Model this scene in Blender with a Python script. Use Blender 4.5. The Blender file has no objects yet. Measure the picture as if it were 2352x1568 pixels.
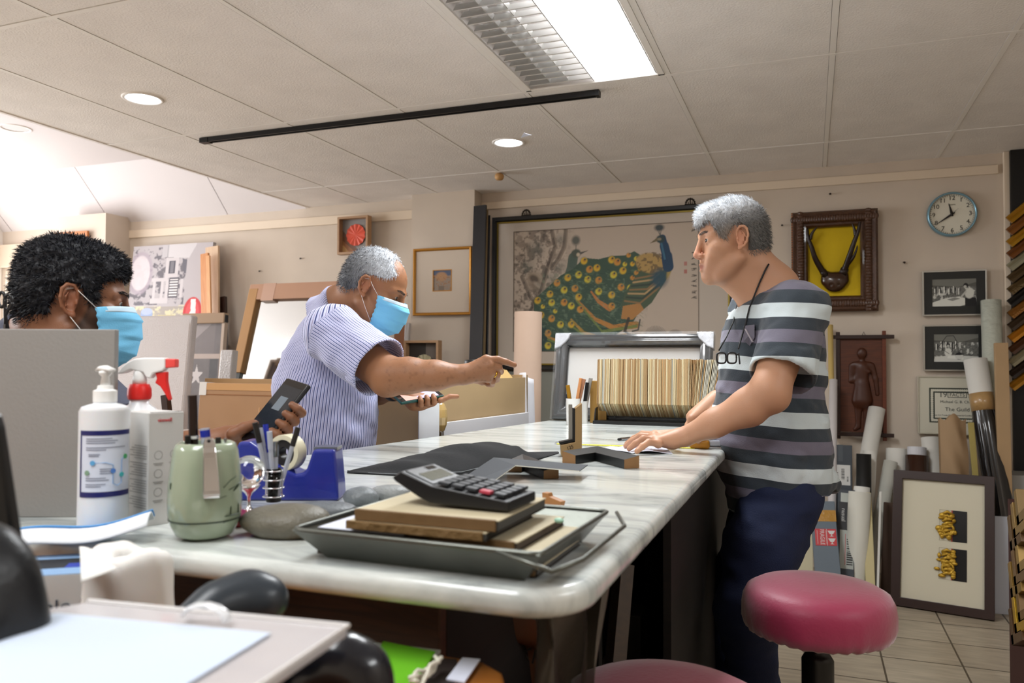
import bpy, math, random
import numpy as np
from math import sin, cos, tan, pi, radians, sqrt, atan2, floor
from mathutils import Vector, Matrix, Euler
random.seed(7)
RNG = np.random.RandomState(11)
SC = bpy.context.scene
COL = SC.collection
CAMZ = 1.20
YAW, PITCH, ROLL, FPX = radians(20.73), radians(1.54), radians(.23), 1811.0

# ---------- camera ----------
fw = Vector((-sin(YAW)*cos(PITCH), cos(YAW)*cos(PITCH), sin(PITCH)))
rt0 = Vector((cos(YAW), sin(YAW), 0)); up0 = rt0.cross(fw)
rt = rt0*cos(ROLL)+up0*sin(ROLL); up = -rt0*sin(ROLL)+up0*cos(ROLL)
CAM = Vector((0, 0, CAMZ))
cd = bpy.data.cameras.new('camera'); cam = bpy.data.objects.new('camera', cd); COL.objects.link(cam)
M = Matrix((rt, up, -fw)).transposed().to_4x4(); M.translation = CAM
cam.matrix_world = M
cd.sensor_width = 36; cd.lens = FPX*36/2352; cd.clip_start = .02; cd.clip_end = 60
cd.dof.use_dof = True; cd.dof.focus_distance = 2.1; cd.dof.aperture_fstop = 5.6
SC.camera = cam

# measured bearings of the place: where a line of sight meets a plane of the room
def ray(x, y): return fw+rt*((x-1176)/FPX)-up*((y-784)/FPX)
def atY(x, y, Y): d = ray(x, y); return CAM+d*(Y/d.y)
def atX(x, y, X): d = ray(x, y); return CAM+d*(X/d.x)
def atZ(x, y, z): d = ray(x, y); return CAM+d*((z-CAMZ)/d.z)
def atD(x, y, dd): return CAM+ray(x, y)*dd
def V(*a): return Vector(a)

# ---------- materials ----------
def lin(c):
    return tuple((u/12.92 if u <= .04045 else ((u+.055)/1.055)**2.4) for u in c)
def hexc(h):
    h = h.lstrip('#'); return lin(tuple(int(h[i:i+2], 16)/255 for i in (0, 2, 4)))
MATS = {}
def mat(name, color='#808080', rough=.6, metal=0, bump=0, bscale=60, var=0, vscale=8, attr=None, emit=None, estr=0,
        trans=0, alpha=1, ior=1.45, spec=.5, coat=0, sss=0, stretch=None, sheen=0):
    if name in MATS: return MATS[name]
    m = bpy.data.materials.new(name); m.use_nodes = True; MATS[name] = m
    nt = m.node_tree; b = nt.nodes['Principled BSDF']; L = nt.links.new
    c = hexc(color) if isinstance(color, str) else tuple(color)
    b.inputs['Base Color'].default_value = (*c, 1)
    b.inputs['Roughness'].default_value = rough; b.inputs['Metallic'].default_value = metal
    b.inputs['IOR'].default_value = ior; b.inputs['Specular IOR Level'].default_value = spec
    b.inputs['Transmission Weight'].default_value = trans; b.inputs['Alpha'].default_value = alpha
    b.inputs['Coat Weight'].default_value = coat; b.inputs['Sheen Weight'].default_value = sheen
    if sss: b.inputs['Subsurface Weight'].default_value = sss; b.inputs['Subsurface Radius'].default_value = (.012, .004, .002); b.inputs['Subsurface Scale'].default_value = .5
    tc = nt.nodes.new('ShaderNodeTexCoord'); src = tc.outputs['Object']
    if stretch:
        mp = nt.nodes.new('ShaderNodeMapping'); mp.inputs['Scale'].default_value = stretch; L(src, mp.inputs[0]); src = mp.outputs[0]
    colout = None
    if attr:
        a = nt.nodes.new('ShaderNodeAttribute'); a.attribute_name = attr; colout = a.outputs['Color']
    if var:
        n = nt.nodes.new('ShaderNodeTexNoise'); n.inputs['Scale'].default_value = vscale; n.inputs['Detail'].default_value = 6; L(src, n.inputs['Vector'])
        r = nt.nodes.new('ShaderNodeMapRange'); r.inputs[1].default_value = .3; r.inputs[2].default_value = .7; r.inputs[3].default_value = 1-var; r.inputs[4].default_value = 1+var*.6; L(n.outputs[0], r.inputs[0])
        h = nt.nodes.new('ShaderNodeVectorMath'); h.operation = 'SCALE'
        if colout: L(colout, h.inputs[0])
        else: h.inputs[0].default_value = c
        L(r.outputs[0], h.inputs['Scale']); colout = h.outputs[0]
    if colout: L(colout, b.inputs['Base Color'])
    if bump:
        n = nt.nodes.new('ShaderNodeTexNoise'); n.inputs['Scale'].default_value = bscale; n.inputs['Detail'].default_value = 5; L(src, n.inputs['Vector'])
        bp = nt.nodes.new('ShaderNodeBump'); bp.inputs['Strength'].default_value = bump; bp.inputs['Distance'].default_value = .004; L(n.outputs[0], bp.inputs['Height']); L(bp.outputs[0], b.inputs['Normal'])
    if emit:
        b.inputs['Emission Color'].default_value = (*hexc(emit), 1); b.inputs['Emission Strength'].default_value = estr
    return m
def wood(name, c1, c2, rough=.45, scale=(3, 30, 30), dist=2.5, coat=0):
    if name in MATS: return MATS[name]
    m = mat(name, c1, rough, coat=coat); nt = m.node_tree; L = nt.links.new; b = nt.nodes['Principled BSDF']
    tc = nt.nodes.new('ShaderNodeTexCoord'); mp = nt.nodes.new('ShaderNodeMapping'); mp.inputs['Scale'].default_value = scale; L(tc.outputs['Object'], mp.inputs[0])
    n = nt.nodes.new('ShaderNodeTexNoise'); n.inputs['Scale'].default_value = 1; n.inputs['Detail'].default_value = 7; n.inputs['Distortion'].default_value = dist; L(mp.outputs[0], n.inputs['Vector'])
    r = nt.nodes.new('ShaderNodeValToRGB'); r.color_ramp.elements[0].position = .35; r.color_ramp.elements[1].position = .65
    r.color_ramp.elements[0].color = (*hexc(c1), 1); r.color_ramp.elements[1].color = (*hexc(c2), 1); L(n.outputs[0], r.inputs[0]); L(r.outputs[0], b.inputs['Base Color'])
    bp = nt.nodes.new('ShaderNodeBump'); bp.inputs['Strength'].default_value = .15; bp.inputs['Distance'].default_value = .002; L(n.outputs[0], bp.inputs['Height']); L(bp.outputs[0], b.inputs['Normal'])
    return m

# ---------- meshes ----------
class MB:
    """collects faces of one mesh"""
    def __init__(s): s.v = []; s.f = []; s.mi = []; s.cur = 0
    def add(s, vs, fs):
        o = len(s.v); s.v += [tuple(p) for p in vs]
        for f in fs: s.f.append([i+o for i in f]); s.mi.append(s.cur)
        return s
    def box(s, c, d, R=None):
        x, y, z = d[0]/2, d[1]/2, d[2]/2
        P = [Vector(p) for p in ((-x,-y,-z),(x,-y,-z),(x,y,-z),(-x,y,-z),(-x,-y,z),(x,-y,z),(x,y,z),(-x,y,z))]
        if R is not None: P = [R @ p for p in P]
        c = Vector(c); return s.add([p+c for p in P], [(3,2,1,0),(4,5,6,7),(0,1,5,4),(1,2,6,5),(2,3,7,6),(3,0,4,7)])
    def bb(s, lo, hi): return s.box([(a+b)/2 for a, b in zip(lo, hi)], [b-a for a, b in zip(lo, hi)])
    def prism(s, pts, z0, z1, T=None):
        n = len(pts); vs = [Vector((p[0], p[1], z0)) for p in pts]+[Vector((p[0], p[1], z1)) for p in pts]
        if T is not None: vs = [T @ v for v in vs]
        return s.add(vs, [list(range(n))[::-1], list(range(n, 2*n))]+[(i, (i+1) % n, n+(i+1) % n, n+i) for i in range(n)])
    def lathe(s, prof, n=24, c=(0, 0, 0), T=None, cap=True):
        vs = []; fs = []
        for r, z in prof:
            for i in range(n):
                a = 2*pi*i/n; vs.append(Vector((r*cos(a), r*sin(a), z)))
        for j in range(len(prof)-1):
            for i in range(n): fs.append((j*n+i, j*n+(i+1) % n, (j+1)*n+(i+1) % n, (j+1)*n+i))
        if cap: fs.append(list(range(n))[::-1]); fs.append([(len(prof)-1)*n+i for i in range(n)])
        if T is not None: vs = [T @ v for v in vs]
        c = Vector(c); return s.add([v+c for v in vs], fs)
    def tube(s, path, r, n=8, cap=True, flat=1.0):
        P = [Vector(p) for p in path]; m = len(P)
        rr = r if isinstance(r, (list, tuple)) else [r]*m
        vs = []; fs = []; prev = None
        for i in range(m):
            t = (P[min(i+1, m-1)]-P[max(i-1, 0)]).normalized()
            if prev is None:
                a = Vector((0, 0, 1)) if abs(t.z) < .9 else Vector((1, 0, 0)); u = t.cross(a).normalized()
            else: u = (prev-t*prev.dot(t)).normalized()
            prev = u; w = t.cross(u)
            for k in range(n):
                an = 2*pi*k/n; vs.append(P[i]+u*cos(an)*rr[i]+w*sin(an)*rr[i]*flat)
        for j in range(m-1):
            for k in range(n): fs.append((j*n+k, j*n+(k+1) % n, (j+1)*n+(k+1) % n, (j+1)*n+k))
        if cap: fs.append(list(range(n))[::-1]); fs.append([(m-1)*n+k for k in range(n)])
        return s.add(vs, fs)
    def cyl(s, a, b, r, r2=None, n=16): return s.tube([a, b], [r, r if r2 is None else r2], n)
    def ball(s, c, r, n=16, m=10):
        r = (r, r, r) if not isinstance(r, (tuple, list)) else r
        vs = []; fs = []
        for j in range(m+1):
            t = pi*j/m
            for i in range(n): vs.append(Vector((c[0]+r[0]*sin(t)*cos(2*pi*i/n), c[1]+r[1]*sin(t)*sin(2*pi*i/n), c[2]-r[2]*cos(t))))
        for j in range(m):
            for i in range(n): fs.append((j*n+i, j*n+(i+1) % n, (j+1)*n+(i+1) % n, (j+1)*n+i))
        return s.add(vs, fs)
    def grid(s, fn, nu, nv, thick=0):
        vs = [Vector(fn(i/(nu-1), j/(nv-1))) for j in range(nv) for i in range(nu)]
        return s.add(vs, [(j*nu+i, j*nu+i+1, (j+1)*nu+i+1, (j+1)*nu+i) for j in range(nv-1) for i in range(nu-1)])
    def sheet(s, P, axis, t):
        """sweep an open section P (2D list) as a strip; unused helper kept small"""
        return s
MW = {}
def mw(o): return MW.get(o.name, Matrix.Identity(4))
def link(name, data, parent=None, T=None):
    """world transform T; parented to the thing"""
    o = bpy.data.objects.new(name, data); COL.objects.link(o)
    T = T or Matrix.Identity(4); MW[o.name] = T
    if parent is not None:
        o.parent = parent; o.matrix_local = mw(parent).inverted() @ T
    else: o.matrix_world = T
    return o
def mesh_obj(name, me, parent=None, T=None): return link(name, me, parent, T)
def tag(o, label=None, cat=None, group=None, kind=None):
    for k, v in (('label', label), ('category', cat), ('group', group), ('kind', kind)):
        if v: o[k] = v
    return o
def thing(name, label, cat, loc=(0, 0, 0), rz=0, group=None, T=None):
    if T is None: T = Matrix.Translation(Vector(loc)) @ Matrix.Rotation(rz, 4, 'Z')
    o = link(name, None, None, T); o.empty_display_size = .05
    return tag(o, label, cat, group)
def obj(name, mb, material, parent=None, smooth=False, bevel=0, seg=2, world=False, T=None, sub=0, solid=0, label=None, smooth_angle=None):
    """verts are local to the parent thing, or in room coordinates when world=True"""
    me = bpy.data.meshes.new(name)
    vs = mb.v
    if parent is not None: BT = mw(parent)
    else: BT = T or Matrix.Identity(4)
    if parent is not None and T is not None: BT = BT @ T
    if world:
        I = BT.inverted(); vs = [tuple(I @ Vector(v)) for v in vs]
    if parent is None and T is None and not world and len(vs):
        # give a lone mesh its origin at its own base
        c = Vector((sum(v[0] for v in vs)/len(vs), sum(v[1] for v in vs)/len(vs), min(v[2] for v in vs)))
        BT = Matrix.Translation(c); vs = [(v[0]-c.x, v[1]-c.y, v[2]-c.z) for v in vs]
    me.from_pydata([tuple(v) for v in vs], [], mb.f)
    ms = material if isinstance(material, (list, tuple)) else [material]
    for m in ms: me.materials.append(m)
    if len(ms) > 1: me.polygons.foreach_set('material_index', mb.mi)
    if smooth: me.polygons.foreach_set('use_smooth', [True]*len(me.polygons))
    me.validate(); me.update()
    o = link(name, me, parent, BT)
    if bevel:
        b = o.modifiers.new('bevel', 'BEVEL'); b.width = bevel; b.segments = seg; b.limit_method = 'ANGLE'; b.angle_limit = radians(40)
    if solid: q = o.modifiers.new('solid', 'SOLIDIFY'); q.thickness = solid
    if sub: q = o.modifiers.new('sub', 'SUBSURF'); q.levels = sub; q.render_levels = sub
    if smooth and bevel: 
        for p in me.polygons: p.use_smooth = True
        w = o.modifiers.new('wn', 'WEIGHTED_NORMAL')
    if label: o['label'] = label
    return o
def solo(name, mb, material, label, cat, group=None, **k): return tag(obj(name, mb, material, **k), label, cat, group)
def struct(name, mb, material, **k): return tag(obj(name, mb, material, **k), kind='structure')
def text(name, s, size, material, parent, T, font=None, align='CENTER', ext=.0004, width=None):
    """lettering as a mesh lying in the XY plane of the local transform T"""
    cu = bpy.data.curves.new(name+'_c', 'FONT'); cu.body = s; cu.size = size; cu.align_x = align; cu.align_y = 'CENTER'; cu.extrude = ext; cu.resolution_u = 3
    t = bpy.data.objects.new('tmp', cu); COL.objects.link(t)
    dg = bpy.context.evaluated_depsgraph_get(); me = bpy.data.meshes.new_from_object(t.evaluated_get(dg)); 
    bpy.data.objects.remove(t); bpy.data.curves.remove(cu)
    if width and len(me.vertices):
        xs = [v.co.x for v in me.vertices]; w = max(xs)-min(xs)
        if w > 0:
            for v in me.vertices: v.co.x *= width/w
    me.materials.clear(); me.materials.append(material)
    return link(name, me, parent, (mw(parent) if parent else Matrix.Identity(4)) @ T)
def basis(O, ex, ey, ez=None):
    ex = Vector(ex).normalized(); ey = Vector(ey); ey = (ey-ex*ey.dot(ex)).normalized(); ez = ex.cross(ey)
    T = Matrix((ex, ey, ez)).transposed().to_4x4(); T.translation = Vector(O); return T

# ---------- painted sheets (own colours of pictures, prints, labels) ----------
class Ras:
    def __init__(s, w, h, bg='#ffffff'):
        s.w, s.h = w, h; s.a = np.zeros((h, w, 3), np.float32); s.a[:] = hexc(bg)
        s.Y, s.X = np.mgrid[0:h, 0:w].astype(np.float32); s.X = (s.X+.5)/w; s.Y = 1-(s.Y+.5)/h; s.asp = w/h
    def put(s, m, col, al=1):
        c = np.array(hexc(col) if isinstance(col, str) else col, np.float32); m = np.clip(m, 0, 1)[..., None]*al; s.a = s.a*(1-m)+c*m
    def ell(s, cx, cy, rx, ry, col, ang=0, al=1, soft=.15):
        X = (s.X-cx)*s.asp; Y = s.Y-cy; c, n = cos(ang), sin(ang); u = (X*c+Y*n)/(rx*s.asp); v = (-X*n+Y*c)/ry
        s.put((1-np.sqrt(u*u+v*v))/soft, col, al)
    def rect(s, x0, y0, x1, y1, col, al=1): s.put(((s.X >= x0) & (s.X <= x1) & (s.Y >= y0) & (s.Y <= y1)).astype(np.float32), col, al)
    def poly(s, P, col, al=1):
        ins = np.zeros(s.X.shape, bool); n = len(P)
        for i in range(n):
            x0, y0 = P[i]; x1, y1 = P[(i+1) % n]
            if y0 == y1: continue
            c = ((s.Y > min(y0, y1)) & (s.Y <= max(y0, y1)) & (s.X < x0+(s.Y-y0)*(x1-x0)/(y1-y0))); ins ^= c
        s.put(ins.astype(np.float32), col, al)
    def line(s, P, w, col, al=1, w2=None):
        m = np.zeros(s.X.shape, np.float32); n = len(P)
        for i in range(n-1):
            a, b = P[i], P[i+1]; ww = w if w2 is None else w+(w2-w)*i/(n-1)
            ax, ay = a[0]*s.asp, a[1]; dx, dy = (b[0]-a[0])*s.asp, b[1]-a[1]; q = dx*dx+dy*dy+1e-12
            t = np.clip(((s.X*s.asp-ax)*dx+(s.Y-ay)*dy)/q, 0, 1); d = np.sqrt((s.X*s.asp-ax-t*dx)**2+(s.Y-ay-t*dy)**2)
            m = np.maximum(m, np.clip((ww-d)*s.h+.5, 0, 1))
        s.put(m, col, al)
    def noise(s, sc, seed=0, oct=4):
        r = np.random.RandomState(seed); o = np.zeros(s.X.shape, np.float32); am = 1; tot = 0
        for k in range(oct):
            nx, ny = max(2, int(sc*s.asp*2**k))+2, max(2, int(sc*2**k))+2; g = r.rand(ny, nx).astype(np.float32)
            fx = s.X*(nx-2); fy = s.Y*(ny-2); ix = fx.astype(int); iy = fy.astype(int); u = fx-ix; v = fy-iy; u = u*u*(3-2*u); v = v*v*(3-2*v)
            o += am*(g[iy, ix]*(1-u)*(1-v)+g[iy, ix+1]*u*(1-v)+g[iy+1, ix]*(1-u)*v+g[iy+1, ix+1]*u*v); tot += am; am *= .55
        return o/tot
    def mesh(s, name, W, H, parent, T, rough=.6, coat=0):
        """flat coloured sheet in the XY plane, origin at its lower left"""
        xs = np.linspace(0, W, s.w); ys = np.linspace(H, 0, s.h); X, Y = np.meshgrid(xs, ys)
        v = np.stack([X, Y, X*0], -1).reshape(-1, 3).astype(np.float32)
        idx = np.arange(s.w*s.h).reshape(s.h, s.w); f = np.stack([idx[1:, :-1], idx[1:, 1:], idx[:-1, 1:], idx[:-1, :-1]], -1).reshape(-1, 4)
        me = np_mesh(name, v, f, False); set_col(me, s.a.reshape(-1, 3))
        me.materials.append(mat('print_%d_%d' % (int(rough*100), int(coat*100)), rough=rough, coat=coat, attr='Col'))
        return link(name, me, parent, (mw(parent) if parent else Matrix.Identity(4)) @ T)
def np_mesh(name, v, f, smooth=True):
    me = bpy.data.meshes.new(name); nf, k = f.shape
    me.vertices.add(len(v)); me.vertices.foreach_set('co', np.ascontiguousarray(v, np.float32).ravel())
    me.loops.add(nf*k); me.loops.foreach_set('vertex_index', np.ascontiguousarray(f, np.int32).ravel())
    me.polygons.add(nf); me.polygons.foreach_set('loop_start', np.arange(0, nf*k, k, dtype=np.int32))
    me.update(calc_edges=True)
    if smooth: me.polygons.foreach_set('use_smooth', np.ones(nf, bool))
    return me
def set_col(me, c, name='Col'):
    a = me.attributes.new(name, 'FLOAT_COLOR', 'POINT'); c4 = np.ones((len(c), 4), np.float32); c4[:, :3] = c; a.data.foreach_set('color', c4.ravel())

# ---------- implicit bodies ----------
def smin(a, b, k):
    if k <= 0: return np.minimum(a, b)
    h = np.clip(.5+.5*(b-a)/k, 0, 1); return b*(1-h)+a*h-k*h*(1-h)
class Field:
    def __init__(s, lo, hi, h):
        s.lo = np.array(lo, float); s.h = h; s.n = np.ceil((np.array(hi)-s.lo)/h).astype(int)+1
        s.a = np.full(s.n, 1.0, np.float32); s.T = Matrix.Identity(4)
    def _loc(s, lo, hi, m):
        C = [s.T @ Vector((x, y, z)) for x in (lo[0], hi[0]) for y in (lo[1], hi[1]) for z in (lo[2], hi[2])]
        a = np.array([[c[i] for c in C] for i in range(3)]); w0 = a.min(1)-m; w1 = a.max(1)+m
        i0 = np.clip(np.floor((w0-s.lo)/s.h).astype(int), 0, s.n); i1 = np.clip(np.ceil((w1-s.lo)/s.h).astype(int)+1, 0, s.n)
        if (i1 <= i0).any(): return None
        g = np.meshgrid(*[s.lo[i]+np.arange(i0[i], i1[i])*s.h for i in range(3)], indexing='ij')
        I = np.array(s.T.inverted()); P = [I[r][0]*g[0]+I[r][1]*g[1]+I[r][2]*g[2]+I[r][3] for r in range(3)]
        return tuple(slice(i0[i], i1[i]) for i in range(3)), [p.astype(np.float32) for p in P]
    def op(s, fn, lo, hi, k=.01, sub=False):
        q = s._loc(lo, hi, k+3.5*s.h)
        if q is None: return s
        sl, P = q; d = fn(*P); a = s.a[sl]
        s.a[sl] = -smin(-a, d, k) if sub else smin(a, d, k)
        return s
    def ell(s, c, r, k=.01, sub=False, R=None):
        r = (r, r, r) if not isinstance(r, (tuple, list)) else r
        def fn(x, y, z):
            x, y, z = x-c[0], y-c[1], z-c[2]
            if R is not None:
                m = R.inverted(); x, y, z = [m[i][0]*x+m[i][1]*y+m[i][2]*z for i in range(3)]
            k0 = np.sqrt((x/r[0])**2+(y/r[1])**2+(z/r[2])**2); k1 = np.sqrt((x/r[0]**2)**2+(y/r[1]**2)**2+(z/r[2]**2)**2)+1e-9
            return np.where(k0 < .02, -min(r), k0*(k0-1)/k1)
        q = max(r) if R is not None else 0
        e = [q or r[i] for i in range(3)]
        return s.op(fn, [c[i]-e[i] for i in range(3)], [c[i]+e[i] for i in range(3)], k, sub)
    def cap(s, a, b, ra, rb=None, k=.01, sub=False, sq=1.0, ax=None):
        """tapered capsule; sq<1 flattens it along direction ax"""
        rb = ra if rb is None else rb; a = Vector(a); b = Vector(b); d = b-a; L2 = max(d.length_squared, 1e-12)
        A = None if ax is None else Vector(ax).normalized()
        def fn(x, y, z):
            px, py, pz = x-a[0], y-a[1], z-a[2]; t = np.clip((px*d[0]+py*d[1]+pz*d[2])/L2, 0, 1)
            qx, qy, qz = px-t*d[0], py-t*d[1], pz-t*d[2]; r = ra+(rb-ra)*t
            if A is not None:
                w = qx*A[0]+qy*A[1]+qz*A[2]; e = np.sqrt(np.maximum(qx*qx+qy*qy+qz*qz-w*w, 0)+(w/sq)**2); return (e-r)*(sq if sq < 1 else 1)
            return np.sqrt(qx*qx+qy*qy+qz*qz)-r
        m = max(ra, rb)*max(1, sq)
        return s.op(fn, [min(a[i], b[i])-m for i in range(3)], [max(a[i], b[i])+m for i in range(3)], k, sub)
    def chain(s, pts, k=.01, sq=1.0, ax=None):
        for (a, ra), (b, rb) in zip(pts[:-1], pts[1:]): s.cap(a, b, ra, rb, k, False, sq, ax)
        return s
    def box(s, c, d, rd=.004, k=.005, sub=False, R=None):
        def fn(x, y, z):
            x, y, z = x-c[0], y-c[1], z-c[2]
            if R is not None:
                m = R.inverted(); x, y, z = [m[i][0]*x+m[i][1]*y+m[i][2]*z for i in range(3)]
            q = [np.abs(x)-d[0]+rd, np.abs(y)-d[1]+rd, np.abs(z)-d[2]+rd]
            return np.sqrt(sum(np.maximum(t, 0)**2 for t in q))+np.minimum(np.maximum(q[0], np.maximum(q[1], q[2])), 0)-rd
        e = max(d) * 1.8 if R is not None else 0; ee = [e or d[i] for i in range(3)]
        return s.op(fn, [c[i]-ee[i] for i in range(3)], [c[i]+ee[i] for i in range(3)], k, sub)
    def coords(s):
        return np.meshgrid(*[(s.lo[i]+np.arange(s.n[i])*s.h).astype(np.float32) for i in range(3)], indexing='ij')
    def cut(s, P, N, k=0):
        """remove everything on the side N points to"""
        X, Y, Z = s.coords(); N = Vector(N).normalized(); d = (X-P[0])*N[0]+(Y-P[1])*N[1]+(Z-P[2])*N[2]
        s.a = -smin(-s.a, -d, k) if k else np.maximum(s.a, d); return s
    def surf(s):
        a = s.a; ins = a < 0; n = a.shape
        c = np.zeros(tuple(m-1 for m in n), np.int8)
        for dx in (0, 1):
            for dy in (0, 1):
                for dz in (0, 1): c += ins[dx:n[0]-1+dx, dy:n[1]-1+dy, dz:n[2]-1+dz]
        act = (c > 0) & (c < 8); I = np.argwhere(act); idx = np.full(c.shape, -1, np.int64); idx[act] = np.arange(len(I))
        acc = np.zeros((len(I), 3)); cnt = np.zeros(len(I))
        cs = [(x, y, z) for x in (0, 1) for y in (0, 1) for z in (0, 1)]
        for p in cs:
            for ax in range(3):
                if p[ax]: continue
                q = list(p); q[ax] = 1
                va = a[I[:, 0]+p[0], I[:, 1]+p[1], I[:, 2]+p[2]]; vb = a[I[:, 0]+q[0], I[:, 1]+q[1], I[:, 2]+q[2]]
                m = (va < 0) != (vb < 0); t = np.where(m, va/np.where(m, va-vb, 1), 0)
                w = np.array(p, float)[None]+np.zeros((len(I), 3)); w[:, ax] += t
                acc += w*m[:, None]; cnt += m
        v = s.lo+(I+acc/np.maximum(cnt, 1)[:, None])*s.h
        F = []
        for ax in range(3):
            o = [(1, 2), (2, 0), (0, 1)][ax]
            sl0 = [slice(1, -1)]*3; sl0[ax] = slice(0, -1); sl1 = [slice(1, -1)]*3; sl1[ax] = slice(1, None)
            A = ins[tuple(sl0)]; B = ins[tuple(sl1)]; ch = np.argwhere(A != B)
            if not len(ch): continue
            base = ch.copy(); base[:, o[0]] += 1; base[:, o[1]] += 1
            flip = A[tuple(ch.T)]
            def g(d0, d1):
                b = base.copy(); b[:, o[0]] -= d0; b[:, o[1]] -= d1; return idx[tuple(b.T)]
            q = np.stack([g(1, 1), g(0, 1), g(0, 0), g(1, 0)], 1); q[~flip] = q[~flip][:, ::-1]; F.append(q)
        return v, np.concatenate(F)
def relax(v, f, it=2, lam=.5):
    E = np.concatenate([f[:, [0, 1]], f[:, [1, 2]], f[:, [2, 3]], f[:, [3, 0]]]); n = len(v)
    for _ in range(it):
        deg = np.zeros(n); np.add.at(deg, E[:, 0], 1); np.add.at(deg, E[:, 1], 1)
        s = np.zeros((n, 3))
        for i in range(3): s[:, i] = np.bincount(E[:, 0], v[E[:, 1], i], n)+np.bincount(E[:, 1], v[E[:, 0], i], n)
        v = v*(1-lam)+lam*s/np.maximum(deg, 1)[:, None]
    return v
def vnorm(v, f):
    a = v[f[:, 2]]-v[f[:, 0]]; b = v[f[:, 3]]-v[f[:, 1]]; n = np.cross(a, b); N = np.zeros_like(v)
    for i in range(4): 
        for j in range(3): N[:, j] += np.bincount(f[:, i], n[:, j], len(v))
    return N/(np.linalg.norm(N, axis=1)[:, None]+1e-12)
def vnoise(P, sc, seed=0):
    """smooth 3D value noise of points, 0..1"""
    r = np.random.RandomState(seed); G = r.rand(32, 32, 32); q = P*sc; i = np.floor(q).astype(int); f = q-i; f = f*f*(3-2*f); i %= 32; j = (i+1) % 32
    o = 0
    for a in (0, 1):
        for b in (0, 1):
            for c in (0, 1):
                w = (f[:, 0] if a else 1-f[:, 0])*(f[:, 1] if b else 1-f[:, 1])*(f[:, 2] if c else 1-f[:, 2])
                o = o+w*G[(j if a else i)[:, 0], (j if b else i)[:, 1], (j if c else i)[:, 2]]
    return o
def body_obj(name, v, f, material, parent, col=None):
    I = np.array(mw(parent).inverted()); vl = v@I[:3, :3].T+I[:3, 3]
    me = np_mesh(name, vl, f); me.materials.append(material)
    if col is not None: set_col(me, col)
    return link(name, me, parent, mw(parent))
# ================= the room =================
H = 2.375; HR = 2.76; WY = 5.03; XE = -3.56; XL = -6.85; XR = 2.6; YF = -1.6
m_wall = mat('cream_wall', '#cfc1b1', .75, bump=.15, bscale=25, var=.06, vscale=3)
m_ceil = mat('ceiling_board', '#f8f3ef', .85, bump=.5, bscale=130, var=.05, vscale=5)
m_bar = mat('ceiling_bar', '#f8f4ef', .6)
m_white = mat('white_paint', '#f4efeb', .7)
m_dark = mat('dark_void', '#15120f', .9)
m_trim = mat('cream_trim', '#e0cfb9', .6, bump=.1, bscale=30)
# floor: tiles of about 31 cm with grout
mf = mat('floor_tile', '#b8a27f', .35); nt = mf.node_tree; b = nt.nodes['Principled BSDF']; L = nt.links.new
tc = nt.nodes.new('ShaderNodeTexCoord'); mp = nt.nodes.new('ShaderNodeMapping'); mp.inputs['Location'].default_value = (.03, .0, 0); L(tc.outputs['Object'], mp.inputs[0])
br = nt.nodes.new('ShaderNodeTexBrick'); br.offset = 0; br.inputs['Scale'].default_value = 1; br.inputs['Brick Width'].default_value = .2955; br.inputs['Row Height'].default_value = .277
br.inputs['Mortar Size'].default_value = .004; br.inputs['Color1'].default_value = (*hexc('#a39580'), 1); br.inputs['Color2'].default_value = (*hexc('#ada08b'), 1); br.inputs['Mortar'].default_value = (*hexc('#4d4233'), 1); L(mp.outputs[0], br.inputs['Vector'])
mp2 = nt.nodes.new('ShaderNodeMapping'); mp2.inputs['Scale'].default_value = (6, 40, 6); L(tc.outputs['Object'], mp2.inputs[0])
n = nt.nodes.new('ShaderNodeTexNoise'); n.inputs['Scale'].default_value = 1; n.inputs['Detail'].default_value = 8; L(mp2.outputs[0], n.inputs['Vector'])
mr = nt.nodes.new('ShaderNodeMapRange'); mr.inputs[1].default_value = .3; mr.inputs[2].default_value = .7; mr.inputs[3].default_value = .75; mr.inputs[4].default_value = 1.1; L(n.outputs[0], mr.inputs[0])
sc_ = nt.nodes.new('ShaderNodeVectorMath'); sc_.operation = 'SCALE'; L(br.outputs['Color'], sc_.inputs[0]); L(mr.outputs[0], sc_.inputs['Scale']); L(sc_.outputs[0], b.inputs['Base Color'])
fl = MB().bb((XL-.2, YF-.2, -.1), (XR+.2, WY+.2, 0)); o = struct('floor', fl, mf, T=Matrix.Identity(4))
# walls
struct('wall_back', MB().bb((-6.15, WY, 0), (XR+.2, WY+.15, HR)), m_wall, T=Matrix.Identity(4))
w = MB(); w.bb((XL-.15, WY, 0), (-6.15, WY+.15, 1.25)); w.bb((XL-.15, WY, 2.02), (-6.15, WY+.15, HR)); w.bb((XL-.15, WY, 1.25), (-6.8, WY+.15, 2.02))
struct('wall_window_side', w, m_wall, T=Matrix.Identity(4))
w = MB(); wy0, wy1, wz0, wz1 = .6, 4.4, .8, 2.5
w.bb((XL-.15, YF, 0), (XL, WY, wz0)); w.bb((XL-.15, YF, wz1), (XL, WY, HR)); w.bb((XL-.15, YF, wz0), (XL, wy0, wz1)); w.bb((XL-.15, wy1, wz0), (XL, WY, wz1))
struct('wall_left', w, m_white, T=Matrix.Identity(4))
struct('wall_right', MB().bb((XR, YF, 0), (XR+.15, WY, HR)), m_wall, T=Matrix.Identity(4))
struct('wall_front', MB().bb((XL-.15, YF-.15, 0), (XR+.15, YF, HR)), m_wall, T=Matrix.Identity(4))
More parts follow.
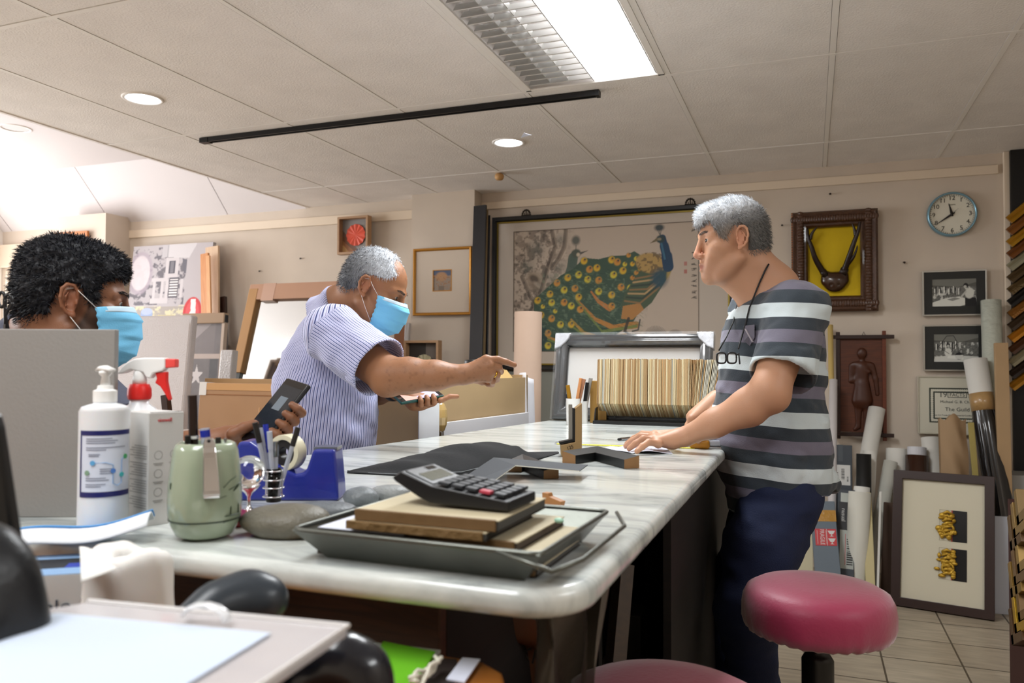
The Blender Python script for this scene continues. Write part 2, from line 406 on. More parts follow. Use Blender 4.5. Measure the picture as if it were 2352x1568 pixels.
# windows: frames with panes
m_glass = mat('window_glass', '#ffffff', .02, trans=1, ior=1.05, spec=.2)
f = MB()
for y in (wy0, (wy0+wy1)/2, wy1-.05): f.bb((XL-.1, y, wz0), (XL-.04, y+.05, wz1))
for z in (wz0, wz1-.05): f.bb((XL-.1, wy0, z), (XL-.04, wy1, z+.05))
struct('window_1', f, m_white, T=Matrix.Identity(4)); 
f = MB()
for x in (-6.8, -6.19): f.bb((x, WY+.05, 1.25), (x+.04, WY+.1, 2.02))
for z in (1.25, 1.98): f.bb((-6.8, WY+.05, z), (-6.15, WY+.1, z+.04))
struct('window_2', f, m_white, T=Matrix.Identity(4))
# ceiling: boards between bars
xs = [-3.56, -3.05, -2.42, -1.79, -1.155, -.535, .085, .68, 1.31, 1.94, XR]
ys = [YF, -.62, .66, 1.935, 3.2, 4.475, WY]
c = MB(); c.bb((XE, YF, H+.03), (XR, WY, H+.06))
TR = (-1.155, -.535, 1.935, 3.2)   # the light fitting's bay
for i in range(len(xs)-1):
    for j in range(len(ys)-1):
        x0, x1, y0, y1 = xs[i], xs[i+1], ys[j], ys[j+1]
        if (i == 4 and j == 3): continue
        g = .0125; a = .0 if i == 0 else g; r2 = .0 if i == len(xs)-2 else g
        c.bb((x0+a, y0+g, H), (x1-r2, y1-(g if j < len(ys)-2 else 0), H+.012))
# bay needs no cover above it
c.v = c.v[8:]; c.f = [[k-8 for k in q] for q in c.f[6:]]; c.mi = c.mi[6:]
for lo, hi in (((XE, YF), (XR, 1.935)), ((XE, 3.2), (XR, WY)), ((XE, 1.935), (-1.155, 3.2)), ((-.535, 1.935), (XR, 3.2))): c.bb((*lo, H+.03), (*hi, H+.05))
c.bb((XE-.02, YF, H-.004), (XE, WY, HR))      # riser up to the raised ceiling
struct('ceiling', c, m_ceil, T=Matrix.Identity(4))
t = MB()
for x in xs[1:-1]:
    wd = .0095 if x < -.8 else .011
    t.bb((x-wd, YF, H-.0015), (x+wd, WY, H+.01))
for y in ys[1:-1]: t.bb((XE, y-.0095, H-.0025), (XR, y+.0095, H+.008))
struct('trim_1', t, m_bar, T=Matrix.Identity(4))
# raised ceiling and the sloping boards along the back wall
c = MB(); c.bb((XL, YF, HR), (XE-.02, 4.65, HR+.05))
m_rc = mat('raised_white', '#d8d1d0', .8)
struct('ceiling_raised', c, m_rc, T=Matrix.Identity(4))
c = MB(); xb = [XL, -6.73, -5.54, -4.32, XE-.02]
for i in range(4):
    x0, x1 = xb[i]+.004, xb[i+1]-.004
    P = [(x0, 4.655, HR+.005), (x1, 4.655, HR+.005), (x1, WY, H-.01), (x0, WY, H-.01)]
    c.add(P+[(p[0], p[1]+.02, p[2]+.03) for p in P], [(0, 1, 2, 3), (7, 6, 5, 4), (0, 4, 5, 1), (1, 5, 6, 2), (2, 6, 7, 3), (3, 7, 4, 0)])
struct('ceiling_slope', c, m_rc, T=Matrix.Identity(4))
# pillars standing out from the back wall
pl = atY(946, 460, 4.9).x; pr = atY(1090, 440, 4.9).x
struct('wall_pillar', MB().bb((pl, 4.9, 0), (pr, WY, H)), m_wall, T=Matrix.Identity(4))
p0 = atY(132, 500, 4.78); p1 = atY(243, 500, 4.78)
struct('wall_pillar.001', MB().bb((p0.x, 4.78, 0), (p1.x, WY, 2.4)), m_wall, T=Matrix.Identity(4))
# picture rails and the corner post on the right
zt, zb = atY(1800, 415, WY).z, atY(1800, 434, WY).z
t = MB(); t.bb((pr, WY-.016, zb), (atY(2292, 390, WY).x, WY, zt)); struct('trim_2', t, m_trim, bevel=.003, T=Matrix.Identity(4))
t = MB(); t.bb((-5.4, WY-.016, atY(600, 527, WY).z), (pl, WY, atY(600, 508, WY).z)); struct('trim_3', t, m_trim, bevel=.003, T=Matrix.Identity(4))
t = MB(); t.bb((XL, WY-.05, 2.04), (-6.2, WY, 2.24)); struct('trim_4', t, m_trim, bevel=.004, T=Matrix.Identity(4))
xp0, xp1 = atY(2307, 500, WY-.03).x, atY(2321, 500, WY-.03).x
t = MB(); t.bb((xp0, WY-.03, 0), (xp1, WY, H)); struct('trim_5', t, m_trim, bevel=.003, T=Matrix.Identity(4))

# ---------- fittings on the ceiling ----------
m_lit = mat('lamp_lit', '#ffffff', emit='#f2f8ff', estr=7)
m_louv = mat('louvre_metal', '#d4d3d0', .35, metal=.3)
m_tube = mat('tube_glass_off', '#e8e8e6', .3)
x0, x1, y0, y1 = TR; g = .012
T = thing('ceiling_light', 'recessed fluorescent ceiling light with louvres, its right half lit', 'ceiling light', ((x0+x1)/2, (y0+y1)/2, H))
m = MB()
m.bb((x0+g, y0+g, H+.09), (x1-g, y1-g, H+.1))
for q in (((x0+g, y0+g), (x0+g+.006, y1-g)), ((x1-g-.006, y0+g), (x1-g, y1-g)), ((x0+g, y0+g), (x1-g, y0+g+.006)), ((x0+g, y1-g-.006), (x1-g, y1-g))): m.bb((*q[0], H), (*q[1], H+.1))
obj('housing', m, m_white, T, world=True)
m = MB(); fw_ = .026
for q in (((x0+g, y0+g), (x0+g+fw_, y1-g)), ((x1-g-fw_, y0+g), (x1-g, y1-g)), ((x0+g, y0+g), (x1-g, y0+g+.014)), ((x0+g, y1-g-.014), (x1-g, y1-g))): m.bb((*q[0], H-.004), (*q[1], H+.004))
obj('frame', m, m_bar, T, world=True, bevel=.001)
xm = (x0+x1)/2+.01
m = MB(); nb = 21
for i in range(nb):
    y = y0+.045+(y1-y0-.09)*i/(nb-1)
    m.add([(x0+.04, y-.018, H+.004), (xm-.006, y-.018, H+.004), (xm-.006, y+.006, H+.035), (x0+.04, y+.006, H+.035), (x0+.04, y-.015, H+.002), (xm-.006, y-.015, H+.002), (xm-.006, y+.010, H+.033), (x0+.04, y+.010, H+.033)],
          [(0, 1, 2, 3), (7, 6, 5, 4), (0, 4, 5, 1), (1, 5, 6, 2), (2, 6, 7, 3), (3, 7, 4, 0)])
for x in (x0+.13, x0+.21): m.bb((x, y0+.03, H+.012), (x+.003, y1-.03, H+.036))
obj('louvre', m, m_louv, T, world=True)
m = MB(); m.cyl((x0+.16, y0+.05, H+.065), (x0+.16, y1-.05, H+.065), .013); obj('unlit_tube', m, m_tube, T, world=True, smooth=True)
m = MB()
for i in range(nb):
    y = y0+.045+(y1-y0-.09)*i/(nb-1)
    m.bb((xm, y, H+.002), (x1-.045, y+.0015, H+.014))
m.bb((xm-.004, y0+.03, H+.0), (xm, y1-.03, H+.05)); m.bb((x1-.045, y0+.03, H+.0), (x1-.04, y1-.03, H+.05))
obj('lit_louvre', m, m_louv, T, world=True)
m = MB(); m.bb((xm+.004, y0+.03, H+.018), (x1-.048, y1-.03, H+.022)); obj('lit_panel', m, m_lit, T, world=True)
def downlight(name, label, c, r, lit):
    T = thing(name, label, 'ceiling light', c)
    obj('trim_ring', MB().lathe([(r*.80, .001), (r*.82, -.004), (r*.95, -.006), (r, -.002), (r, .0005)], 40, cap=False), m_bar if lit else m_white, T, smooth=True)
    if lit: obj('bulb', MB().lathe([(.001, -.012), (r*.5, -.010), (r*.75, -.004), (r*.79, .0)], 32), m_lit, T, smooth=True)
    else:
        obj('reflector', MB().lathe([(r*.8, -.002), (r*.72, .03), (r*.45, .06), (.004, .07)], 32, cap=False), mat('reflector', '#9d9a96', .2, metal=.8), T, smooth=True)
p = atZ(1168, 327, H); downlight('downlight', 'round lit downlight above the peacock painting side of the table', p, .088, True)
p = atZ(328, 226, H); downlight('downlight.001', 'round lit downlight high above the bearded man in the mask', p, .088, True)
p = atZ(35, 294, HR); downlight('downlight.002', 'round unlit downlight in the bright raised ceiling', p, .1, False)
# black track fixed under the ceiling
a = atZ(468, 324, H-.012); b_ = atZ(1372, 209, H-.012)
m = MB(); y = 3.28
m.bb((a.x, y-.018, H-.026), (b_.x, y-.009, H-.0028)); m.bb((a.x, y+.009, H-.026), (b_.x, y+.018, H-.0028)); m.bb((a.x, y-.009, H-.014), (b_.x, y+.009, H-.0028))
T = thing('track_rail', 'long black lighting track fixed across the ceiling', 'lighting track', ((a.x+b_.x)/2, y, H-.026))
obj('rail', m, mat('black_metal', '#1b1a1b', .4, metal=.3), T, world=True, bevel=.001)
for q0, q1 in ((a.x-.004, a.x+.05), (b_.x-.012, b_.x+.004)): obj('end_cap', MB().bb((q0, y-.02, H-.028), (q1, y+.02, H-.0028)), mat('black_metal'), T, world=True, bevel=.001)
# small pull knob
p = atZ(1147, 397, H-.0) ; m = MB(); m.lathe([(.006, .0), (.022, -.006), (.03, -.02), (.026, -.036), (.018, -.044), (.004, -.046)][::-1], 20, c=(p.x, p.y, p.z-.0))
solo('ceiling_sensor', m, mat('tan_plastic', '#c79a63', .5), 'small tan knob-shaped fitting on the ceiling near the pillar', 'ceiling fitting', smooth=True)

# ---------- light ----------
def area(name, c, rot, sx, sy, e, col=(1, 1, 1)):
    l = bpy.data.lights.new(name, 'AREA'); l.shape = 'RECTANGLE'; l.size = sx; l.size_y = sy; l.energy = e; l.color = col
    o = bpy.data.objects.new(name, l); COL.objects.link(o); o.location = c; o.rotation_euler = rot; return o
area('tube_light', ((xm+x1-.045)/2, (y0+y1)/2, H-.002), (0, 0, 0), .24, 1.1, 37, (.95, .98, 1))
area('daylight', (XL+.02, 2.5, 1.65), (0, radians(-104), 0), 1.6, 3.7, 150, (.97, .98, 1))
area('daylight_back', (-6.47, WY+.12, 1.65), (radians(-90), 0, 0), .6, .7, 10, (1, 1, 1))
# unseen light panels added overhead to brighten the foreground, ceiling and right side
for k, (x, y, e) in enumerate(((-.84, .02, 17), (-4.9, 1.6, 30), (-3.6+.8, -.4, 17), (1.63, .7, 15))):
    T = thing('ceiling_light', 'unseen ceiling light panel added to brighten the room, number %s from the table' % ('one', 'two', 'three', 'four')[k], 'ceiling light', (x, y, H if x > XE else HR))
    z = (H if x > XE else HR)
    obj('lit_panel', MB().bb((x-.28, y-.55, z-.003), (x+.28, y+.55, z-.001)), m_lit, T, world=True)
    area('fill_light', (x, y, z-.01), (0, 0, 0), .5, 1.1, e, (1, .985, .96))
w = bpy.data.worlds.new('sky'); SC.world = w; w.use_nodes = True; w.node_tree.nodes['Background'].inputs[0].default_value = (.9, .95, 1, 1); w.node_tree.nodes['Background'].inputs[1].default_value = 1.5
SC.view_settings.view_transform = 'Standard'; SC.view_settings.look = 'None'; SC.view_settings.gamma = 1; SC.view_settings.use_curve_mapping = False
SC.view_settings.exposure = 0.0
SC.cycles.max_bounces = 8; SC.cycles.caustics_reflective = False; SC.cycles.caustics_refractive = False; SC.cycles.use_denoising = True
SC.cycles.sample_clamp_indirect = 6
# ================= things on and against the back wall =================
I4 = Matrix.Identity(4)
def frame_mb(W, Hh, prof, mb=None):
    """mitred moulding; profile = (inset from outer edge, height)"""
    mb = mb or MB(); n = len(prof); vs = []; fs = []
    for u, z in prof: vs += [(u, u, z), (W-u, u, z), (W-u, Hh-u, z), (u, Hh-u, z)]
    for j in range(n):
        k = (j+1) % n
        for i in range(4): fs.append((j*4+i, j*4+(i+1) % 4, k*4+(i+1) % 4, k*4+i))
    return mb.add(vs, fs)
def flat(fw, d, lip=.004): return [(0, 0), (0, d), (fw, d), (fw, 0)]
def carved(fw, d): return [(0, 0), (0, d*.7), (fw*.12, d), (fw*.3, d*.8), (fw*.45, d*.95), (fw*.7, d*.7), (fw*.8, d*.45), (fw*.92, d*.55), (fw, d*.4), (fw, 0)]
def wallT(x0, y0, x1, y1, Y):
    """box of wall between two measured corners (upper left, lower right)"""
    ym, xm = (y0+y1)/2, (x0+x1)/2; a, b = atY(x0, ym, Y), atY(x1, ym, Y); t, u = atY(xm, y0, Y), atY(xm, y1, Y)
    return basis((a.x, Y, u.z), (1, 0, 0), (0, 0, 1)), b.x-a.x, t.z-u.z
def Tr(x, y, z): return Matrix.Translation((x, y, z))
def rect_mb(x0, y0, x1, y1, z0, z1): return MB().bb((x0, y0, z0), (x1, y1, z1))
m_ivory = mat('mount_ivory', '#e6e0cf', .8); m_black = mat('black_paint', '#161516', .35); m_glaz = None
def picture(name, label, cat, T, W, Hh, fw, d, fmat, prof=None, mount=None, ras=None, win=None, group=None, bevel=.001, zin=None):
    t = thing(name, label, cat, T=T, group=group); zi = d*.4 if zin is None else zin
    obj('frame', frame_mb(W, Hh, prof or flat(fw, d)), fmat, t, bevel=bevel)
    obj('backing', rect_mb(fw*.5, fw*.5, W-fw*.5, Hh-fw*.5, .0005, .003), mat('backing_board', '#7a6a55', .8), t)
    if mount: 
        x0, y0, x1, y1 = win or (0, 0, 0, 0)
        if win: m = MB(); [m.bb(*q) for q in (((fw*.9, fw*.9, zi), (x0, Hh-fw*.9, zi+.002)), ((x1, fw*.9, zi), (W-fw*.9, Hh-fw*.9, zi+.002)), ((x0, fw*.9, zi), (x1, y0, zi+.002)), ((x0, y1, zi), (x1, Hh-fw*.9, zi+.002)))]
        else: m = rect_mb(fw*.9, fw*.9, W-fw*.9, Hh-fw*.9, zi, zi+.002)
        obj('mount', m, mount, t)
    if ras and win: ras.mesh('picture_sheet', win[2]-win[0]+.004, win[3]-win[1]+.004, t, Tr(win[0]-.002, win[1]-.002, zi-.0008), .6, 0)
    return t

# --- peacock painting ---
T, W, Hh = wallT(1133, 500, 1690, 848, WY-.045)
T, W, Hh = basis((atY(1133, 700, WY-.045).x, WY-.045, atY(1300, 850, WY-.045).z), (1, 0, 0), (0, 0, 1)), atY(1690, 700, WY-.045).x-atY(1133, 700, WY-.045).x, atY(1400, 484, WY-.045).z-atY(1300, 850, WY-.045).z
r = Ras(520, 330, '#b5a595')
n1 = r.noise(6, 1); n2 = r.noise(18, 2); n3 = r.noise(40, 3)
r.put((n1-.5)*1.2, '#a59787', .35)
def pl_(m, c, a=1): r.put(m, c, a)
reg = np.clip((.36-r.X)*6, 0, 1)*np.clip((r.Y-.0)*3, 0, 1)
pl_(np.clip((n2-.47)*9, 0, 1)*reg*np.clip(1.25-abs(r.X-.16)*3-abs(r.Y-.6)*.8, 0, 1), '#6b5f55', .85)
pl_(np.clip((n3-.55)*10, 0, 1)*reg, '#3c352f', .55)
for x, y, rx, ry in ((.13, .84, .07, .11), (.08, .7, .06, .09), (.27, .69, .06, .07), (.27, .92, .05, .06), (.22, .6, .05, .06), (.12, .2, .05, .07)): r.ell(x, y, rx, ry, '#5d6660', 0, .42, .9)
r.ell(.13, .58, .075, .1, '#9b8b7a', -.5, .9, .4); r.ell(.12, .6, .04, .04, '#4c4138', -.5, .85, .5); r.ell(.14, .52, .07, .05, '#574b41', -.6, .5, .6); r.ell(.15, .54, .05, .025, '#b0a190', -.6, .9, .6)
for a in ([(.22, .99), (.24, .86), (.2, .7), (.16, .5), (.1, .33), (.06, .2)], [(.3, .99), (.29, .85), (.26, .76), (.22, .68)], [(.05, .62), (.1, .45), (.16, .36)]): r.line(a, .018, '#4a4038', .7); r.line([(p[0]+.008, p[1]) for p in a], .006, '#8f8172', .8)
# back bird
r.line([(.3, .52), (.315, .6), (.332, .68), (.34, .76)], .042, '#47584e', .95); r.line([(.335, .7), (.345, .79)], .026, '#4a5a50'); r.ell(.357, .795, .03, .04, '#4a5147', 0, 1, .3); r.poly([(.37, .8), (.425, .815), (.37, .775)], '#54504a'); r.ell(.368, .783, .013, .02, '#c6b59c', 0, .9, .5); r.ell(.355, .9, .03, .05, '#4d524c', 0, .9, .5); r.line([(.355, .82), (.356, .86)], .003, '#4d524c')
# front bird: train
tr = [(.12, .43), (.2, .53), (.27, .62), (.34, .67), (.4, .755), (.48, .74), (.55, .76), (.62, .76), (.67, .79), (.76, .7), (.8, .58), (.72, .38), (.66, .22), (.52, .08), (.34, .02), (.14, -.02), (.12, .2)]
r.poly(tr, '#3a4f41'); r.put((n2-.5)*3*(np.abs(r.X-.4) < .34)*(r.Y < .7), '#2a3f3a', .35)
r.poly([(.12, .3), (.19, .2), (.22, .02), (.13, 0)], '#1e3a3c', .8)
for a, w, c in (([(.68, .21), (.56, .19), (.46, .26), (.36, .42)], .028, '#b07a3c'), ([(.64, .12), (.5, .1), (.4, .15), (.33, .26)], .026, '#a8843f'), ([(.62, .03), (.48, .02), (.34, .04), (.2, .12)], .03, '#ad8140'), ([(.54, .34), (.48, .4), (.44, .48)], .02, '#b5753e')):
    Q = [(a[i][0]+(a[i+1][0]-a[i][0])*q/4, a[i][1]+(a[i+1][1]-a[i][1])*q/4) for i in range(len(a)-1) for q in range(4)]+[a[-1]]
    for i in range(len(Q)-1): r.line([Q[i], Q[i+1]], w*(1-.8*i/len(Q)), c, .95)
for a in ([(.68, .2), (.5, .16), (.36, .41)], [(.62, .1), (.45, .08), (.32, .22)], [(.62, 0), (.42, -.02), (.2, .1)]): r.line(a, .012, '#6d7c42', .9, .004)
E_ = [(.21, .47), (.25, .56), (.29, .5), (.31, .6), (.35, .51), (.37, .62), (.4, .73), (.43, .66), (.42, .58), (.47, .67), (.48, .57), (.48, .48), (.55, .73), (.58, .71), (.56, .61), (.61, .64), (.6, .51), (.65, .5), (.55, .45), (.55, .36), (.22, .4), (.14, .42), (.29, .4), (.33, .37), (.16, .3), (.22, .27), (.27, .22), (.33, .22), (.2, .15), (.2, .05), (.37, .44), (.38, .34), (.62, .69), (.66, .69), (.68, .62), (.17, .37), (.3, .13), (.64, .76), (.68, .73), (.7, .65), (.66, .58), (.24, .33)]
for i, (x, y) in enumerate(E_):
    s = 1 if i < 32 else .65; q = .021*s
    r.ell(x, y, q*1.25, q*1.9, '#56663e', .3, .8, .5); r.ell(x, y, q, q*1.55, ('#c9a32f', '#c0873a', '#c4b33a')[i % 3], .3, 1, .3); r.ell(x+.003, y+.006, q*.6, q*.85, '#a2622d', .3, .7, .6); r.ell(x+.005, y+.012, q*.36, q*.5, '#1c3a40', .3, .95, .5)
for k in range(420):
    x, y = RNG.uniform(.14, .72), RNG.uniform(0, .66); a_ = RNG.uniform(-.5, .5)+(.5-y)*1.2
    if y < .7-max(0, .38-x)*.9-max(0, x-.66)*.2: r.line([(x, y), (x-.028*cos(a_), y+.03*sin(a_)+.008)], .0016, ('#6f8566', '#243a35', '#56704f')[k % 3], .6)
r.put(np.clip((n3-.6)*8, 0, 1)*(r.X > .15)*(r.X < .62)*(r.Y < .64)*(r.Y > .0), '#7f9178', .35)
# body, neck and head
r.poly([(.6, .36), (.66, .26), (.76, .38), (.82, .52), (.86, .62), (.85, .7), (.78, .72), (.68, .6), (.62, .46)], '#45543f'); r.poly([(.6, .26), (.61, .36), (.7, .38), (.72, .33), (.66, .25)], '#a87843')
for k in range(7): a = k*.018; r.line([(.62+a*.5, .4+a*1.6), (.7+a*.7, .38+a*2), (.8, .5+a*1.2)], .007, ('#8a6a45', '#2f3a33', '#b39468')[k % 3], .9)
r.ell(.755, .69, .085, .085, '#a98a52', -.2, 1, .15); r.put(np.clip((n3-.52)*12, 0, 1)*((r.X-.755)**2/.0075+(r.Y-.69)**2/.0075 < 1), '#5b4a34', .75)
r.ell(.8, .57, .055, .1, '#274653', -.4, .95, .5); r.ell(.85, .62, .014, .08, '#a78f4f', -.25, .8, .6)
r.line([(.815, .88), (.825, .82), (.838, .74), (.845, .66)], .03, '#1b3a55', 1, .05); r.line([(.805, .88), (.815, .81), (.828, .72)], .008, '#3f6f86', .7)
r.ell(.806, .875, .026, .036, '#2b3c3f', 0, 1, .3); r.poly([(.79, .89), (.75, .845), (.79, .86)], '#6c6048'); r.ell(.8, .875, .014, .015, '#8b826b', 0, .9, .5); r.ell(.8, .965, .032, .034, '#2f3c40', 0, .95, .5)
for x in (.79, .8, .81): r.line([(.805, .9), (x, .95)], .002, '#39474b')
r.line([(.64, .26), (.62, .16), (.66, .12), (.63, .09)], .012, '#3a3631', .9, .003); r.line([(.7, .25), (.69, .17), (.66, .16)], .006, '#4a4a45')
# pine sprays lower right
for cx, cy, sz in ((.78, .1, .1), (.7, .05, .07), (.88, .1, .07), (.93, .03, .06)):
    r.ell(cx, cy, sz*.7, sz, '#6f7670', 0, .4, .9)
    for k in range(26): a = pi*k/25; r.line([(cx, cy), (cx+cos(a)*sz*.65, cy+sin(a)*sz)], .0018, '#2b322f', .7)
for a in ([(.6, .1), (.7, .04), (.78, .0)], [(.9, .12), (.96, .05), (1, .01)], [(.78, .1), (.8, .0)]): r.line(a, .009, '#3b352e', .85)
for k in range(14):
    y = .93-k*.043
    if y > .4 and not .9 > y > .8:
        for q in range(4): x = .975+RNG.uniform(-.006, .006); r.line([(x-.008, y+RNG.uniform(-.01, .01)), (x+.008, y+RNG.uniform(-.012, .012))], .0022, '#2b2723', .9)
r.rect(.925, .66, .94, .69, '#a4544c', .7); r.rect(.925, .6, .94, .63, '#a4544c', .8)
pw0 = (1187-1133)/557*W; pw1 = (1613-1133)/557*W
t = picture('peacock_painting', 'large brush painting of two peacocks in a thin black and gold frame', 'painting', T, W, Hh, .036, .035, m_black,
    prof=[(0, 0), (0, .03), (.004, .035), (.026, .035), (.03, .026), (.036, .02), (.036, 0)], mount=mat('silk_mount', '#b7ab9e', .7), ras=r, win=(pw0, .125, pw1, Hh-.105))
obj('gold_slip', frame_mb(W-.068, Hh-.068, [(0, 0), (0, .012), (.01, .012), (.01, 0)]), mat('old_gold', '#7d6a28', .35, metal=.6), t, T=Tr(.034, .034, .012))
obj('inner_line', frame_mb(pw1-pw0+.006, Hh-.23+.006, [(0, 0), (0, .001), (.004, .001), (.004, 0)]), mat('dull_brown', '#5d5045', .7), t, T=Tr(pw0-.003, .122, .016))
for px in (1210, 1586):
    x = (atY(px, 485, WY-.045).x-T.translation.x); m = MB()
    for k in range(9): a = pi*k/8; m.ball((x+.028*cos(a), Hh+.006+.034*sin(a), .012), (.0075, .0075, .005), 8, 6)
    m.bb((x-.032, Hh-.004, .006), (x+.032, Hh+.008, .016)); m.tube([(x-.012, Hh, .012), (x-.012, Hh+.022, .012)], .003, 6); m.tube([(x+.012, Hh, .012), (x+.012, Hh+.022, .012)], .003, 6); m.tube([(x, Hh, .012), (x, Hh+.036, .012)], .004, 6)
    obj('hanger', m, mat('dark_bronze', '#2a2119', .4, metal=.6), t, smooth=True)
# --- antlers in a carved frame ---
T, W, Hh = wallT(1826, 483, 2017, 715, WY-.06)
T = T @ Tr(-.02, 0, 0); W += .02; T.translation.y = WY-.001
mc = mat('carved_wood', '#4a2c18', .38, bump=1, bscale=90, var=.25, vscale=40, coat=.2)
t = thing('antler_mount', 'brown carved box frame with dark antlers on a bright yellow ground', 'wall decoration', T=T)
fw2 = .092; d2 = .075
m = frame_mb(W, Hh, [(0, 0), (0, d2*.8), (.012, d2), (.03, d2*.9), (.04, d2*.97), (.062, d2*.9), (.07, d2*.7), (.082, d2*.72), (fw2, d2*.55), (fw2, 0)])
for k in range(34):
    u = (k+.5)/34
    for p in ((u*W, .045), (u*W, Hh-.045)): m.ball((p[0], p[1], d2*.93), (.012, .02, .007), 8, 6)
    for p in ((.05, u*Hh), (W-.05, u*Hh)): m.ball((p[0], p[1], d2*.93), (.02, .0125, .007), 8, 6)
obj('frame', m, mc, t, smooth=False)
m = MB()
for k in range(40): m.ball((.006, (k+.5)/40*Hh, d2*.8), (.006, .007, .008), 6, 5)
obj('gilt_edge', m, mat('rubbed_gilt', '#b0682c', .3, metal=.7), t, smooth=True)
obj('yellow_ground', rect_mb(fw2*.8, fw2*.8, W-fw2*.8, Hh-fw2*.8, .004, .008), mat('bright_yellow', '#d9b800', .7), t)
ix0, ix1, iy0, iy1 = fw2, W-fw2, fw2, Hh-fw2
def AP(px, py, z=.05): return ((px-1852)/(1978-1852)*(ix1-ix0)+ix0, (680-py)/(680-522)*(iy1-iy0)+iy0, z)
ma = mat('antler_brown', '#23140c', .32, bump=.5, bscale=120)
def antler(main, tines): 
    m = MB()
    for pts, r0, r1 in [main]+tines:
        P = [Vector(p) for p in pts]; Q = []
        for i in range(len(P)-1):
            for s in range(5): 
                tt = s/5; p0 = P[max(i-1, 0)]; p1 = P[i]; p2 = P[i+1]; p3 = P[min(i+2, len(P)-1)]
                Q.append(.5*((2*p1)+(-p0+p2)*tt+(2*p0-5*p1+4*p2-p3)*tt*tt+(-p0+3*p1-3*p2+p3)*tt**3))
        Q.append(P[-1]); m.tube(Q, [r0+(r1-r0)*k/(len(Q)-1) for k in range(len(Q))], 10)
    return m
a1 = antler(([AP(1895, 633, .04), AP(1884, 618, .06), AP(1870, 595, .085), AP(1862, 572, .1), AP(1853, 548, .105), AP(1851, 530, .1), AP(1853, 528, .1)], .02, .006), [([AP(1858, 552, .1), AP(1863, 538, .11), AP(1872, 528, .115), AP(1875, 525, .115)], .011, .002)])
a1.tube([AP(1884, 630, .05), AP(1897, 625, .045)], .021, 10)
obj('antler', a1, ma, t, smooth=True)
a2 = antler(([AP(1937, 627, .04), AP(1944, 612, .06), AP(1952, 590, .09), AP(1963, 560, .105), AP(1971, 540, .11), AP(1975, 522, .11), AP(1975, 518, .11)], .02, .006), [([AP(1966, 548, .105), AP(1962, 532, .11), AP(1958, 522, .115)], .012, .003), ([AP(1946, 612, .06), AP(1960, 596, .09), AP(1968, 578, .1), AP(1969, 570, .1)], .012, .002)])
a2.tube([AP(1930, 622, .045), AP(1947, 628, .05)], .021, 10)
obj('antler', a2, ma, t, smooth=True)
F = Field((-.13, -.11, -.02), (.13, .1, .1), .005)
F.ell((0, 0, .02), (.078, .052, .04), .01); F.ell((0, -.035, .02), (.05, .035, .032), .02); F.ell((.05, .035, .02), .024, .02); F.ell((-.05, .035, .02), .024, .02); F.ell((.02, -.03, .055), .006, .006, True); F.ell((-.02, -.03, .055), .006, .006, True)
v, f = F.surf(); c = AP(1917, 644, 0); v = relax(v, f, 1)+np.array([c[0], c[1], .006]); v = v@np.array(T)[:3, :3].T+np.array(T)[:3, 3]
body_obj('skull_plate', v, f, mat('polished_skull', '#3a2213', .25, coat=.4), t)
# --- clock ---
c0 = atY(2186.5, 492, WY-.02); rr = (atY(2187, 441, WY-.02).z-atY(2187, 544, WY-.02).z)/2
T = basis((c0.x, WY, c0.z), (1, 0, 0), (0, 0, 1)); t = thing('wall_clock', 'round wall clock with white dial and pale blue rim', 'clock', T=T)
m = MB(); m.lathe([(rr*.99, 0), (rr, .012), (rr*.985, .03), (rr*.95, .036), (rr*.9, .034), (rr*.895, .026)], 64, cap=False); obj('rim', m, mat('pale_blue_metal', '#7fa6b8', .25, metal=.6), t, smooth=True)
m = MB(); m.lathe([(.0005, .02), (rr*.9, .02), (rr*.9, .0), (.0005, 0)][::-1], 64); obj('dial', m, mat('dial_white', '#dcd8c8', .6), t)
mk = mat('ink_black', '#17130f', .5)
for k in range(12):
    a = pi/2-(k+1)*pi/6; text('numeral', str(k+1), rr*.27, mk, t, Tr(cos(a)*rr*.72, sin(a)*rr*.72, .0212))
m = MB()
for k in range(60):
    a = 2*pi*k/60; q = .012 if k % 5 == 0 else .006; rx = rr*.875; p = Vector((cos(a), sin(a), 0)); o_ = Vector((-sin(a), cos(a), 0))*.0011
    m.add([p*(rx-q)+o_+V(0, 0, .0213), p*(rx-q)-o_+V(0, 0, .0213), p*rx-o_+V(0, 0, .0213), p*rx+o_+V(0, 0, .0213)], [(0, 1, 2, 3)])
obj('minute_marks', m, mk, t)
def hand(a, l, w, nm, z):
    m = MB(); d = Vector((cos(a), sin(a), 0)); s = Vector((-sin(a), cos(a), 0)); P = [d*(-l*.18)-s*w*.5, d*(l*.1)-s*w, d*l-s*w*.15, d*l+s*w*.15, d*(l*.1)+s*w, d*(-l*.18)+s*w*.5]
    m.add([p+V(0, 0, z) for p in P]+[p+V(0, 0, z+.0012) for p in P], [(6, 7, 8, 9, 10, 11)[::1], (5, 4, 3, 2, 1, 0)]+[(i, (i+1) % 6, 6+(i+1) % 6, 6+i) for i in range(6)]); obj(nm, m, mk, t)
hand(radians(104), rr*.5, .0075, 'hour_hand', .023); hand(radians(214), rr*.72, .006, 'minute_hand', .0255); hand(radians(45), rr*.35, .0015, 'second_hand', .0275)
obj('hub', MB().lathe([(.007, .02), (.007, .0295), (.001, .03)], 16), mk, t, smooth=True)
text('maker_name', 'QUARTZ', rr*.07, mk, t, Tr(0, rr*.42, .0212))
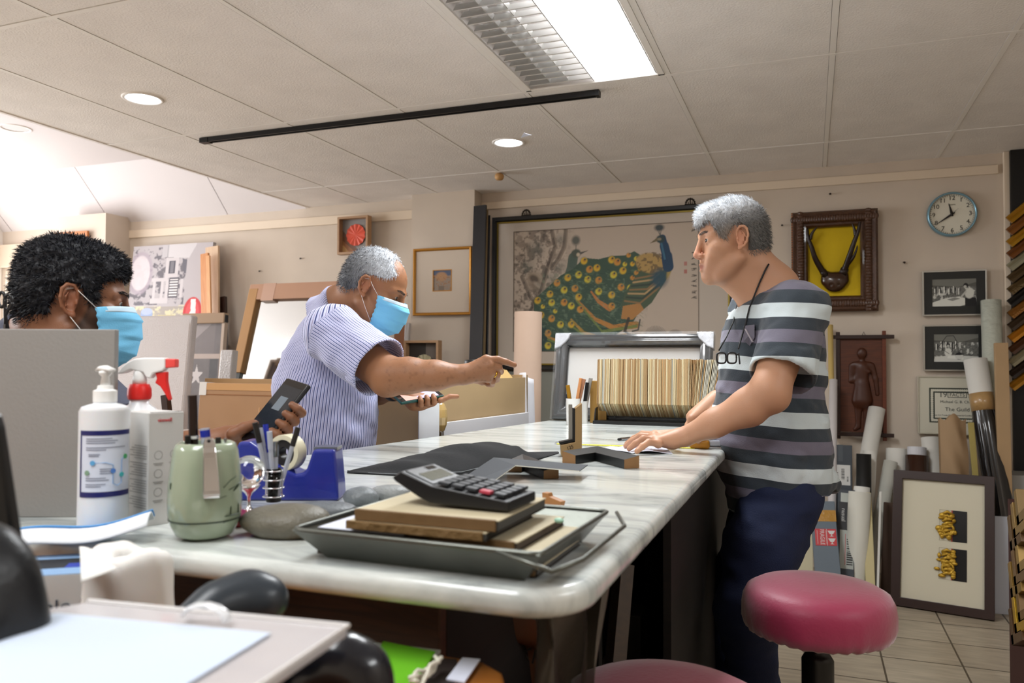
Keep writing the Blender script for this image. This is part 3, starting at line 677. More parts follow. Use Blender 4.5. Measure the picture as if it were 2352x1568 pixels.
# --- black and white workshop photographs ---
def shop_photo(seed):
    r = Ras(220, 150, '#6d6d68'); n = r.noise(9, seed); n2 = r.noise(25, seed+1)
    r.rect(0, .7, 1, 1, '#55554f'); r.poly([(0, .78), (.6, .7), (1, .86), (1, 1), (0, 1)], '#74746d'); r.put((n2-.5)*3*(r.Y < .72), '#26262a', .9); r.put((n-.58)*8*(r.Y < .7), '#d8d8d0', .8)
    for k in range(16): x = .05+.035*k+RNG.uniform(0, .02); r.rect(x, .5+RNG.uniform(-.1, .05), x+.022, .68+RNG.uniform(-.05, .06), ('#e0e0d8', '#1b1b1d', '#a0a09a')[k % 3])
    return r
r = shop_photo(5); r.poly([(0, 0), (.02, .16), (.3, .3), (.62, .36), (.76, .28), (.74, .06), (.6, 0)], '#dadad2'); r.poly([(.34, .26), (.52, .33), (.64, .28), (.46, .2)], '#8a8a84'); r.poly([(.74, 0), (.74, .3), (.84, .34), (.98, .3), (1, 0)], '#141416')
r.ell(.84, .47, .11, .21, '#cfcfc6', -.15, 1, .2); r.ell(.76, .74, .06, .1, '#18181a', 0, 1, .2); r.ell(.745, .7, .04, .06, '#b9b9b0', 0, 1, .3); r.line([(.76, .52), (.7, .42), (.66, .34)], .03, '#b9b9b0')
T, W, Hh = wallT(2118, 621, 2266, 725, WY-.02)
sil = mat('silver_edge', '#a9a59c', .35, metal=.6); bm = mat('black_mount', '#20211f', .55)
picture('framed_photograph', 'black and white photograph of a workshop in black mount, just below the clock', 'picture', T, W, Hh, .008, .018, sil, mount=bm, ras=r, win=(W*.155, Hh*.21, W*.84, Hh*.81), zin=.01, group='framed workshop photographs')
r = shop_photo(15); r.poly([(0, 0), (.03, .2), (.5, .24), (1, .2), (1, 0)], '#cfcfc8'); r.ell(.33, .34, .09, .17, '#d6d6ce', 0, 1, .2); r.ell(.33, .6, .05, .08, '#1a1a1c', 0, 1, .2); r.ell(.33, .57, .035, .05, '#b5b5ad', 0, 1, .3); r.ell(.57, .22, .1, .14, '#151517', 0, 1, .2); r.poly([(.3, .14), (.34, .24), (.66, .26), (.66, .1)], '#e6e6de', .8)
r.line([(.12, .55), (.3, .92), (.45, .93), (.53, .7), (.4, .36)], .01, '#19191b'); r.line([(.12, .55), (.15, .5), (.35, .3)], .008, '#19191b')
T, W, Hh = wallT(2120, 746, 2266, 852, WY-.02)
picture('framed_photograph', 'black and white photograph of two workers in black mount, above the certificate', 'picture', T, W, Hh, .008, .018, sil, mount=bm, ras=r, win=(W*.17, Hh*.2, W*.87, Hh*.8), zin=.01, group='framed workshop photographs')
# --- certificate ---
T, W, Hh = wallT(2107, 864, 2290, 998, WY-.02)
t = picture('framed_certificate', 'certificate with patterned dark border in thin pale frame beside paper rolls', 'certificate', T, W, Hh, .007, .016, mat('pale_frame', '#bdb6a4', .4), mount=mat('cert_mount', '#cfcab8', .8), zin=.008)
x0, y0, x1, y1 = W*.15, Hh*.2, W*.86, Hh*.8
m = MB(); mm = frame_mb(x1-x0, y1-y0, [(0, 0), (0, .0012), (.028, .0012), (.028, 0)]); obj('border', mm, mat('cert_border', '#3f443a', .7), t, T=Tr(x0, y0, .01))
m = MB()
for k in range(26):
    u = .014+k*(x1-x0-.028)/25
    for y in (.014, y1-y0-.014): m.ball((u, y, .0015), (.0058, .0075, .0006), 8, 4)
for k in range(1, 16):
    u = .014+k*(y1-y0-.028)/16
    for x in (.014, x1-x0-.014): m.ball((x, u, .0015), (.0075, .0058, .0006), 8, 4)
obj('border_pattern', m, mat('cert_paper', '#d5d1c0', .8), t, T=Tr(x0, y0, .01))
obj('certificate_sheet', rect_mb(x0+.026, y0+.026, x1-.026, y1-.026, .0098, .0108), mat('cert_paper'), t)
cx = (x0+x1)/2
for s, sz, dx, yy in (('19', .042, -.07, .68), ('94', .042, .07, .68), ('FACTS', .026, 0, .68), ('Michael G. B. Chew', .021, 0, .56), ('The Guild', .03, 0, .43), ('Fine Art Trade Guild, Framed & Certified Member', .0115, 0, .33)):
    text('lettering', s, sz, mat('cert_ink', '#3b3f3b', .7), t, Tr(cx+dx, Hh*yy, .0112))
m = frame_mb(.094, .03, [(0, 0), (0, .001), (.003, .001), (.003, 0)]); obj('name_box', m, mat('cert_ink'), t, T=Tr(cx-.047, Hh*.68-.015, .0108))
# --- carved wooden relief hung in crossed bars ---
T, W, Hh = wallT(1920, 770, 2036, 1000, WY-.03); T.translation.x += .0
t = thing('wood_carving', 'dark reddish carved wood relief of a standing figure in crossed bars', 'wood carving', T=T)
mw_ = wood('relief_wood', '#4a2413', '#5f3018', .5, (4, 60, 4), 3); md = mat('dark_stick', '#2a140c', .5)
obj('panel', rect_mb(.02, .02, W-.01, Hh-.01, .0, .014), mw_, t)
m = MB()
for x in (.012, W-.012): m.box((x, Hh/2, .018), (.022, Hh+.045, .02)); 
obj('side_bar', MB().box((.012, Hh/2, .018), (.022, Hh+.04, .02)), md, t, bevel=.002); obj('side_bar', MB().box((W-.012, Hh/2, .018), (.02, Hh+.05, .02)), wood('redder', '#5f2a15', '#6d351c'), t, bevel=.002)
obj('cross_bar', MB().box((W/2+.01, Hh-.01, .03), (W+.06, .022, .018)), md, t, bevel=.002); obj('cross_bar', MB().box((W/2+.01, .008, .03), (W+.05, .022, .018)), md, t, bevel=.002)
obj('hanging_loop', MB().tube([(W*.53, Hh, .02), (W*.53+.008, Hh+.02, .02), (W*.53+.016, Hh, .02)], .002, 6), md, t)
F = Field((-.13, -.28, -.01), (.13, .26, .06), .006); s = Hh/.5*1.0
F.ell((.0, .185, .02), (.023, .03, .022), .006); F.cap((0, .15, .014), (0, .16, .014), .012, .012, .006); F.cap((-.03, .125, .013), (.03, .125, .013), .018, .018, .01); F.cap((0, .11, .015), (0, .02, .015), .032, .028, .01); F.cap((-.045, .12, .012), (-.05, .04, .012), .016, .012, .01); F.cap((-.05, .04, .012), (-.01, .06, .02), .012, .01, .01)
F.cap((.045, .12, .012), (.062, .05, .012), .016, .012, .01); F.cap((.062, .05, .012), (.07, -.03, .012), .012, .01, .01); F.cap((0, .02, .015), (.0, -.06, .012), .035, .05, .01); F.cap((-.02, -.05, .012), (-.018, -.2, .012), .02, .012, .008); F.cap((.02, -.05, .012), (.02, -.2, .012), .02, .012, .008)
F.cap((-.02, -.2, .012), (-.035, -.215, .012), .012, .01, .006); F.cap((.02, -.2, .012), (.045, -.215, .012), .012, .01, .006); F.cap((0, .1, .03), (.03, .09, .03), .014, .012, .008)
v, f = F.surf(); v = relax(v, f, 1); v *= np.array([1.15, 1.1, .7]); v += np.array([W*.52, Hh*.47, .01]); v = v@np.array(T)[:3, :3].T+np.array(T)[:3, 3]; body_obj('carved_figure', v, f, mat('relief_dark', '#44200f', .42), t)
# --- gold frame on the pillar ---
T, W, Hh = wallT(951, 569, 1085, 724, 4.9-.022)
r = Ras(120, 120, '#8d7f72'); n = r.noise(14, 3); r.rect(0, .72, 1, 1, '#4f5a72'); r.ell(.45, .68, .35, .25, '#a8805c', 0, 1, .3); r.put((n-.5)*4*(r.Y < .75), '#b98452', .8); r.put((n-.6)*6*(r.Y < .7), '#6b4a3a', .8); r.rect(.3, 0, .6, .25, '#6e5e50', .7)
t = picture('gold_framed_picture', 'thin gold frame on the pillar holding one tiny picture in wide mount', 'picture', T, W, Hh, .02, .022, mat('gold_leaf', '#b57e2f', .3, metal=.5), prof=[(0, 0), (0, .018), (.004, .022), (.012, .02), (.02, .012), (.02, 0)], mount=mat('cream_mount', '#cbbcab', .7), ras=r, win=(W*.34, Hh*.36, W*.655, Hh*.67), zin=.006)
obj('inner_slip', frame_mb(W*.325, Hh*.32, [(0, 0), (0, .002), (.005, .002), (.005, 0)]), mat('gold_leaf'), t, T=Tr(W*.335, Hh*.355, .0075))
# --- frame on the far pillar, behind the dark hair ---
T, W, Hh = wallT(128, 533, 204, 640, 4.78-.02)
picture('framed_picture', 'orange-brown frame on the far left pillar above the dark hair', 'picture', T, W, Hh, .03, .02, mat('orange_frame', '#b06a33', .4), mount=mat('cream_mount'))
# --- two box frames ---
def boxframe(label, T, W, Hh, ras, spx, kind):
    t = thing('box_frame', label, 'picture', T=T, group='pale wooden box frames'); wd = wood('pale_oak', '#a4805f', '#b28e6b', .5, (6, 60, 60)); d = .055
    obj('frame', frame_mb(W, Hh, flat(.016, d)), wd, t, bevel=.001)
    ras.mesh('picture_sheet', W-.024, Hh-.024, t, Tr(.012, .012, .006), .5)
    return t
r = Ras(120, 140, '#8b8784'); r.poly([(0, 0), (0, .45), (.1, .5), (.62, 0)], '#a5714c'); r.poly([(0, .4), (0, .7), (.62, .06), (.52, 0)], '#6e4a38', .8); r.poly([(0, 0), (.3, 0), (.05, .25), (0, .25)], '#d8ae78'); r.line([(.8, 0), (.8, 1)], .006, '#75716f')
T, W, Hh = wallT(784, 499, 852, 585, WY-.055); W *= 1.02
t = boxframe('pale box frame with a red folded paper rosette, above the man in striped shirt', T, W, Hh, r, None, 0)
m = MB(); cx, cy, R_ = W*.52, Hh*.52, W*.31
for k in range(24): 
    a0, a1 = 2*pi*k/24, 2*pi*(k+1)/24; z0, z1 = (.012, .022) if k % 2 else (.022, .012)
    m.add([(cx, cy, .02), (cx+R_*cos(a0), cy+R_*sin(a0), z0), (cx+R_*cos(a1), cy+R_*sin(a1), z1)], [(0, 1, 2)])
mr_ = mat('rosette_red', '#e0604a', .5, attr=None); obj('rosette', m, mr_, t)
T, W, Hh = wallT(936, 782, 1015, 870, 4.6)
r = Ras(120, 120, '#4b433d'); r.rect(0, .4, .55, 1, '#2d2723'); r.poly([(0, 0), (1, 0), (1, .38), (0, .5)], '#3c342e'); r.rect(.55, .5, 1, 1, '#6a615a')
t = boxframe('pale box frame with a grey folded paper fan, behind the pointing forearm', T, W, Hh, r, None, 1)
m = MB(); cx, cy, R_ = W*.52, Hh*.36, W*.28
for k in range(16):
    a0, a1 = -.2+(pi+.4)*k/16, -.2+(pi+.4)*(k+1)/16; z0, z1 = (.012, .024) if k % 2 else (.024, .012)
    m.add([(cx, cy, .018), (cx+R_*cos(a0), cy+R_*sin(a0), z0), (cx+R_*cos(a1), cy+R_*sin(a1), z1)], [(0, 1, 2)])
obj('paper_fan', m, mat('fan_grey', '#b3ab8d', .6), t)
zs = T.translation.z
# tall carton that carries it
kr = mat('kraft_card', '#a67c4e', .75, bump=.2, bscale=12, var=.07, vscale=6); kr2 = mat('kraft_light', '#b99a63', .75, bump=.15, bscale=14, var=.06, vscale=5)
def carton(name, label, lo, hi, mt, rz=0, tape=True, group=None, cat='box'):
    c = ((lo[0]+hi[0])/2, (lo[1]+hi[1])/2, lo[2]); d = (hi[0]-lo[0], hi[1]-lo[1], hi[2]-lo[2]); t = thing(name, label, cat, c, rz, group)
    obj('carton_body', MB().box((0, 0, d[2]/2), d), mt, t, bevel=.003)
    if tape: obj('tape', MB().box((0, 0, d[2]/2+.0005), (d[0]+.0015, .05 if d[1] > .1 else d[1]*.5, d[2]+.001)), mat('brown_tape', '#9b7441', .25, coat=.4), t)
    return t
carton('cardboard_box', 'tall brown carton standing behind the man in the striped shirt', (T.translation.x-.06, 4.5, 0), (T.translation.x+W+.05, 4.78, zs-.0005), kr)
# --- small nails and holes on the wall ---
for k, (px, py) in enumerate(((1905, 445), (2075, 602), (1795, 517), (598, 622), (738, 655), (692, 593))):
    p = atY(px, py, WY); m = MB(); m.cyl((p.x, WY, p.z), (p.x+.004, WY-.018, p.z-.004), .0035, n=8); m.cyl((p.x+.004, WY-.018, p.z-.004), (p.x+.004, WY-.02, p.z-.004), .0065, n=8)
    solo('wall_nail', m, mat('dark_bronze'), ['old nail in the wall above the antlers frame', 'old nail in the wall under the clock', 'old nail in the wall left of the antlers frame', 'old nail in the wall left of the striped-shirt man', 'old nail in the wall above the leaning mirror', 'old nail in the wall under the red rosette frame'][k], 'nail', 'old nails in the back wall')
# ================= things leaning and standing around the room =================
def leanT(xl, xr, yt, yb, Yt, Yb, ybr=None, floor=False):
    """plane standing from bottom (depth Yb) to top (depth Yt); measured left/right at the bottom edge"""
    a = atY(xl, yb, Yb); b = atY(xr, ybr or yb, Yb); t = atY(xl, yt, Yt)
    ex = V(b.x-a.x, 0, 0); up_ = V(0, Yt-Yb, t.z-a.z)
    if floor: q = up_*((a.z-.012)/up_.z); a = a-q; up_ = up_+q
    return basis(a, ex, up_), b.x-a.x, up_.length
def slab(name, label, cat, T, W, Hh, th, m, group=None, bevel=.002):
    t = tag(obj(name, rect_mb(0, 0, W, Hh, -th, 0), m, None, T=T, bevel=bevel), label, cat, group); return t
def rod(name, label, cat, top, bot, r, m, group=None, hollow=True, n=24, extra=None):
    """roll or tube between two room points"""
    a, b = Vector(bot), Vector(top); d = b-a; L_ = d.length
    T = basis(a, d.cross(V(0, 1, 0)) if abs(d.normalized().y) < .9 else V(1, 0, 0), V(0, 1, 0)); zx = d.normalized(); xx = V(0, 1, 0).cross(zx).normalized(); yy = zx.cross(xx)
    T = Matrix((xx, yy, zx)).transposed().to_4x4(); T.translation = a
    t = thing(name, label, cat, T=T, group=group)
    prof = [(r, 0), (r, L_)]+([(r-.004, L_), (r-.004, L_-.12), (.001, L_-.12)] if hollow else [(.001, L_)])
    obj('roll_body', MB().lathe(prof, n, cap=False), m, t, smooth=True, bevel=0)
    return t, L_
def autosmooth(o, a=40):
    me = o.data
    me.polygons.foreach_set('use_smooth', [False]*len(me.polygons))
m_pap = mat('white_paper_roll', '#dddad2', .65, var=.04, vscale=9); m_crm = mat('cream_board', '#d9cfae', .75); m_gry = mat('grey_board', '#8f8d88', .7, var=.05)
m_film = mat('clear_film', '#eef0f2', .12, alpha=.07, spec=.4, bump=1, bscale=35); m_bub = mat('bubble_wrap', '#dcd6d4', .3, alpha=.72, bump=1, bscale=160, coat=.3); m_pine = wood('pine_orange', '#c2814e', '#d0925e', .45, (40, 40, 3)); m_pale = wood('pale_wood', '#c8a98a', '#d4b798', .5, (40, 40, 3))
mv = lambda p, d: Vector(p)+Vector(d)
# --- left group ---
# pop art canvas
T, W, Hh = leanT(286, 470, 568, 775, 4.92, 4.84)
r = Ras(200, 210, '#b3acae'); n = r.noise(22, 8); n2 = r.noise(8, 9)
r.rect(.0, .1, .62, .96, '#b3acae'); r.put((n-.5)*9*(r.X < .72)*(r.Y > .35)*(r.Y < .97), '#5f5b62', .9)
r.rect(.38, .86, .72, 1, '#b9b4b6'); 
for k in range(26): r.line([(.45+k*.011, .86), (.45+k*.011, .99)], .0018, '#6a666c')
r.rect(.44, .64, .6, .85, '#c6bfc0'); r.rect(.48, .68, .56, .82, '#55525a'); r.rect(.5, .69, .54, .81, '#77747a'); r.poly([(.66, .7), (.76, .62), (.78, .8), (.64, .84)], '#66636b'); r.rect(.5, .42, .62, .64, '#5a575e')
for k in range(7): r.rect(.51, .44+k*.028, .61, .453+k*.028, '#e6e0de')
for x in (.3, .4, .46, .64): r.rect(x, .42, x+.035, .62, '#c6bfc0')
r.rect(.28, .6, .48, .64, '#c6bfc0'); r.rect(.28, .36, .5, .42, '#c6bfc0'); r.rect(.74, .35, 1, 1, '#b3acae'); r.poly([(.7, .3), (.7, .85), (.82, .85), (.8, .3)], '#b3acae'); r.poly([(.46, .86), (.72, .84), (.8, .98), (.8, 1), (.46, 1)], '#c9c4c5')
r.ell(.12, .7, .17, .25, '#a79aa4', 0, .75, .1); r.ell(.12, .7, .13, .2, '#e3d9d9', 0, .6, .1); r.rect(0, .12, 1, .33, '#a39a91', .9); r.put((n-.48)*9*(r.Y < .34)*(r.Y > .0), '#d8cfa8', .8)
r.rect(.18, .1, .33, .28, '#93a3c4'); r.ell(.255, .28, .075, .04, '#aab4cc', 0, 1, .1); r.rect(.4, .12, .6, .24, '#c9bd8f'); r.ell(.82, .26, .115, .165, '#c2393c', 0, 1, .05); r.ell(.82, .26, .085, .13, '#d5575a', 0, .8, .1); r.poly([(.79, .4), (.85, .4), (.87, .12), (.81, .12)], '#e7dcdb'); r.poly([(.78, .24), (.86, .24), (.84, .34)], '#e7dcdb')
t = thing('canvas_print', 'canvas print of grey temple fronts with a red round sign, behind the bearded man', 'canvas print', T=T)
obj('stretched_canvas', rect_mb(0, 0, W, Hh, -.035, -.001), mat('canvas_edge', '#a39c9a', .8), t, bevel=.002); r.mesh('printed_face', W, Hh, t, Tr(0, 0, .0006), .7)
c0 = atY(262, 775, 4.7); solo('low_cabinet', MB().bb((c0.x, 4.55, 0), (atY(466, 775, 4.7).x-.06, 4.98, T.translation.z-.003)), mat('cab_grey', '#8d8680', .6), 'low grey cabinet by the back wall under the canvas print', 'cabinet', T=I4)
# pale and orange mouldings
def plank(name, label, cat, x0, x1, yt, yb, Yt, Yb, th, m, group=None, dx=0):
    a = atY(x0, yb, Yb); b = atY(x1, yb, Yb); t = atY(x0+dx, yt, Yt); e = t-a; w0 = b.x-a.x; a = a-e*((a.z-.01)/e.z); b = V(a.x+w0, a.y, a.z)
    T = basis(a, (1, 0, 0), (t.x-a.x, Yt-Yb, t.z-a.z)); ey = V(t.x-a.x, Yt-Yb, t.z-a.z); z = ey.normalized(); x = V(1, 0, 0)-z*z.x; x.normalize(); y = z.cross(x)
    T = Matrix((x, y, z)).transposed().to_4x4(); T.translation = a
    return tag(obj(name, rect_mb(0, 0, (b.x-a.x), th, 0, ey.length), m, None, T=T, bevel=.002), label, cat, group)
plank('moulding_length', 'broad pale wooden moulding leaning behind the canvas print', 'frame moulding', 478, 508, 572, 1000, 4.95, 4.75, .02, m_pale, dx=12)
plank('moulding_length', 'orange wooden moulding leaning right beside the canvas print', 'frame moulding', 474, 492, 588, 1000, 4.9, 4.66, .02, m_pine, dx=10)
plank('moulding_length', 'narrow orange moulding leaning before the broad pale one', 'frame moulding', 490, 499, 592, 1000, 4.85, 4.62, .015, wood('pine2', '#cf9663', '#dca674', .45, (40, 40, 3)), dx=6)
plank('moulding_length', 'short dark brown and black moulding beside the bubble wrap', 'frame moulding', 517, 530, 684, 1000, 4.96, 4.8, .03, mat('dark_brown_gloss', '#2c1710', .3), dx=6)
# bubble wrapped panels
T, W, Hh = leanT(235, 413, 727, 1010, 3.22, 3.15, floor=True)
slab('bubble_wrapped_picture', 'large panel in bubble wrap standing right behind the bearded man', 'wrapped panel', T, W, Hh, .05, mat('bubble_grey', '#bdb4b2', .35, bump=.8, bscale=170, coat=.3), bevel=.012)
T, W, Hh = leanT(392, 505, 727, 1010, 3.84, 3.78)
t = thing('wrapped_picture', 'dark framed picture with a white star under plastic film', 'wrapped picture', T=T)
obj('frame', frame_mb(W, Hh, flat(.02, .03)), mat('pale_frame2', '#b8a18c', .5), t); r = Ras(90, 200, '#5d5250'); n = r.noise(20, 4); r.put((n-.4), '#7a6e6c', .7); r.rect(0, .66, 1, .7, '#b9a59a'); r.rect(0, .7, .8, .98, '#6d605e'); r.poly([(.05, .7), (.8, .98), (.5, .98), (.05, .8)], '#a89c9a', .6); r.rect(.72, .3, .9, .66, '#2f2726')
P = []; 
for k in range(10): a = pi/2+k*pi/5; q = .11 if k % 2 == 0 else .045; P.append((.45+q*cos(a)*1.4, .52+q*sin(a)*.8))
r.poly(P, '#cfc6c4'); r.mesh('picture_sheet', W-.03, Hh-.03, t, Tr(.015, .015, .01), .5); obj('film_cover', rect_mb(-.006, -.004, W+.006, Hh+.008, -.01, .036), m_film, t, bevel=.006)
obj('top_corner', rect_mb(W*.15, Hh-.05, W, Hh+.012, -.008, .038), mat('corner_brown', '#a08468', .6), t, bevel=.004)
T, W, Hh = leanT(490, 518, 803, 1000, 3.65, 3.6, floor=True); slab('bubble_wrapped_picture', 'small stack of boards in bubble wrap before the cardboard-edged mirror', 'wrapped panel', T, W, Hh, .05, mat('bubble_pale', '#bdb6b2', .25, bump=1, bscale=90, coat=.4), bevel=.006)
# mirror with cardboard edge guards
T, W, Hh = leanT(511, 790, 664, 1010, 4.4, 4.1)
t = thing('mirror', 'big leaning mirror with brown cardboard guards taped over its edges', 'mirror', T=T)
c0 = T.translation; solo('low_cabinet', MB().bb((c0.x-.35, 3.7, 0), (c0.x+W+.05, 4.34, c0.z-.004)), mat('cab_brown', '#6d5a48', .6), 'low brown cabinet under the mirror behind the cartons', 'cabinet', T=I4)
obj('dark_frame', frame_mb(W, Hh, flat(.05, .03)), mat('dark_green_frame', '#20221a', .4), t)
obj('looking_glass', rect_mb(.03, .03, W-.03, Hh-.03, .008, .012), mat('mirror_glass', '#e9edec', .06, metal=1), t)
obj('card_guard', rect_mb(-.012, Hh-.1, W, Hh+.012, .0, .04), mat('guard_pink', '#b98f74', .7, bump=.2, bscale=20), t, bevel=.004)
obj('card_guard', rect_mb(-.012, Hh*.42, .062, Hh-.02, -.002, .042), mat('guard_tan', '#b28758', .7, bump=.2, bscale=20), t, bevel=.004)
obj('tape_patch', rect_mb(.1, Hh-.11, .2, Hh+.014, -.001, .0412), mat('tape_pink', '#c29c86', .35), t)
# cartons before it
m_or = mat('carton_orange', '#a67f5b', .7, bump=.15, bscale=16, var=.05, vscale=5)
def cartonT(name, label, T, W, Hh, dp, m, parts):
    t = thing(name, label, 'box', T=T); obj('carton_body', rect_mb(0, 0, W, Hh, -dp, 0), m, t, bevel=.004)
    for nm, q, mm in parts: obj(nm, MB().bb(*q), mm, t, bevel=.0005)
    return t
T, W, Hh = leanT(452, 800, 878, 985, 3.02, 3.0); 
T2 = T.copy(); base = T.translation.z
t = cartonT('cardboard_box', 'flat orange-brown carton with taped top left of the striped shirt', T, W, Hh, .1, m_or, [('tape_strip', ((.0, Hh-.035, .0), (W, Hh-.002, .002)), mat('clear_tape', '#c79a6a', .15, coat=.6)), ('fold_line', ((.0, Hh-.058, .0), (W, Hh-.054, .002)), mat('fold_dark', '#8f5f38', .8)), ('corner_guard', ((-.002, Hh-.06, -.1), (.04, Hh+.003, .003)), mat('white_card', '#dcd8d4', .7)), ('tape_piece', ((W*.42, Hh*.05, .0), (W*.425, Hh*.5, .0015)), mat('clear_tape'))])
T, W, Hh = leanT(462, 800, 868, 985, 3.32, 3.3); cartonT('cardboard_box', 'second brown carton standing behind the taped one', T, W, Hh, .1, mat('carton_tan', '#ad8a60', .7, bump=.15, bscale=16), [])
b0 = atY(440, 985, 3.0)
m = MB().bb((b0.x-.05, 2.95, 0), (b0.x+.75, 3.6, T2.translation.z-.004)); solo('storage_box', m, mat('pale_crate', '#b9b0aa', .6), 'pale grey crate under the brown cartons beside the table', 'box', bevel=.006, T=I4)
plank('moulding_length', 'dark brown moulding upright left of the taped carton', 'frame moulding', 434, 447, 905, 1010, 3.05, 3.0, .03, mat('dark_brown_gloss'), dx=2)
# cards right of the masked man's head
T, W, Hh = leanT(896, 930, 745, 1000, 4.85, 4.8); 
t = thing('wrapped_picture', 'brown board in clear wrap standing right of the old man\'s masked chin', 'wrapped picture', T=T)
obj('board', rect_mb(0, 0, W*.75, Hh, -.02, 0), mat('brown_board', '#8d5a38', .6), t); obj('wrap_edge', rect_mb(W*.72, 0, W, Hh+.01, -.03, .005), mat('bubble_pale'), t, bevel=.004)
# between the man and the big carton: yellow card, black moulding, marbled panel
plank('card_sheet', 'yellow-brown cardboard strip just right of the striped shirt hem', 'cardboard', 862, 893, 880, 1150, 3.2, 3.1, .02, mat('yellow_card', '#a8854a', .7), dx=2)
T, W, Hh = leanT(872, 1010, 880, 1150, 3.2, 3.06, floor=True)
t = thing('marbled_board', 'grey marbled board with pale edge leaning behind the held phone', 'panel', T=T); obj('panel_face', rect_mb(0, 0, W, Hh, -.02, 0), mat('marbled', '#b3afaa', .5, var=.25, vscale=7), t, bevel=.002); obj('pale_edge', rect_mb(-.002, 0, .025, Hh, -.022, .004), mat('pale_edge', '#a7a399', .5), t); obj('dark_edge', rect_mb(-.05, 0, -.003, Hh*.99, -.04, .0), mat('dark_edge', '#231d18', .5), t)
# big open carton with white foam sheets, at an angle beside the table
a = atZ(985, 1004, .96); b_ = atY(1222, 975, 3.02); b_.z = .96
ex = V(b_.x-a.x, b_.y-a.y, 0); W = ex.length; ex.normalize(); ang = atan2(ex.y, ex.x); nrm = V(ex.y, -ex.x, 0)
T = Matrix.Translation((a.x, a.y, 0)) @ Matrix.Rotation(ang, 4, 'Z')
zt_ = atD(1100, 868, 3.25).z; d0 = .22
TOP = atY(1200, 850, 2.9).z
t = thing('cardboard_box', 'big open tan carton holding white foam sheets beside the table end', 'box', T=T)
k1 = mat('box_tan', '#a38a66', .65, bump=.2, bscale=14, var=.06, vscale=6)
m = MB(); m.bb((0, .02, 0), (W, .028, TOP-.03)); m.bb((0, d0, 0), (W, d0+.008, TOP)); m.bb((0, .02, 0), (.008, d0, TOP-.03)); m.bb((W-.008, .02, 0), (W, d0, TOP-.02)); m.bb((0, .02, 0), (W, d0, .01))
obj('carton_body', m, k1, t)
obj('sloping_flap', MB().add([(0, .02, TOP-.13), (W*.98, .02, TOP-.1), (W*.98, .11, TOP), (.12, .11, TOP), (0, .028, TOP-.135), (W*.98, .028, TOP-.105), (W*.98, .118, TOP-.006), (.12, .118, TOP-.006)], [(0, 1, 2, 3), (7, 6, 5, 4), (0, 4, 5, 1), (1, 5, 6, 2), (2, 6, 7, 3), (3, 7, 4, 0)]), kr2, t)
obj('side_flap', MB().add([(-.02, .0, .85), (.05, .0, .87), (.09, .02, TOP-.12), (-.01, .02, TOP-.1), (-.02, .01, .85), (.05, .01, .87), (.09, .03, TOP-.12), (-.01, .03, TOP-.1)], [(0, 1, 2, 3), (7, 6, 5, 4), (0, 4, 5, 1), (1, 5, 6, 2), (2, 6, 7, 3), (3, 7, 4, 0)]), k1, t)
obj('torn_tape', MB().ball((.06, -.01, 1.02), (.03, .012, .05), 9, 6), mat('shiny_tape', '#b89a62', .08, coat=1), t)
def Tslab(name, label, x0, x1, z0, z1, y, th, m, cat='foam sheet', lean=0):
    return tag(obj(name, MB().bb((0, 0, 0), (x1-x0, th, z1-z0)), m, None, T=T @ Tr(x0, y, z0) @ Matrix.Rotation(lean, 4, 'X'), bevel=.001), label, cat)
m_fo = mat('foam_white', '#c9c8cb', .7); m_fo2 = mat('foam_grey', '#b9b6b4', .75, var=.08, vscale=30, stretch=(1, 1, 8))
Tslab('foam_sheet', 'taller white foam sheet standing against the open tan carton', .09, W-.03, .3, TOP-.17, -.0, .012, m_fo, lean=radians(-.0))
Tslab('foam_sheet', 'lower grey-white ribbed foam sheet before the open tan carton', .06, W-.0, .3, TOP-.28, -.018, .014, m_fo2)
Tslab('paper_sheet', 'folded white paper scrap hooked on the carton corner by the table', -.1, .015, .88, 1.07, -.03, .004, mat('paper_white', '#d4d6db', .7), cat='paper')
m = MB().grid(lambda u, v: (W-.02+u*.09-.02*v, .02+.05*sin(u*3)-.02*v, TOP-.01-v*.3-.03*u*u), 8, 14); o = obj('paper_sheet', m, mat('paper_white2', '#c5c4c8', .7), None, smooth=True, T=T, solid=.002); tag(o, 'limp white paper hanging over the right corner of the open carton', 'paper')
tp = atY(1159, 832, 2.98); m = MB().lathe([(.001, 0), (.031, 0), (.034, .006), (.034, .03), (.03, .036), (.001, .037)], 32, c=(0, 0, 0)); T3 = T @ Tr(W*.72, .155, TOP+.004)
t = thing('lens_cap', 'black round lid lying on the open carton behind the pointing finger', 'lid', T=T3); obj('lid_body', m, mat('black_plastic', '#141414', .35), t, smooth=True, bevel=.001)
m = MB().bb((.12, .115, TOP-.0), (W*.97, d0+.008, TOP+.0035)); solo('card_sheet', m, mat('card_top', '#8f7a55', .7), 'brown cardboard sheet lying on top of the open tan carton', 'cardboard', T=T)
# --- black leaning mouldings beside the pillar ---
plank('moulding_length', 'wide black moulding leaning in the corner by the pillar', 'frame moulding', 1074, 1104, 480, 1060, 4.94, 4.6, .02, mat('charcoal', '#2b2b2e', .45), dx=29)
plank('moulding_length', 'thin raw wood strip between black moulding and peacock painting', 'frame moulding', 1105, 1112, 488, 1060, 4.965, 4.66, .012, mat('raw_strip', '#7b6543', .6), dx=22)
plank('moulding_length', 'narrow black moulding leaning against the left side of the peacock painting', 'frame moulding', 1113, 1120, 500, 1060, 4.985, 4.7, .012, m_black, dx=18)
# grey board under the painting
T, W, Hh = leanT(1120, 1700, 852, 1200, 4.98, 4.93, floor=True); slab('grey_board', 'large grey-green board standing on the floor under the peacock painting', 'board', T, W, Hh, .02, mat('grey_green', '#7f8077', .6))
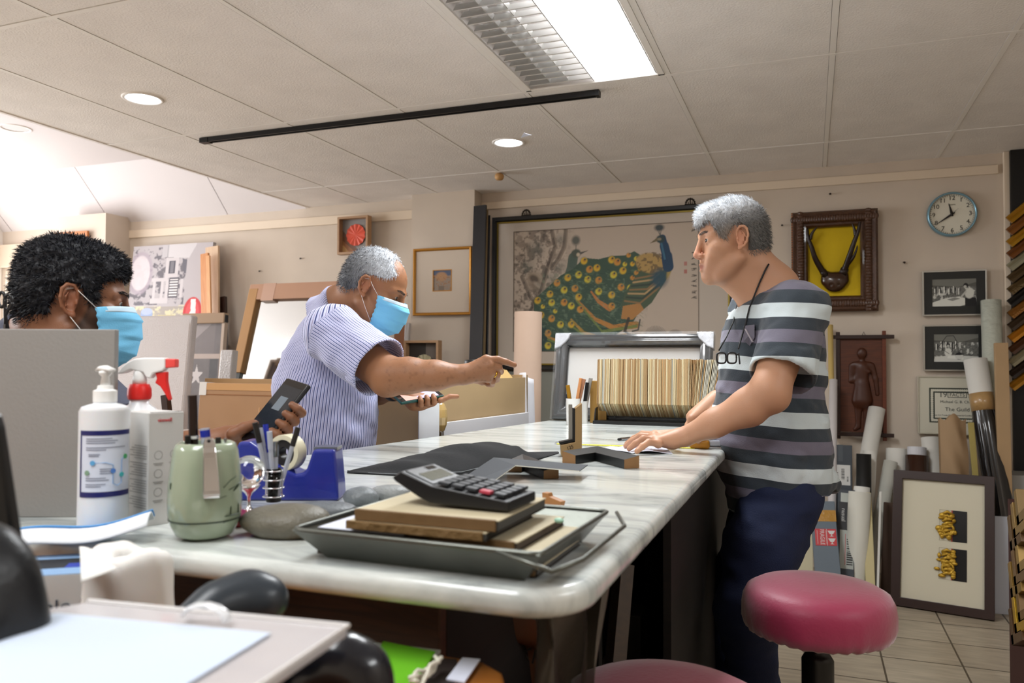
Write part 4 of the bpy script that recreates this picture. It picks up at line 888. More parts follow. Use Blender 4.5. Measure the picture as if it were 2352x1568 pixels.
# --- kraft roll standing behind the table ---
a = atY(1210, 716, 3.5); r0 = 33/1811*3.6
rod('paper_roll', 'tall pinkish kraft paper roll standing before the peacock painting', 'paper roll', (a.x, 3.52, a.z), (a.x-.005, 3.5, 0), r0, mat('kraft_pink', '#a38b79', .75, bump=.5, bscale=7, var=.05))
# --- right group ---
def rollpx(label, xt, yt, xb, yb, Y0, Yt, rpx, m, cat='paper roll', hollow=True, group=None, zb=None, name='paper_roll'):
    b = atY(xb, yb, Y0); t_ = atY(xt, yt, Yt); d = t_-b
    if zb is None: s = b.z/d.z; foot = b-d*s
    else: foot = b
    if foot.z < .004: foot.z = .004
    dd = (t_-CAM).dot(fw); return rod(name, label, cat, t_, foot, rpx/1811*dd, m, group, hollow)
rollpx('thin yellowish paper tube leaning just behind the striped polo back', 1907, 746, 1912, 1000, 4.85, 4.95, 6, mat('yellow_tube', '#c0a565', .6))
rollpx('pale grey paper roll right behind the polo shirt back', 1914, 872, 1912, 1100, 4.7, 4.85, 9, mat('pale_roll', '#c2bcba', .6))
rollpx('white roll with ragged end leaning over the wood carving', 2014, 938, 1990, 1070, 4.86, 4.97, 18, m_pap)
rollpx('small white roll standing under the ragged white roll', 1998, 1035, 1994, 1120, 4.78, 4.8, 15, m_pap)
rollpx('short black square-ended tube among the white rolls', 1984, 1042, 1984, 1125, 4.68, 4.7, 16, mat('black_tube', '#151413', .5))
rollpx('wide white roll with frayed top under the wood carving', 2059, 1030, 2059, 1080, 4.9, 4.92, 22, m_pap)
rollpx('narrow white roll leaning beside the dark leaning picture', 2046, 1060, 2030, 1150, 4.76, 4.83, 15, mat('off_white_roll', '#c9c8be', .6))
rollpx('white roll standing left of the brown paper bag', 2136, 1005, 2145, 1090, 4.88, 4.93, 19, m_pap)
tt, L_ = rollpx('brown glass-like tube with a white square cap behind the leaning picture', 2106, 1046, 2106, 1090, 4.82, 4.84, 24, mat('brown_tube', '#3a241a', .25), cat='tube', hollow=False)
obj('white_cap', MB().lathe([(.001, 0), (.048, 0), (.048, .045), (.001, .045)], 24), mat('cap_white', '#c9c8cc', .5), tt, T=Tr(0, 0, L_))
rollpx('tall cream cone of rolled paper by the grey fragile box', 1975, 1130, 1965, 1330, 4.5, 4.58, 24, mat('cream_roll', '#cfccc0', .6))
rollpx('white plastic pipe end on top of the cream paper roll', 1980, 1118, 1978, 1160, 4.64, 4.66, 17, m_pap)
# black wrapped roll with a white top
a = atY(2240, 826, 4.82); b_ = atY(2285, 1090, 4.7); d = a-b_; foot = b_-d*(b_.z/d.z)
t, L_ = rod('wrapped_roll', 'thick roll with white top, tan tape band and black film wrap below', 'wrapped roll', a, foot, 25/1811*4.1, m_pap)
zt1 = L_; k = (a.z-atY(2250, 908, 4.6).z); k2 = (a.z-atY(2255, 946, 4.6).z)
obj('tape_band', MB().lathe([(.0575, L_-k2-.01), (.0585, L_-k2-.01), (.0585, L_-k), (.0575, L_-k)], 28, cap=False), mat('tan_tape', '#a58355', .3, coat=.5, bump=.8, bscale=30), t, smooth=True)
pr_ = [(.0575, .0)]+[(.061+.0012*(j % 2), .3+j*.035) for j in range(int((L_-k2-.32)/.035))]+[(.0575, L_-k2-.01)]
obj('black_film', MB().lathe(pr_, 28, cap=False), mat('black_film', '#0d0d0f', .18, coat=.6), t, smooth=True)
# huge bubble wrap roll and bare board
rollpx('tall roll in crinkled clear plastic beside the workshop photographs', 2276, 690, 2288, 1100, 4.83, 4.93, 21, mat('plastic_roll', '#bfc2b4', .3, bump=1.5, bscale=30, coat=.3), cat='wrapped roll', name='wrapped_roll')
T, W, Hh = leanT(2292, 2324, 787, 1070, 4.7, 4.66, floor=True)
slab('wood_board', 'tall bare tan board standing in front of the moulding display', 'board', T, W, Hh, .03, mat('tan_board', '#a98b66', .6, var=.05))
# kraft bag and yellow paper
T, W, Hh = leanT(2160, 2232, 958, 1090, 4.72, 4.68, floor=True)
def bagf(u, v): return (W*u*(.84+.16*(1-v)), Hh*v*(1-.02*sin(u*9)), .03+.03*sin(u*pi)+.010*sin(v*25+u*7)*(.4+u))
m = MB().grid(bagf, 14, 30); n0 = len(m.v); m.grid(lambda u, v: (bagf(1-u, v)[0], bagf(1-u, v)[1], -.03), 14, 30)
o = obj('paper_bag', m, mat('kraft_bag', '#9c8060', .8, bump=.4, bscale=10), None, smooth=True, T=T); tag(o, 'crumpled brown paper bag standing before the certificate', 'paper bag')
plank('paper_sheet', 'curled yellow paper strip right of the brown paper bag', 'paper', 2226, 2240, 966, 1092, 4.66, 4.6, .012, mat('yellow_paper', '#98894c', .7), dx=-14)
# shipping boxes at the left of the group
def sbox(label, xl, xr, yt, yb, Yt, Yb, th, m, dx=0, name='shipping_box'):
    a = atY(xl, yb, Yb); b = atY(xr, yb, Yb); t_ = atY(xl+dx, yt, Yt); e = t_-a; s = a.z/e.z; a2 = a-e*s; 
    if a2.z < 0: a2.z = 0
    x = V(1, 0, 0); z = (t_-a2); Ln = z.length; z.normalize(); x = (x-z*z.x).normalized(); T = Matrix((x, z, x.cross(z))).transposed().to_4x4(); T.translation = a2
    W = b.x-a.x; t = thing(name, label, 'box', T=T); obj('carton_body', rect_mb(0, 0, W, Ln, -th, 0), m, t, bevel=.003); return t, W, Ln
m_dg = mat('dark_grey_card', '#3a3f45', .6); m_lb = mat('label_white', '#c9c8c4', .6); m_ink = mat('ink_black')
t, W, Ln = sbox('dark grey flat shipping box with a white address label, behind the polo back', 1902, 1958, 1020, 1140, 4.74, 4.68, .06, m_dg)
hz = Ln*(1140-1065)/(1140-1020)*.0
def lab(t, x0, y0, x1, y1, m=m_lb, nm='label'): obj(nm, rect_mb(x0, y0, x1, y1, 0, .001), m, t)
zz = lambda py, Y: atY(1930, py, Y).z
y1 = Ln-(zz(1020, 4.7)-zz(1066, 4.7)); y0 = Ln-(zz(1020, 4.7)-zz(1112, 4.7)); lab(t, .02, y0, W-.01, y1)
def bars(t, x0, x1, y0, y1, n, vert=False, nm='barcode'):
    m = MB(); r_ = random.Random(n)
    for k in range(n):
        u = k/n; w_ = r_.choice((.25, .5, .7))/n
        if vert: m.bb((x0+u*(x1-x0), y0, .001), (x0+(u+w_)*(x1-x0), y1, .0016))
        else: m.bb((x0, y0+u*(y1-y0), .001), (x1, y0+(u+w_)*(y1-y0), .0016))
    obj(nm, m, m_ink, t)
bars(t, W*.55, W*.68, y0+.03, y1-.02, 18); bars(t, W*.78, W*.84, y0+.02, y1-.06, 9, nm='print_lines'); bars(t, W*.35, W*.42, y0+.03, y1-.04, 7, nm='print_lines')
obj('tape', rect_mb(W*.42, Ln-.09, W*.62, Ln+.001, -.061, .0012), mat('grey_tape', '#454b51', .3), t)
t, W, Ln = sbox('narrow box with pale barcode labels between grey box and cream roll', 1922, 1962, 1122, 1300, 4.62, 4.45, .05, m_dg, dx=4)
ya = Ln-.02; yb = Ln-.42; lab(t, .012, yb, W-.004, ya, mat('label_green', '#a9ada6', .6)); bars(t, W*.5, W*.9, ya-.2, ya-.06, 24, True); bars(t, W*.55, W*.9, yb+.02, yb+.16, 12); obj('name_tag', rect_mb(0.004, ya-.2, .05, ya-.05, .001, .0018), mat('tag_black', '#151518', .5), t)
text('lettering', 'nusual', .028, m_lb, t, Tr(.027, ya-.12, .002) @ Matrix.Rotation(-pi/2, 4, 'Z')); obj('red_line', rect_mb(W*.45, yb+.02, W*.48, ya-.22, .001, .0016), mat('red_ink', '#b3383a', .6), t)
t, W, Ln = sbox('blue-grey long box with orange tape and a red FRAGILE sticker', 1872, 1932, 1150, 1320, 4.5, 4.3, .07, mat('blue_grey_card', '#5d6770', .6), dx=-12)
ff = lambda py: Ln*(1-(py-1150)/(1320-1150)*.0)-(zz(1150, 4.45)-zz(py, 4.4))
obj('orange_tape', rect_mb(-.001, ff(1204), W+.001, ff(1176), -.071, .0012), mat('orange_tape', '#a87a2c', .2, coat=.6, bump=.6, bscale=50), t)
y0, y1 = ff(1262), ff(1222); obj('fragile_sticker', rect_mb(.014, y0, W-.006, y1, .001, .0018), mat('sticker_red', '#b4262a', .5), t); x0 = .014; w_ = W-.02
text('lettering', 'FRAGILE', .03, m_lb, t, Tr(x0+w_*.33, (y0+y1)/2, .002) @ Matrix.Rotation(-pi/2, 4, 'Z'), width=(y1-y0)*.9)
m = MB(); cx = x0+w_*.78
for sgn, cy in ((1, y0+(y1-y0)*.27), (1, y0+(y1-y0)*.73)):
    m.prism([(cx-.018, cy+.014), (cx+.018, cy+.014), (cx+.008, cy-.004), (cx+.002, cy-.004), (cx+.002, cy-.012), (cx+.01, cy-.016), (cx-.01, cy-.016), (cx-.002, cy-.012), (cx-.002, cy-.004), (cx-.008, cy-.004)], .0019, .0024)
obj('glass_symbol', m, m_lb, t); obj('divider', rect_mb(x0+w_*.55, y0, x0+w_*.565, y1, .0018, .0022), m_lb, t); 
for q in (.1, .52): obj('print_lines', rect_mb(x0+w_*q, y0+.008, x0+w_*(q+.015), y1-.008, .0018, .0021), m_lb, t)
sbox('plain cream board leaning left of the FRAGILE box behind the stool', 1813, 1868, 1200, 1310, 4.62, 4.55, .01, m_crm, name='cream_board')
sbox('yellowish board edge standing right of the cream paper roll', 1988, 2010, 1130, 1330, 4.6, 4.45, .015, mat('yellow_board', '#cdbf90', .7), dx=-8, name='cream_board')
sbox('thin white board edge standing left of the dark leaning picture', 2014, 2020, 1128, 1330, 4.6, 4.45, .02, m_pap, dx=6, name='cream_board')
sbox('brown board standing behind the left edge of the dark leaning picture', 2024, 2060, 1152, 1330, 4.7, 4.6, .02, mat('umber_board', '#4b3527', .6), dx=6, name='brown_board')
# dark leaning picture with two gilt carvings
A = atZ(2047, 1387, .0); Bp = atZ(2287, 1425, .0); tl = atY(2058, 1078, 4.88); 
Yb_ = A.y; ex = V(Bp.x-A.x, Bp.y-A.y, 0); W = ex.length*.995; ex.normalize()
nb_ = V(-ex.y, ex.x, 0); Hh = 0
# height from the measured top edge, leaning back onto the tubes
best = None
for k in range(400):
    Hh = .5+k*.002; tilt = .22; q = A+nb_*Hh*sin(tilt)+V(0, 0, Hh*cos(tilt)); d = q-CAM; py = 784-FPX*(d.dot(up)/d.dot(fw))
    if py < 1080: break
T = basis(A, ex, nb_*sin(tilt)+V(0, 0, cos(tilt)))
pm = mat('umber_frame', '#33231f', .4)
t = thing('framed_carvings', 'dark brown frame leaning on the floor with two small gilt carvings', 'picture', T=T)
obj('frame', frame_mb(W, Hh, flat(.042, .03)), pm, t, bevel=.002); obj('mount', rect_mb(.035, .035, W-.035, Hh-.035, .008, .012), mat('mount_cream', '#cfc8b2', .8), t)
mg = mat('gilt_leaf', '#c19a35', .35, metal=.5, bump=.8, bscale=120)
def FX(px, py): return ((px-2047-(1387-py)*.035)/240*W), (Hh*(1387+(px-2047)*.14-py)/ (310))
for (cy, ) in ((Hh*.62,), (Hh*.345,)):
    x0 = W*.47; x1 = W*.74; hh = Hh*.225; y0 = cy-hh/2
    obj('window_mount', frame_mb(x1-x0, hh, [(0, 0), (0, .001), (.002, .001), (.002, 0)]), mat('mount_line', '#a8a08a', .8), t, T=Tr(x0-.0, y0, .012))
    obj('black_ground', rect_mb(W*.6, y0, x1, y0+hh, .012, .0135), m_black, t); obj('red_line', rect_mb(W*.588, y0, W*.6, y0+hh, .012, .0137), mat('red_line', '#a8453a', .6), t)
    m = MB(); rr_ = random.Random(int(cy*1000))
    for k in range(26):
        m.ball((W*.535+rr_.uniform(-.036, .04), cy+rr_.uniform(-.42, .42)*hh, .018), (rr_.uniform(.008, .018), rr_.uniform(.007, .016), rr_.uniform(.006, .012)), 8, 6)
    for k in range(7):
        yy = cy+(k-3)*hh*.12; m.tube([(W*.5, yy, .02), (W*.55, yy+.012, .026), (W*.605+rr_.uniform(0, .01), yy+rr_.uniform(-.01, .02), .018)], [.006, .008, .002], 6)
    m.tube([(W*.56+.024*cos(a), cy-.02+.026*sin(a), .022) for a in [2*pi*i/14 for i in range(15)]], .006, 6)
    obj('gilt_carving', m, mg, t, smooth=True)
# white board strip and boxes right of it
Bq = Bp+V(.03, .1, 0)
T = basis((Bp.x+.015, Bp.y+.12, 0), (1, .0, 0), (0, .06, 1)); slab('foam_sheet', 'tall white foam board strip right of the dark leaning picture', 'foam sheet', T, atY(2337, 1300, Bp.y+.12).x-Bp.x-.01, atY(2310, 1186, Bp.y+.15).z, .02, mat('foam_blue_white', '#b6bac4', .6))
q0 = atY(2304, 1200, 4.74); q1 = atY(2304, 1090, 4.74)
carton('cardboard_box', 'white and tan stacked carton at the right edge behind the foam strip', (q0.x, 4.72, 0), (q0.x+.4, 4.95, q0.z), mat('white_carton', '#a8a6a0', .6), tape=False)
carton('cardboard_box', 'grey-white carton with tan top at the right edge, on another carton', (q0.x+.01, 4.74, q0.z+.001), (q0.x+.4, 4.95, q1.z), mat('white_carton2', '#9b9a96', .6), tape=False)
# black display board with slanting moulding samples
x0 = atY(2322, 500, 4.98).x
t = solo('display_board', MB().bb((x0, 4.97, .02), (XR-.01, WY-.001, H-.002)), mat('display_black', '#0b0a0a', .6), 'tall black display board carrying slanting moulding samples', 'display board', T=I4)
cols = [('#a97a1e', .6, 'gold'), ('#7a4a1c', .2, 'brown'), ('#b08224', .6, 'bright gold'), ('#6b3d16', .2, 'chestnut'), ('#8f8a72', .3, 'grey-green'), ('#4b3a22', .3, 'dark olive'), ('#5d4a2c', .5, 'beaded bronze'), ('#171412', .2, 'black'), ('#8a5a20', .4, 'beaded gold'), ('#3c2c1c', .2, 'umber'), ('#b5761c', .5, 'amber'), ('#4a2a12', .2, 'walnut'), ('#8d8266', .3, 'stone'), ('#2a1b10', .2, 'near black'), ('#a8741f', .5, 'honey gold')]
zz0 = atY(2322, 470, 4.95).z
for k, (c, me_, nm) in enumerate(cols):
    z = zz0-.065*k; m = MB(); L2 = 1.1; wd = .05
    T = basis((x0-.0, 4.968, z-.1), (cos(.72), 0, sin(.72)), (-sin(.72), 0, cos(.72)))
    m = MB(); P = [(0, 0), (wd*.9, 0), (wd*.9, .012), (wd*.75, .02), (wd*.5, .014), (wd*.3, .024), (0, .03)]
    for zz_ in (0, L2): m.v += [(zz_, p[0], p[1]) for p in P]
    n_ = len(P); m.f = [list(range(n_)), list(range(n_, 2*n_))[::-1]]+[(i, n_+i, n_+(i+1) % n_, (i+1) % n_) for i in range(n_)]; m.mi = [0]*len(m.f)
    o = obj('moulding_sample', m, mat('moulding_%d' % k, c, .35, metal=me_, bump=(1.5 if 'beaded' in nm else .1), bscale=90), None, T=T)
    tag(o, '%s slanting moulding sample on the black display board, %s' % (nm, ['topmost', 'second from top', 'third from top', 'fourth from top', 'fifth from top', 'sixth from top', 'seventh from top', 'middle one', 'seventh from bottom', 'sixth from bottom', 'fifth from bottom', 'fourth from bottom', 'third from bottom', 'second from bottom', 'lowest'][k]), 'frame moulding', 'slanting moulding samples')
# corner samples hung in a column at the right edge
cs = [('#7b6238', .2), ('#8e7140', .3), ('#5f4526', .1), ('#a08147', .4), ('#6e5130', .1), ('#8a6a30', .3), ('#75572c', .2), ('#c39b2f', .6), ('#54391d', .1)]
wb = wood('backing_walnut', '#3d2315', '#4a2c1a', .5)
Yc = 3.0; xa = atY(2318, 1400, Yc+.42).x-.06
solo('display_board', MB().bb((xa+.06, Yc, 0), (xa+.09, Yc+.42, atY(2345, 1190, Yc).z)), mat('maroon_board', '#3a1414', .6), 'low maroon display board at the right edge carrying corner samples', 'display board', T=I4)
for k, (c, me_) in enumerate(cs):
    py = 1215+k*37; p = atY(2338-k*3.0 if k > 2 else 2345, py, Yc+.02)
    T = basis((xa+.06-.001, Yc+.06+.05*(k % 3), p.z), (0, -1, .45), (0, .45, 1))
    m = MB(); wd = .035; th = .045
    m.bb((0, 0, 0), (.16, wd, th)); m.bb((0, 0, 0), (wd, .12, th)); m.bb((.01, wd, 0), (.15, wd+.012, th*.5))
    o = obj('corner_sample', m, mat('corner_%d' % k, c, .4, metal=me_), None, T=T, bevel=.002)
    tag(o, 'wooden frame corner sample at the right edge, %s of the column' % ['top', 'second', 'third', 'fourth', 'middle', 'sixth', 'third-lowest', 'bright gold second-lowest', 'lowest'][k], 'frame corner', 'corner samples on the maroon board')
# ================= the marble worktable and what lies on it =================
TZ = CAMZ-.22
def tp(x, y, z=None): return atZ(x, y, TZ if z is None else z)
mm_ = mat('marble', '#cfd2cf', .22, coat=.3); nt = mm_.node_tree; b = nt.nodes['Principled BSDF']; L = nt.links.new
tc = nt.nodes.new('ShaderNodeTexCoord'); mp = nt.nodes.new('ShaderNodeMapping'); mp.inputs['Scale'].default_value = (2.2, 9, 3); mp.inputs['Rotation'].default_value = (0, 0, .12); L(tc.outputs['Object'], mp.inputs[0])
n = nt.nodes.new('ShaderNodeTexNoise'); n.inputs['Scale'].default_value = 1.6; n.inputs['Detail'].default_value = 9; n.inputs['Roughness'].default_value = .62; n.inputs['Distortion'].default_value = .9; L(mp.outputs[0], n.inputs['Vector'])
r_ = nt.nodes.new('ShaderNodeValToRGB'); e = r_.color_ramp.elements; e[0].position = .33; e[0].color = (*hexc('#8b9293'), 1); e[1].position = .56; e[1].color = (*hexc('#cfd3cf'), 1); q = e.new(.45); q.color = (*hexc('#b9bebb'), 1); q = e.new(.8); q.color = (*hexc('#d9dad3'), 1); L(n.outputs[0], r_.inputs[0]); L(r_.outputs[0], b.inputs['Base Color'])
# slab outline with a rounded near right corner
XR_ = -.205; YN = .722; th = .03
out = []
c0 = (XR_-.07, YN+.07)
for k in range(9): a = -pi/2+k*pi/16; out.append((c0[0]+.07*cos(a), c0[1]+.07*sin(a)))
out += [(XR_, 2.96), (-.935, 2.96), (-1.13, 1.55), (-1.2, .98), (-1.4, .93), (-1.4, YN)]
m = MB(); m.prism(out, 0, th)
T = thing('worktable', 'long white marble worktable with bullnose edge over a dark wooden base', 'table', (-.6, 1.8, 0))
obj('marble_top', m, mm_, T, T=Tr(.6, -1.8, TZ-th), bevel=.012, seg=4, smooth=True)
wd_ = wood('base_wood', '#3b2012', '#4c2a17', .5, (5, 5, 50), 2); wdk = wood('base_shaded', '#0a0705', '#120c08', .6, (5, 5, 50), 2)  # second wood is a near-black copy, under-table shade put into its colour
YP = .86; XP = tp(1010, 1375, .95).x
XP = (atY(1010, 1400, YP)).x
m = MB(); m.bb((-1.35, YP, .01), (XP, YP+.02, TZ-th-.001)); obj('front_panel', m, wd_, T, world=True, bevel=.002)
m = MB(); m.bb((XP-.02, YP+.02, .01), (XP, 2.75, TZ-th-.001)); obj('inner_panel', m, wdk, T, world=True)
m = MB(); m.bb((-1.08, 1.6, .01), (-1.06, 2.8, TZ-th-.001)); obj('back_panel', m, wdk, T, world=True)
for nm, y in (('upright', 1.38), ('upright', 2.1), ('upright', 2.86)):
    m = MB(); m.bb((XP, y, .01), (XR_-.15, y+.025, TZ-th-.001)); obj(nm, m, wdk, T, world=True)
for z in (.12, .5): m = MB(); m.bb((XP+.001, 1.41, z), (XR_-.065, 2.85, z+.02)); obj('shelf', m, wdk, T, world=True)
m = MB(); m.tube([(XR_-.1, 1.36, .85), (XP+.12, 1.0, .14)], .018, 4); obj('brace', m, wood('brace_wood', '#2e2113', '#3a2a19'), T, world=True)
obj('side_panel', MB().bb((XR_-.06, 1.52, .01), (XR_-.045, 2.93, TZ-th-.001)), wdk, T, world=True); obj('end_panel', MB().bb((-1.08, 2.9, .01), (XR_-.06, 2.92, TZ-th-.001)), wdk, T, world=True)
# things stored under the table
def lump(name, label, cat, c, r, m, seed, rough=.25, kx=1, sub=None):
    F = Field([c[i]-r[i]*1.5 for i in range(3)], [c[i]+r[i]*1.5 for i in range(3)], max(r)/16)
    F.ell(c, r, .02); rr_ = random.Random(seed)
    for k in range(7): F.ell([c[i]+rr_.uniform(-.55, .55)*r[i] for i in range(3)], [r[i]*rr_.uniform(.35, .6) for i in range(3)], max(r)*.15)
    v, f = F.surf(); n = vnorm(v, f); v = v+n*((vnoise(v, 9/max(r)*.25, seed)-.5)*max(r)*rough)[:, None]; v = relax(v, f, 1); v[:, 2] = np.maximum(v[:, 2], c[2]-r[2])
    I = np.array([c[0], c[1], c[2]-r[2]]); me = np_mesh(name, v-I, f); me.materials.append(m); o = link(name, me, None, Matrix.Translation(I)); return tag(o, label, cat)
# pale film bag hanging from the corner
a = atY(1268, 1400, .95)
m = MB(); m.grid(lambda u, v: (a.x-.03+.1*u+.012*sin(u*22)*(1-v)-.02*v*(u-.5), .93+.03*sin(u*9+v*4)+.02*v, TZ-th-.005-.24*v-.03*sin(u*5)*v), 30, 20)
o = obj('plastic_bag', m, mat('dull_film', '#544d45', .3, alpha=.85, bump=.6, bscale=30), None, smooth=True, T=I4); tag(o, 'limp greyish plastic bag hanging under the near corner of the marble table', 'plastic bag')
# printed orange bag
c = atY(1130, 1470, 1.12)
m = MB(); bw, bh = .42, .26
bw = .22; bh = .17
def bf(u, v): return (c.x-.1+bw*u-.02*v, 1.1+.03*sin(u*8+v*3)+.05*v+.05*u, c.z+.06-bh*v-.08*u*v+.015*sin(u*14)+.02*sin(v*9+u*5))
m.grid(bf, 40, 26); t = thing('printed_bag', 'crumpled brown and orange printed bag stored under the near table end', 'bag', (c.x, 1.1, c.z-.2))
obj('bag_body', m, mat('bag_brown', '#4f2a14', .45, bump=.6, bscale=25), t, smooth=True, world=True)
for s, u, v in (('DKEN', .28, .3), ('KK', .72, .45)):
    p = Vector(bf(u, v)); tt = text('lettering', s, .032, mk, t, Matrix.Identity(4)); tt.parent = t; Tm = basis(p+V(0, -.02, 0), (1, 0, -.25), (0, 0, 1)); tt.matrix_local = mw(t).inverted() @ Tm
m = MB(); m.grid(lambda u, v: (bf(u, .8+.2*v)[0], bf(u, .8+.2*v)[1]-.006, bf(u, .8+.2*v)[2]), 30, 4); obj('red_band', m, mat('bag_red', '#7e1d14', .5), t, smooth=True, world=True)
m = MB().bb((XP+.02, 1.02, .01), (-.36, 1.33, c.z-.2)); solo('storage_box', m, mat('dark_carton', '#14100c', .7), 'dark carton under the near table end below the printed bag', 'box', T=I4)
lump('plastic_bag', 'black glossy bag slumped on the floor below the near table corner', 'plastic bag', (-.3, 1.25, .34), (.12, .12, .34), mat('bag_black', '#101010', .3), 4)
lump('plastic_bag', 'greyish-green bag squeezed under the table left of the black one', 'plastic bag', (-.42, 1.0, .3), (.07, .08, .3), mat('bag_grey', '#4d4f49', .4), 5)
for k, (px, py, Y, w, h, cc, lb) in enumerate(((1525, 1290, 1.75, .05, .12, '#5b5852', 'grey bundle in plastic on the upper shelf under the table'), (1520, 1345, 1.6, .05, .05, '#77746d', 'small pale carton under the grey bundle beneath the table'), (1530, 1500, 1.7, .09, .12, '#4c1018', 'dark red box on the low shelf under the table'), (1585, 1500, 1.8, .06, .1, '#15161a', 'black case on the low shelf under the table'), (1600, 1540, 1.72, .07, .05, '#7d807e', 'pale plastic case near the right man\'s feet under the table'))):
    zz = .52 if k < 1 else (.522 if k == 1 else .142); p = atZ(px, py+60, zz); p = V(XR_-.15-.02*k, Y, zz)
    solo('storage_box', MB().bb((p.x-w, p.y, zz), (p.x, p.y+.09, zz+h)), mat('stored_%d' % k, cc, .5), lb, 'box', bevel=.004, T=I4)

# ---- white panel standing on the left ----
a = tp(262, 1186); e = V(-.9, -.36, 0).normalized(); hh = .265; a2 = a+e*.46
T = basis(a2, -e, (0, 0, 1)); 
t = solo('mounting_board', rect_mb(0, 0, .46, hh, -.006, .006), mat('panel_grey_white', '#878582', .5, bump=.1, bscale=200), 'plain white upright panel on the table in front of the bearded man', 'panel', T=T, bevel=.0015)
# ---- scissors behind the panel ----
p = atD(14, 790, 1.32); t = thing('scissors', 'black-handled scissors standing upright at the far left behind the upright board', 'scissors', (p.x, p.y, TZ)); m_sc = mat('scissor_black', '#0e0d10', .35)
for s, cx, cy in ((-1, 4, 688), (1, 19, 694)): obj('handle', MB().tube([atD(cx+(9 if s > 0 else 8)*cos(a), cy+17*sin(a), 1.32) for a in [2*pi*k/20 for k in range(21)]]+[atD(12, 725, 1.32), atD(16-s*3, 760, 1.32)], .0028, 8), m_sc, t, world=True, smooth=True)
obj('blade', MB().tube([atD(14, 745, 1.32), V(p.x, p.y, TZ+.002)], [.005, .002], 6, flat=.4), mat('steel2', '#8a8d92', .25, metal=1), t, world=True)
# ---- sanitiser bottle ----
def at_table(px, py): p = tp(px, py); return p
p = at_table(236, 1216); r = .0305
t = thing('pump_bottle', 'tall white pump bottle with navy-edged label before the white panel', 'bottle', p)
dd = (p-CAM).dot(fw); zf = lambda py: (1216-py)/1811*dd
m_pl = mat('milky_plastic', '#dcdfe2', .3, sss=.15); m_wp = mat('white_plastic', '#e6e6e4', .35)
hs = zf(930)
obj('bottle_body', MB().lathe([(.001, 0), (r-.003, 0), (r, .004), (r, hs-.008), (r-.003, hs-.002), (r-.012, hs+.001), (.014, hs+.002), (.014, hs+.012), (.001, hs+.012)], 40), m_pl, t, smooth=True, bevel=.0005)
obj('collar', MB().lathe([(.0145, hs+.004), (.0145, zf(897)), (.010, zf(894)), (.009, zf(885)), (.001, zf(885))], 32), m_wp, t, smooth=True, bevel=.0006)
m = MB(); m.lathe([(.0065, zf(888)), (.0045, zf(865)), (.008, zf(858)), (.008, zf(853)), (.001, zf(850))], 20); m.tube([(-.028, .012, zf(851)), (-.014, .006, zf(846)), (.0, 0, zf(846)), (.016, -.004, zf(850))], [.003, .0055, .007, .005], 10, flat=.6); obj('pump_head', m, m_wp, t, smooth=True)
# label wraps the front
vd = atan2(-p.y, -p.x)
def wrap(name, r, z0, z1, a0, a1, m, par, n=24, push=0):
    mb = MB(); k0 = len(mb.v)
    mb.grid(lambda u, v: ((r+push)*cos(vd+a0+(a1-a0)*u), (r+push)*sin(vd+a0+(a1-a0)*u), z0+(z1-z0)*v), n, 2); return obj(name, mb, m, par, smooth=True)
nav = mat('navy', '#1b1f5e', .4); lw = mat('label_pale', '#cfd6e4', .5)
A0, A1 = -1.05, 1.2
wrap('label', r, zf(1134), zf(985), A0, A1, lw, t, push=.0004); wrap('label_band', r, zf(996), zf(985), A0, A1, nav, t, push=.0007); wrap('label_band', r, zf(1134), zf(1122), A0, A1, nav, t, push=.0007); wrap('label_side', r, zf(1134), zf(985), A0, A0+.1, nav, t, push=.0007)
lt = mat('print_grey', '#7d8496', .6)
for k, (y, u0, u1) in enumerate(((1002, .15, .6), (1007, .15, .7), (1012, .15, .65), (1022, .15, .85), (1027, .15, .5), (1037, .2, .4), (1041, .2, .38), (1070, .4, .62), (1075, .4, .6), (1080, .4, .64), (1090, .15, .5), (1095, .15, .55), (1104, .15, .5), (1109, .15, .42))): wrap('print_line', r, zf(y+2), zf(y), A0+(A1-A0)*u0, A0+(A1-A0)*u1, lt, t, push=.0009, n=8)
for y, u, cc in ((1057, .28, '#5aa0d0'), (1076, .62, '#4a7ac0'), (1086, .78, '#3fb0b5'), (1046, .86, '#4da86a'), (1079, .18, '#7a9a80')):
    an = vd+A0+(A1-A0)*u; c_ = V((r+.001)*cos(an), (r+.001)*sin(an), zf(y)); m = MB().lathe([(.001, 0), (.0032, 0), (.0032, .0006), (.001, .0006)], 14, T=basis((0, 0, 0), (-sin(an), cos(an), 0), (0, 0, 1)), c=c_); obj('label_dot', m, mat('dot'+cc, cc, .5), t)
P = [(.28, 1057), (.5, 1057), (.62, 1062), (.62, 1104), (.7, 1110), (.78, 1104), (.78, 1052), (.86, 1046)]
obj('label_route', MB().tube([((r+.001)*cos(vd+A0+(A1-A0)*u), (r+.001)*sin(vd+A0+(A1-A0)*u), zf(y)) for u, y in P], .0006, 5), mat('route_blue', '#86a9cf', .5), t)
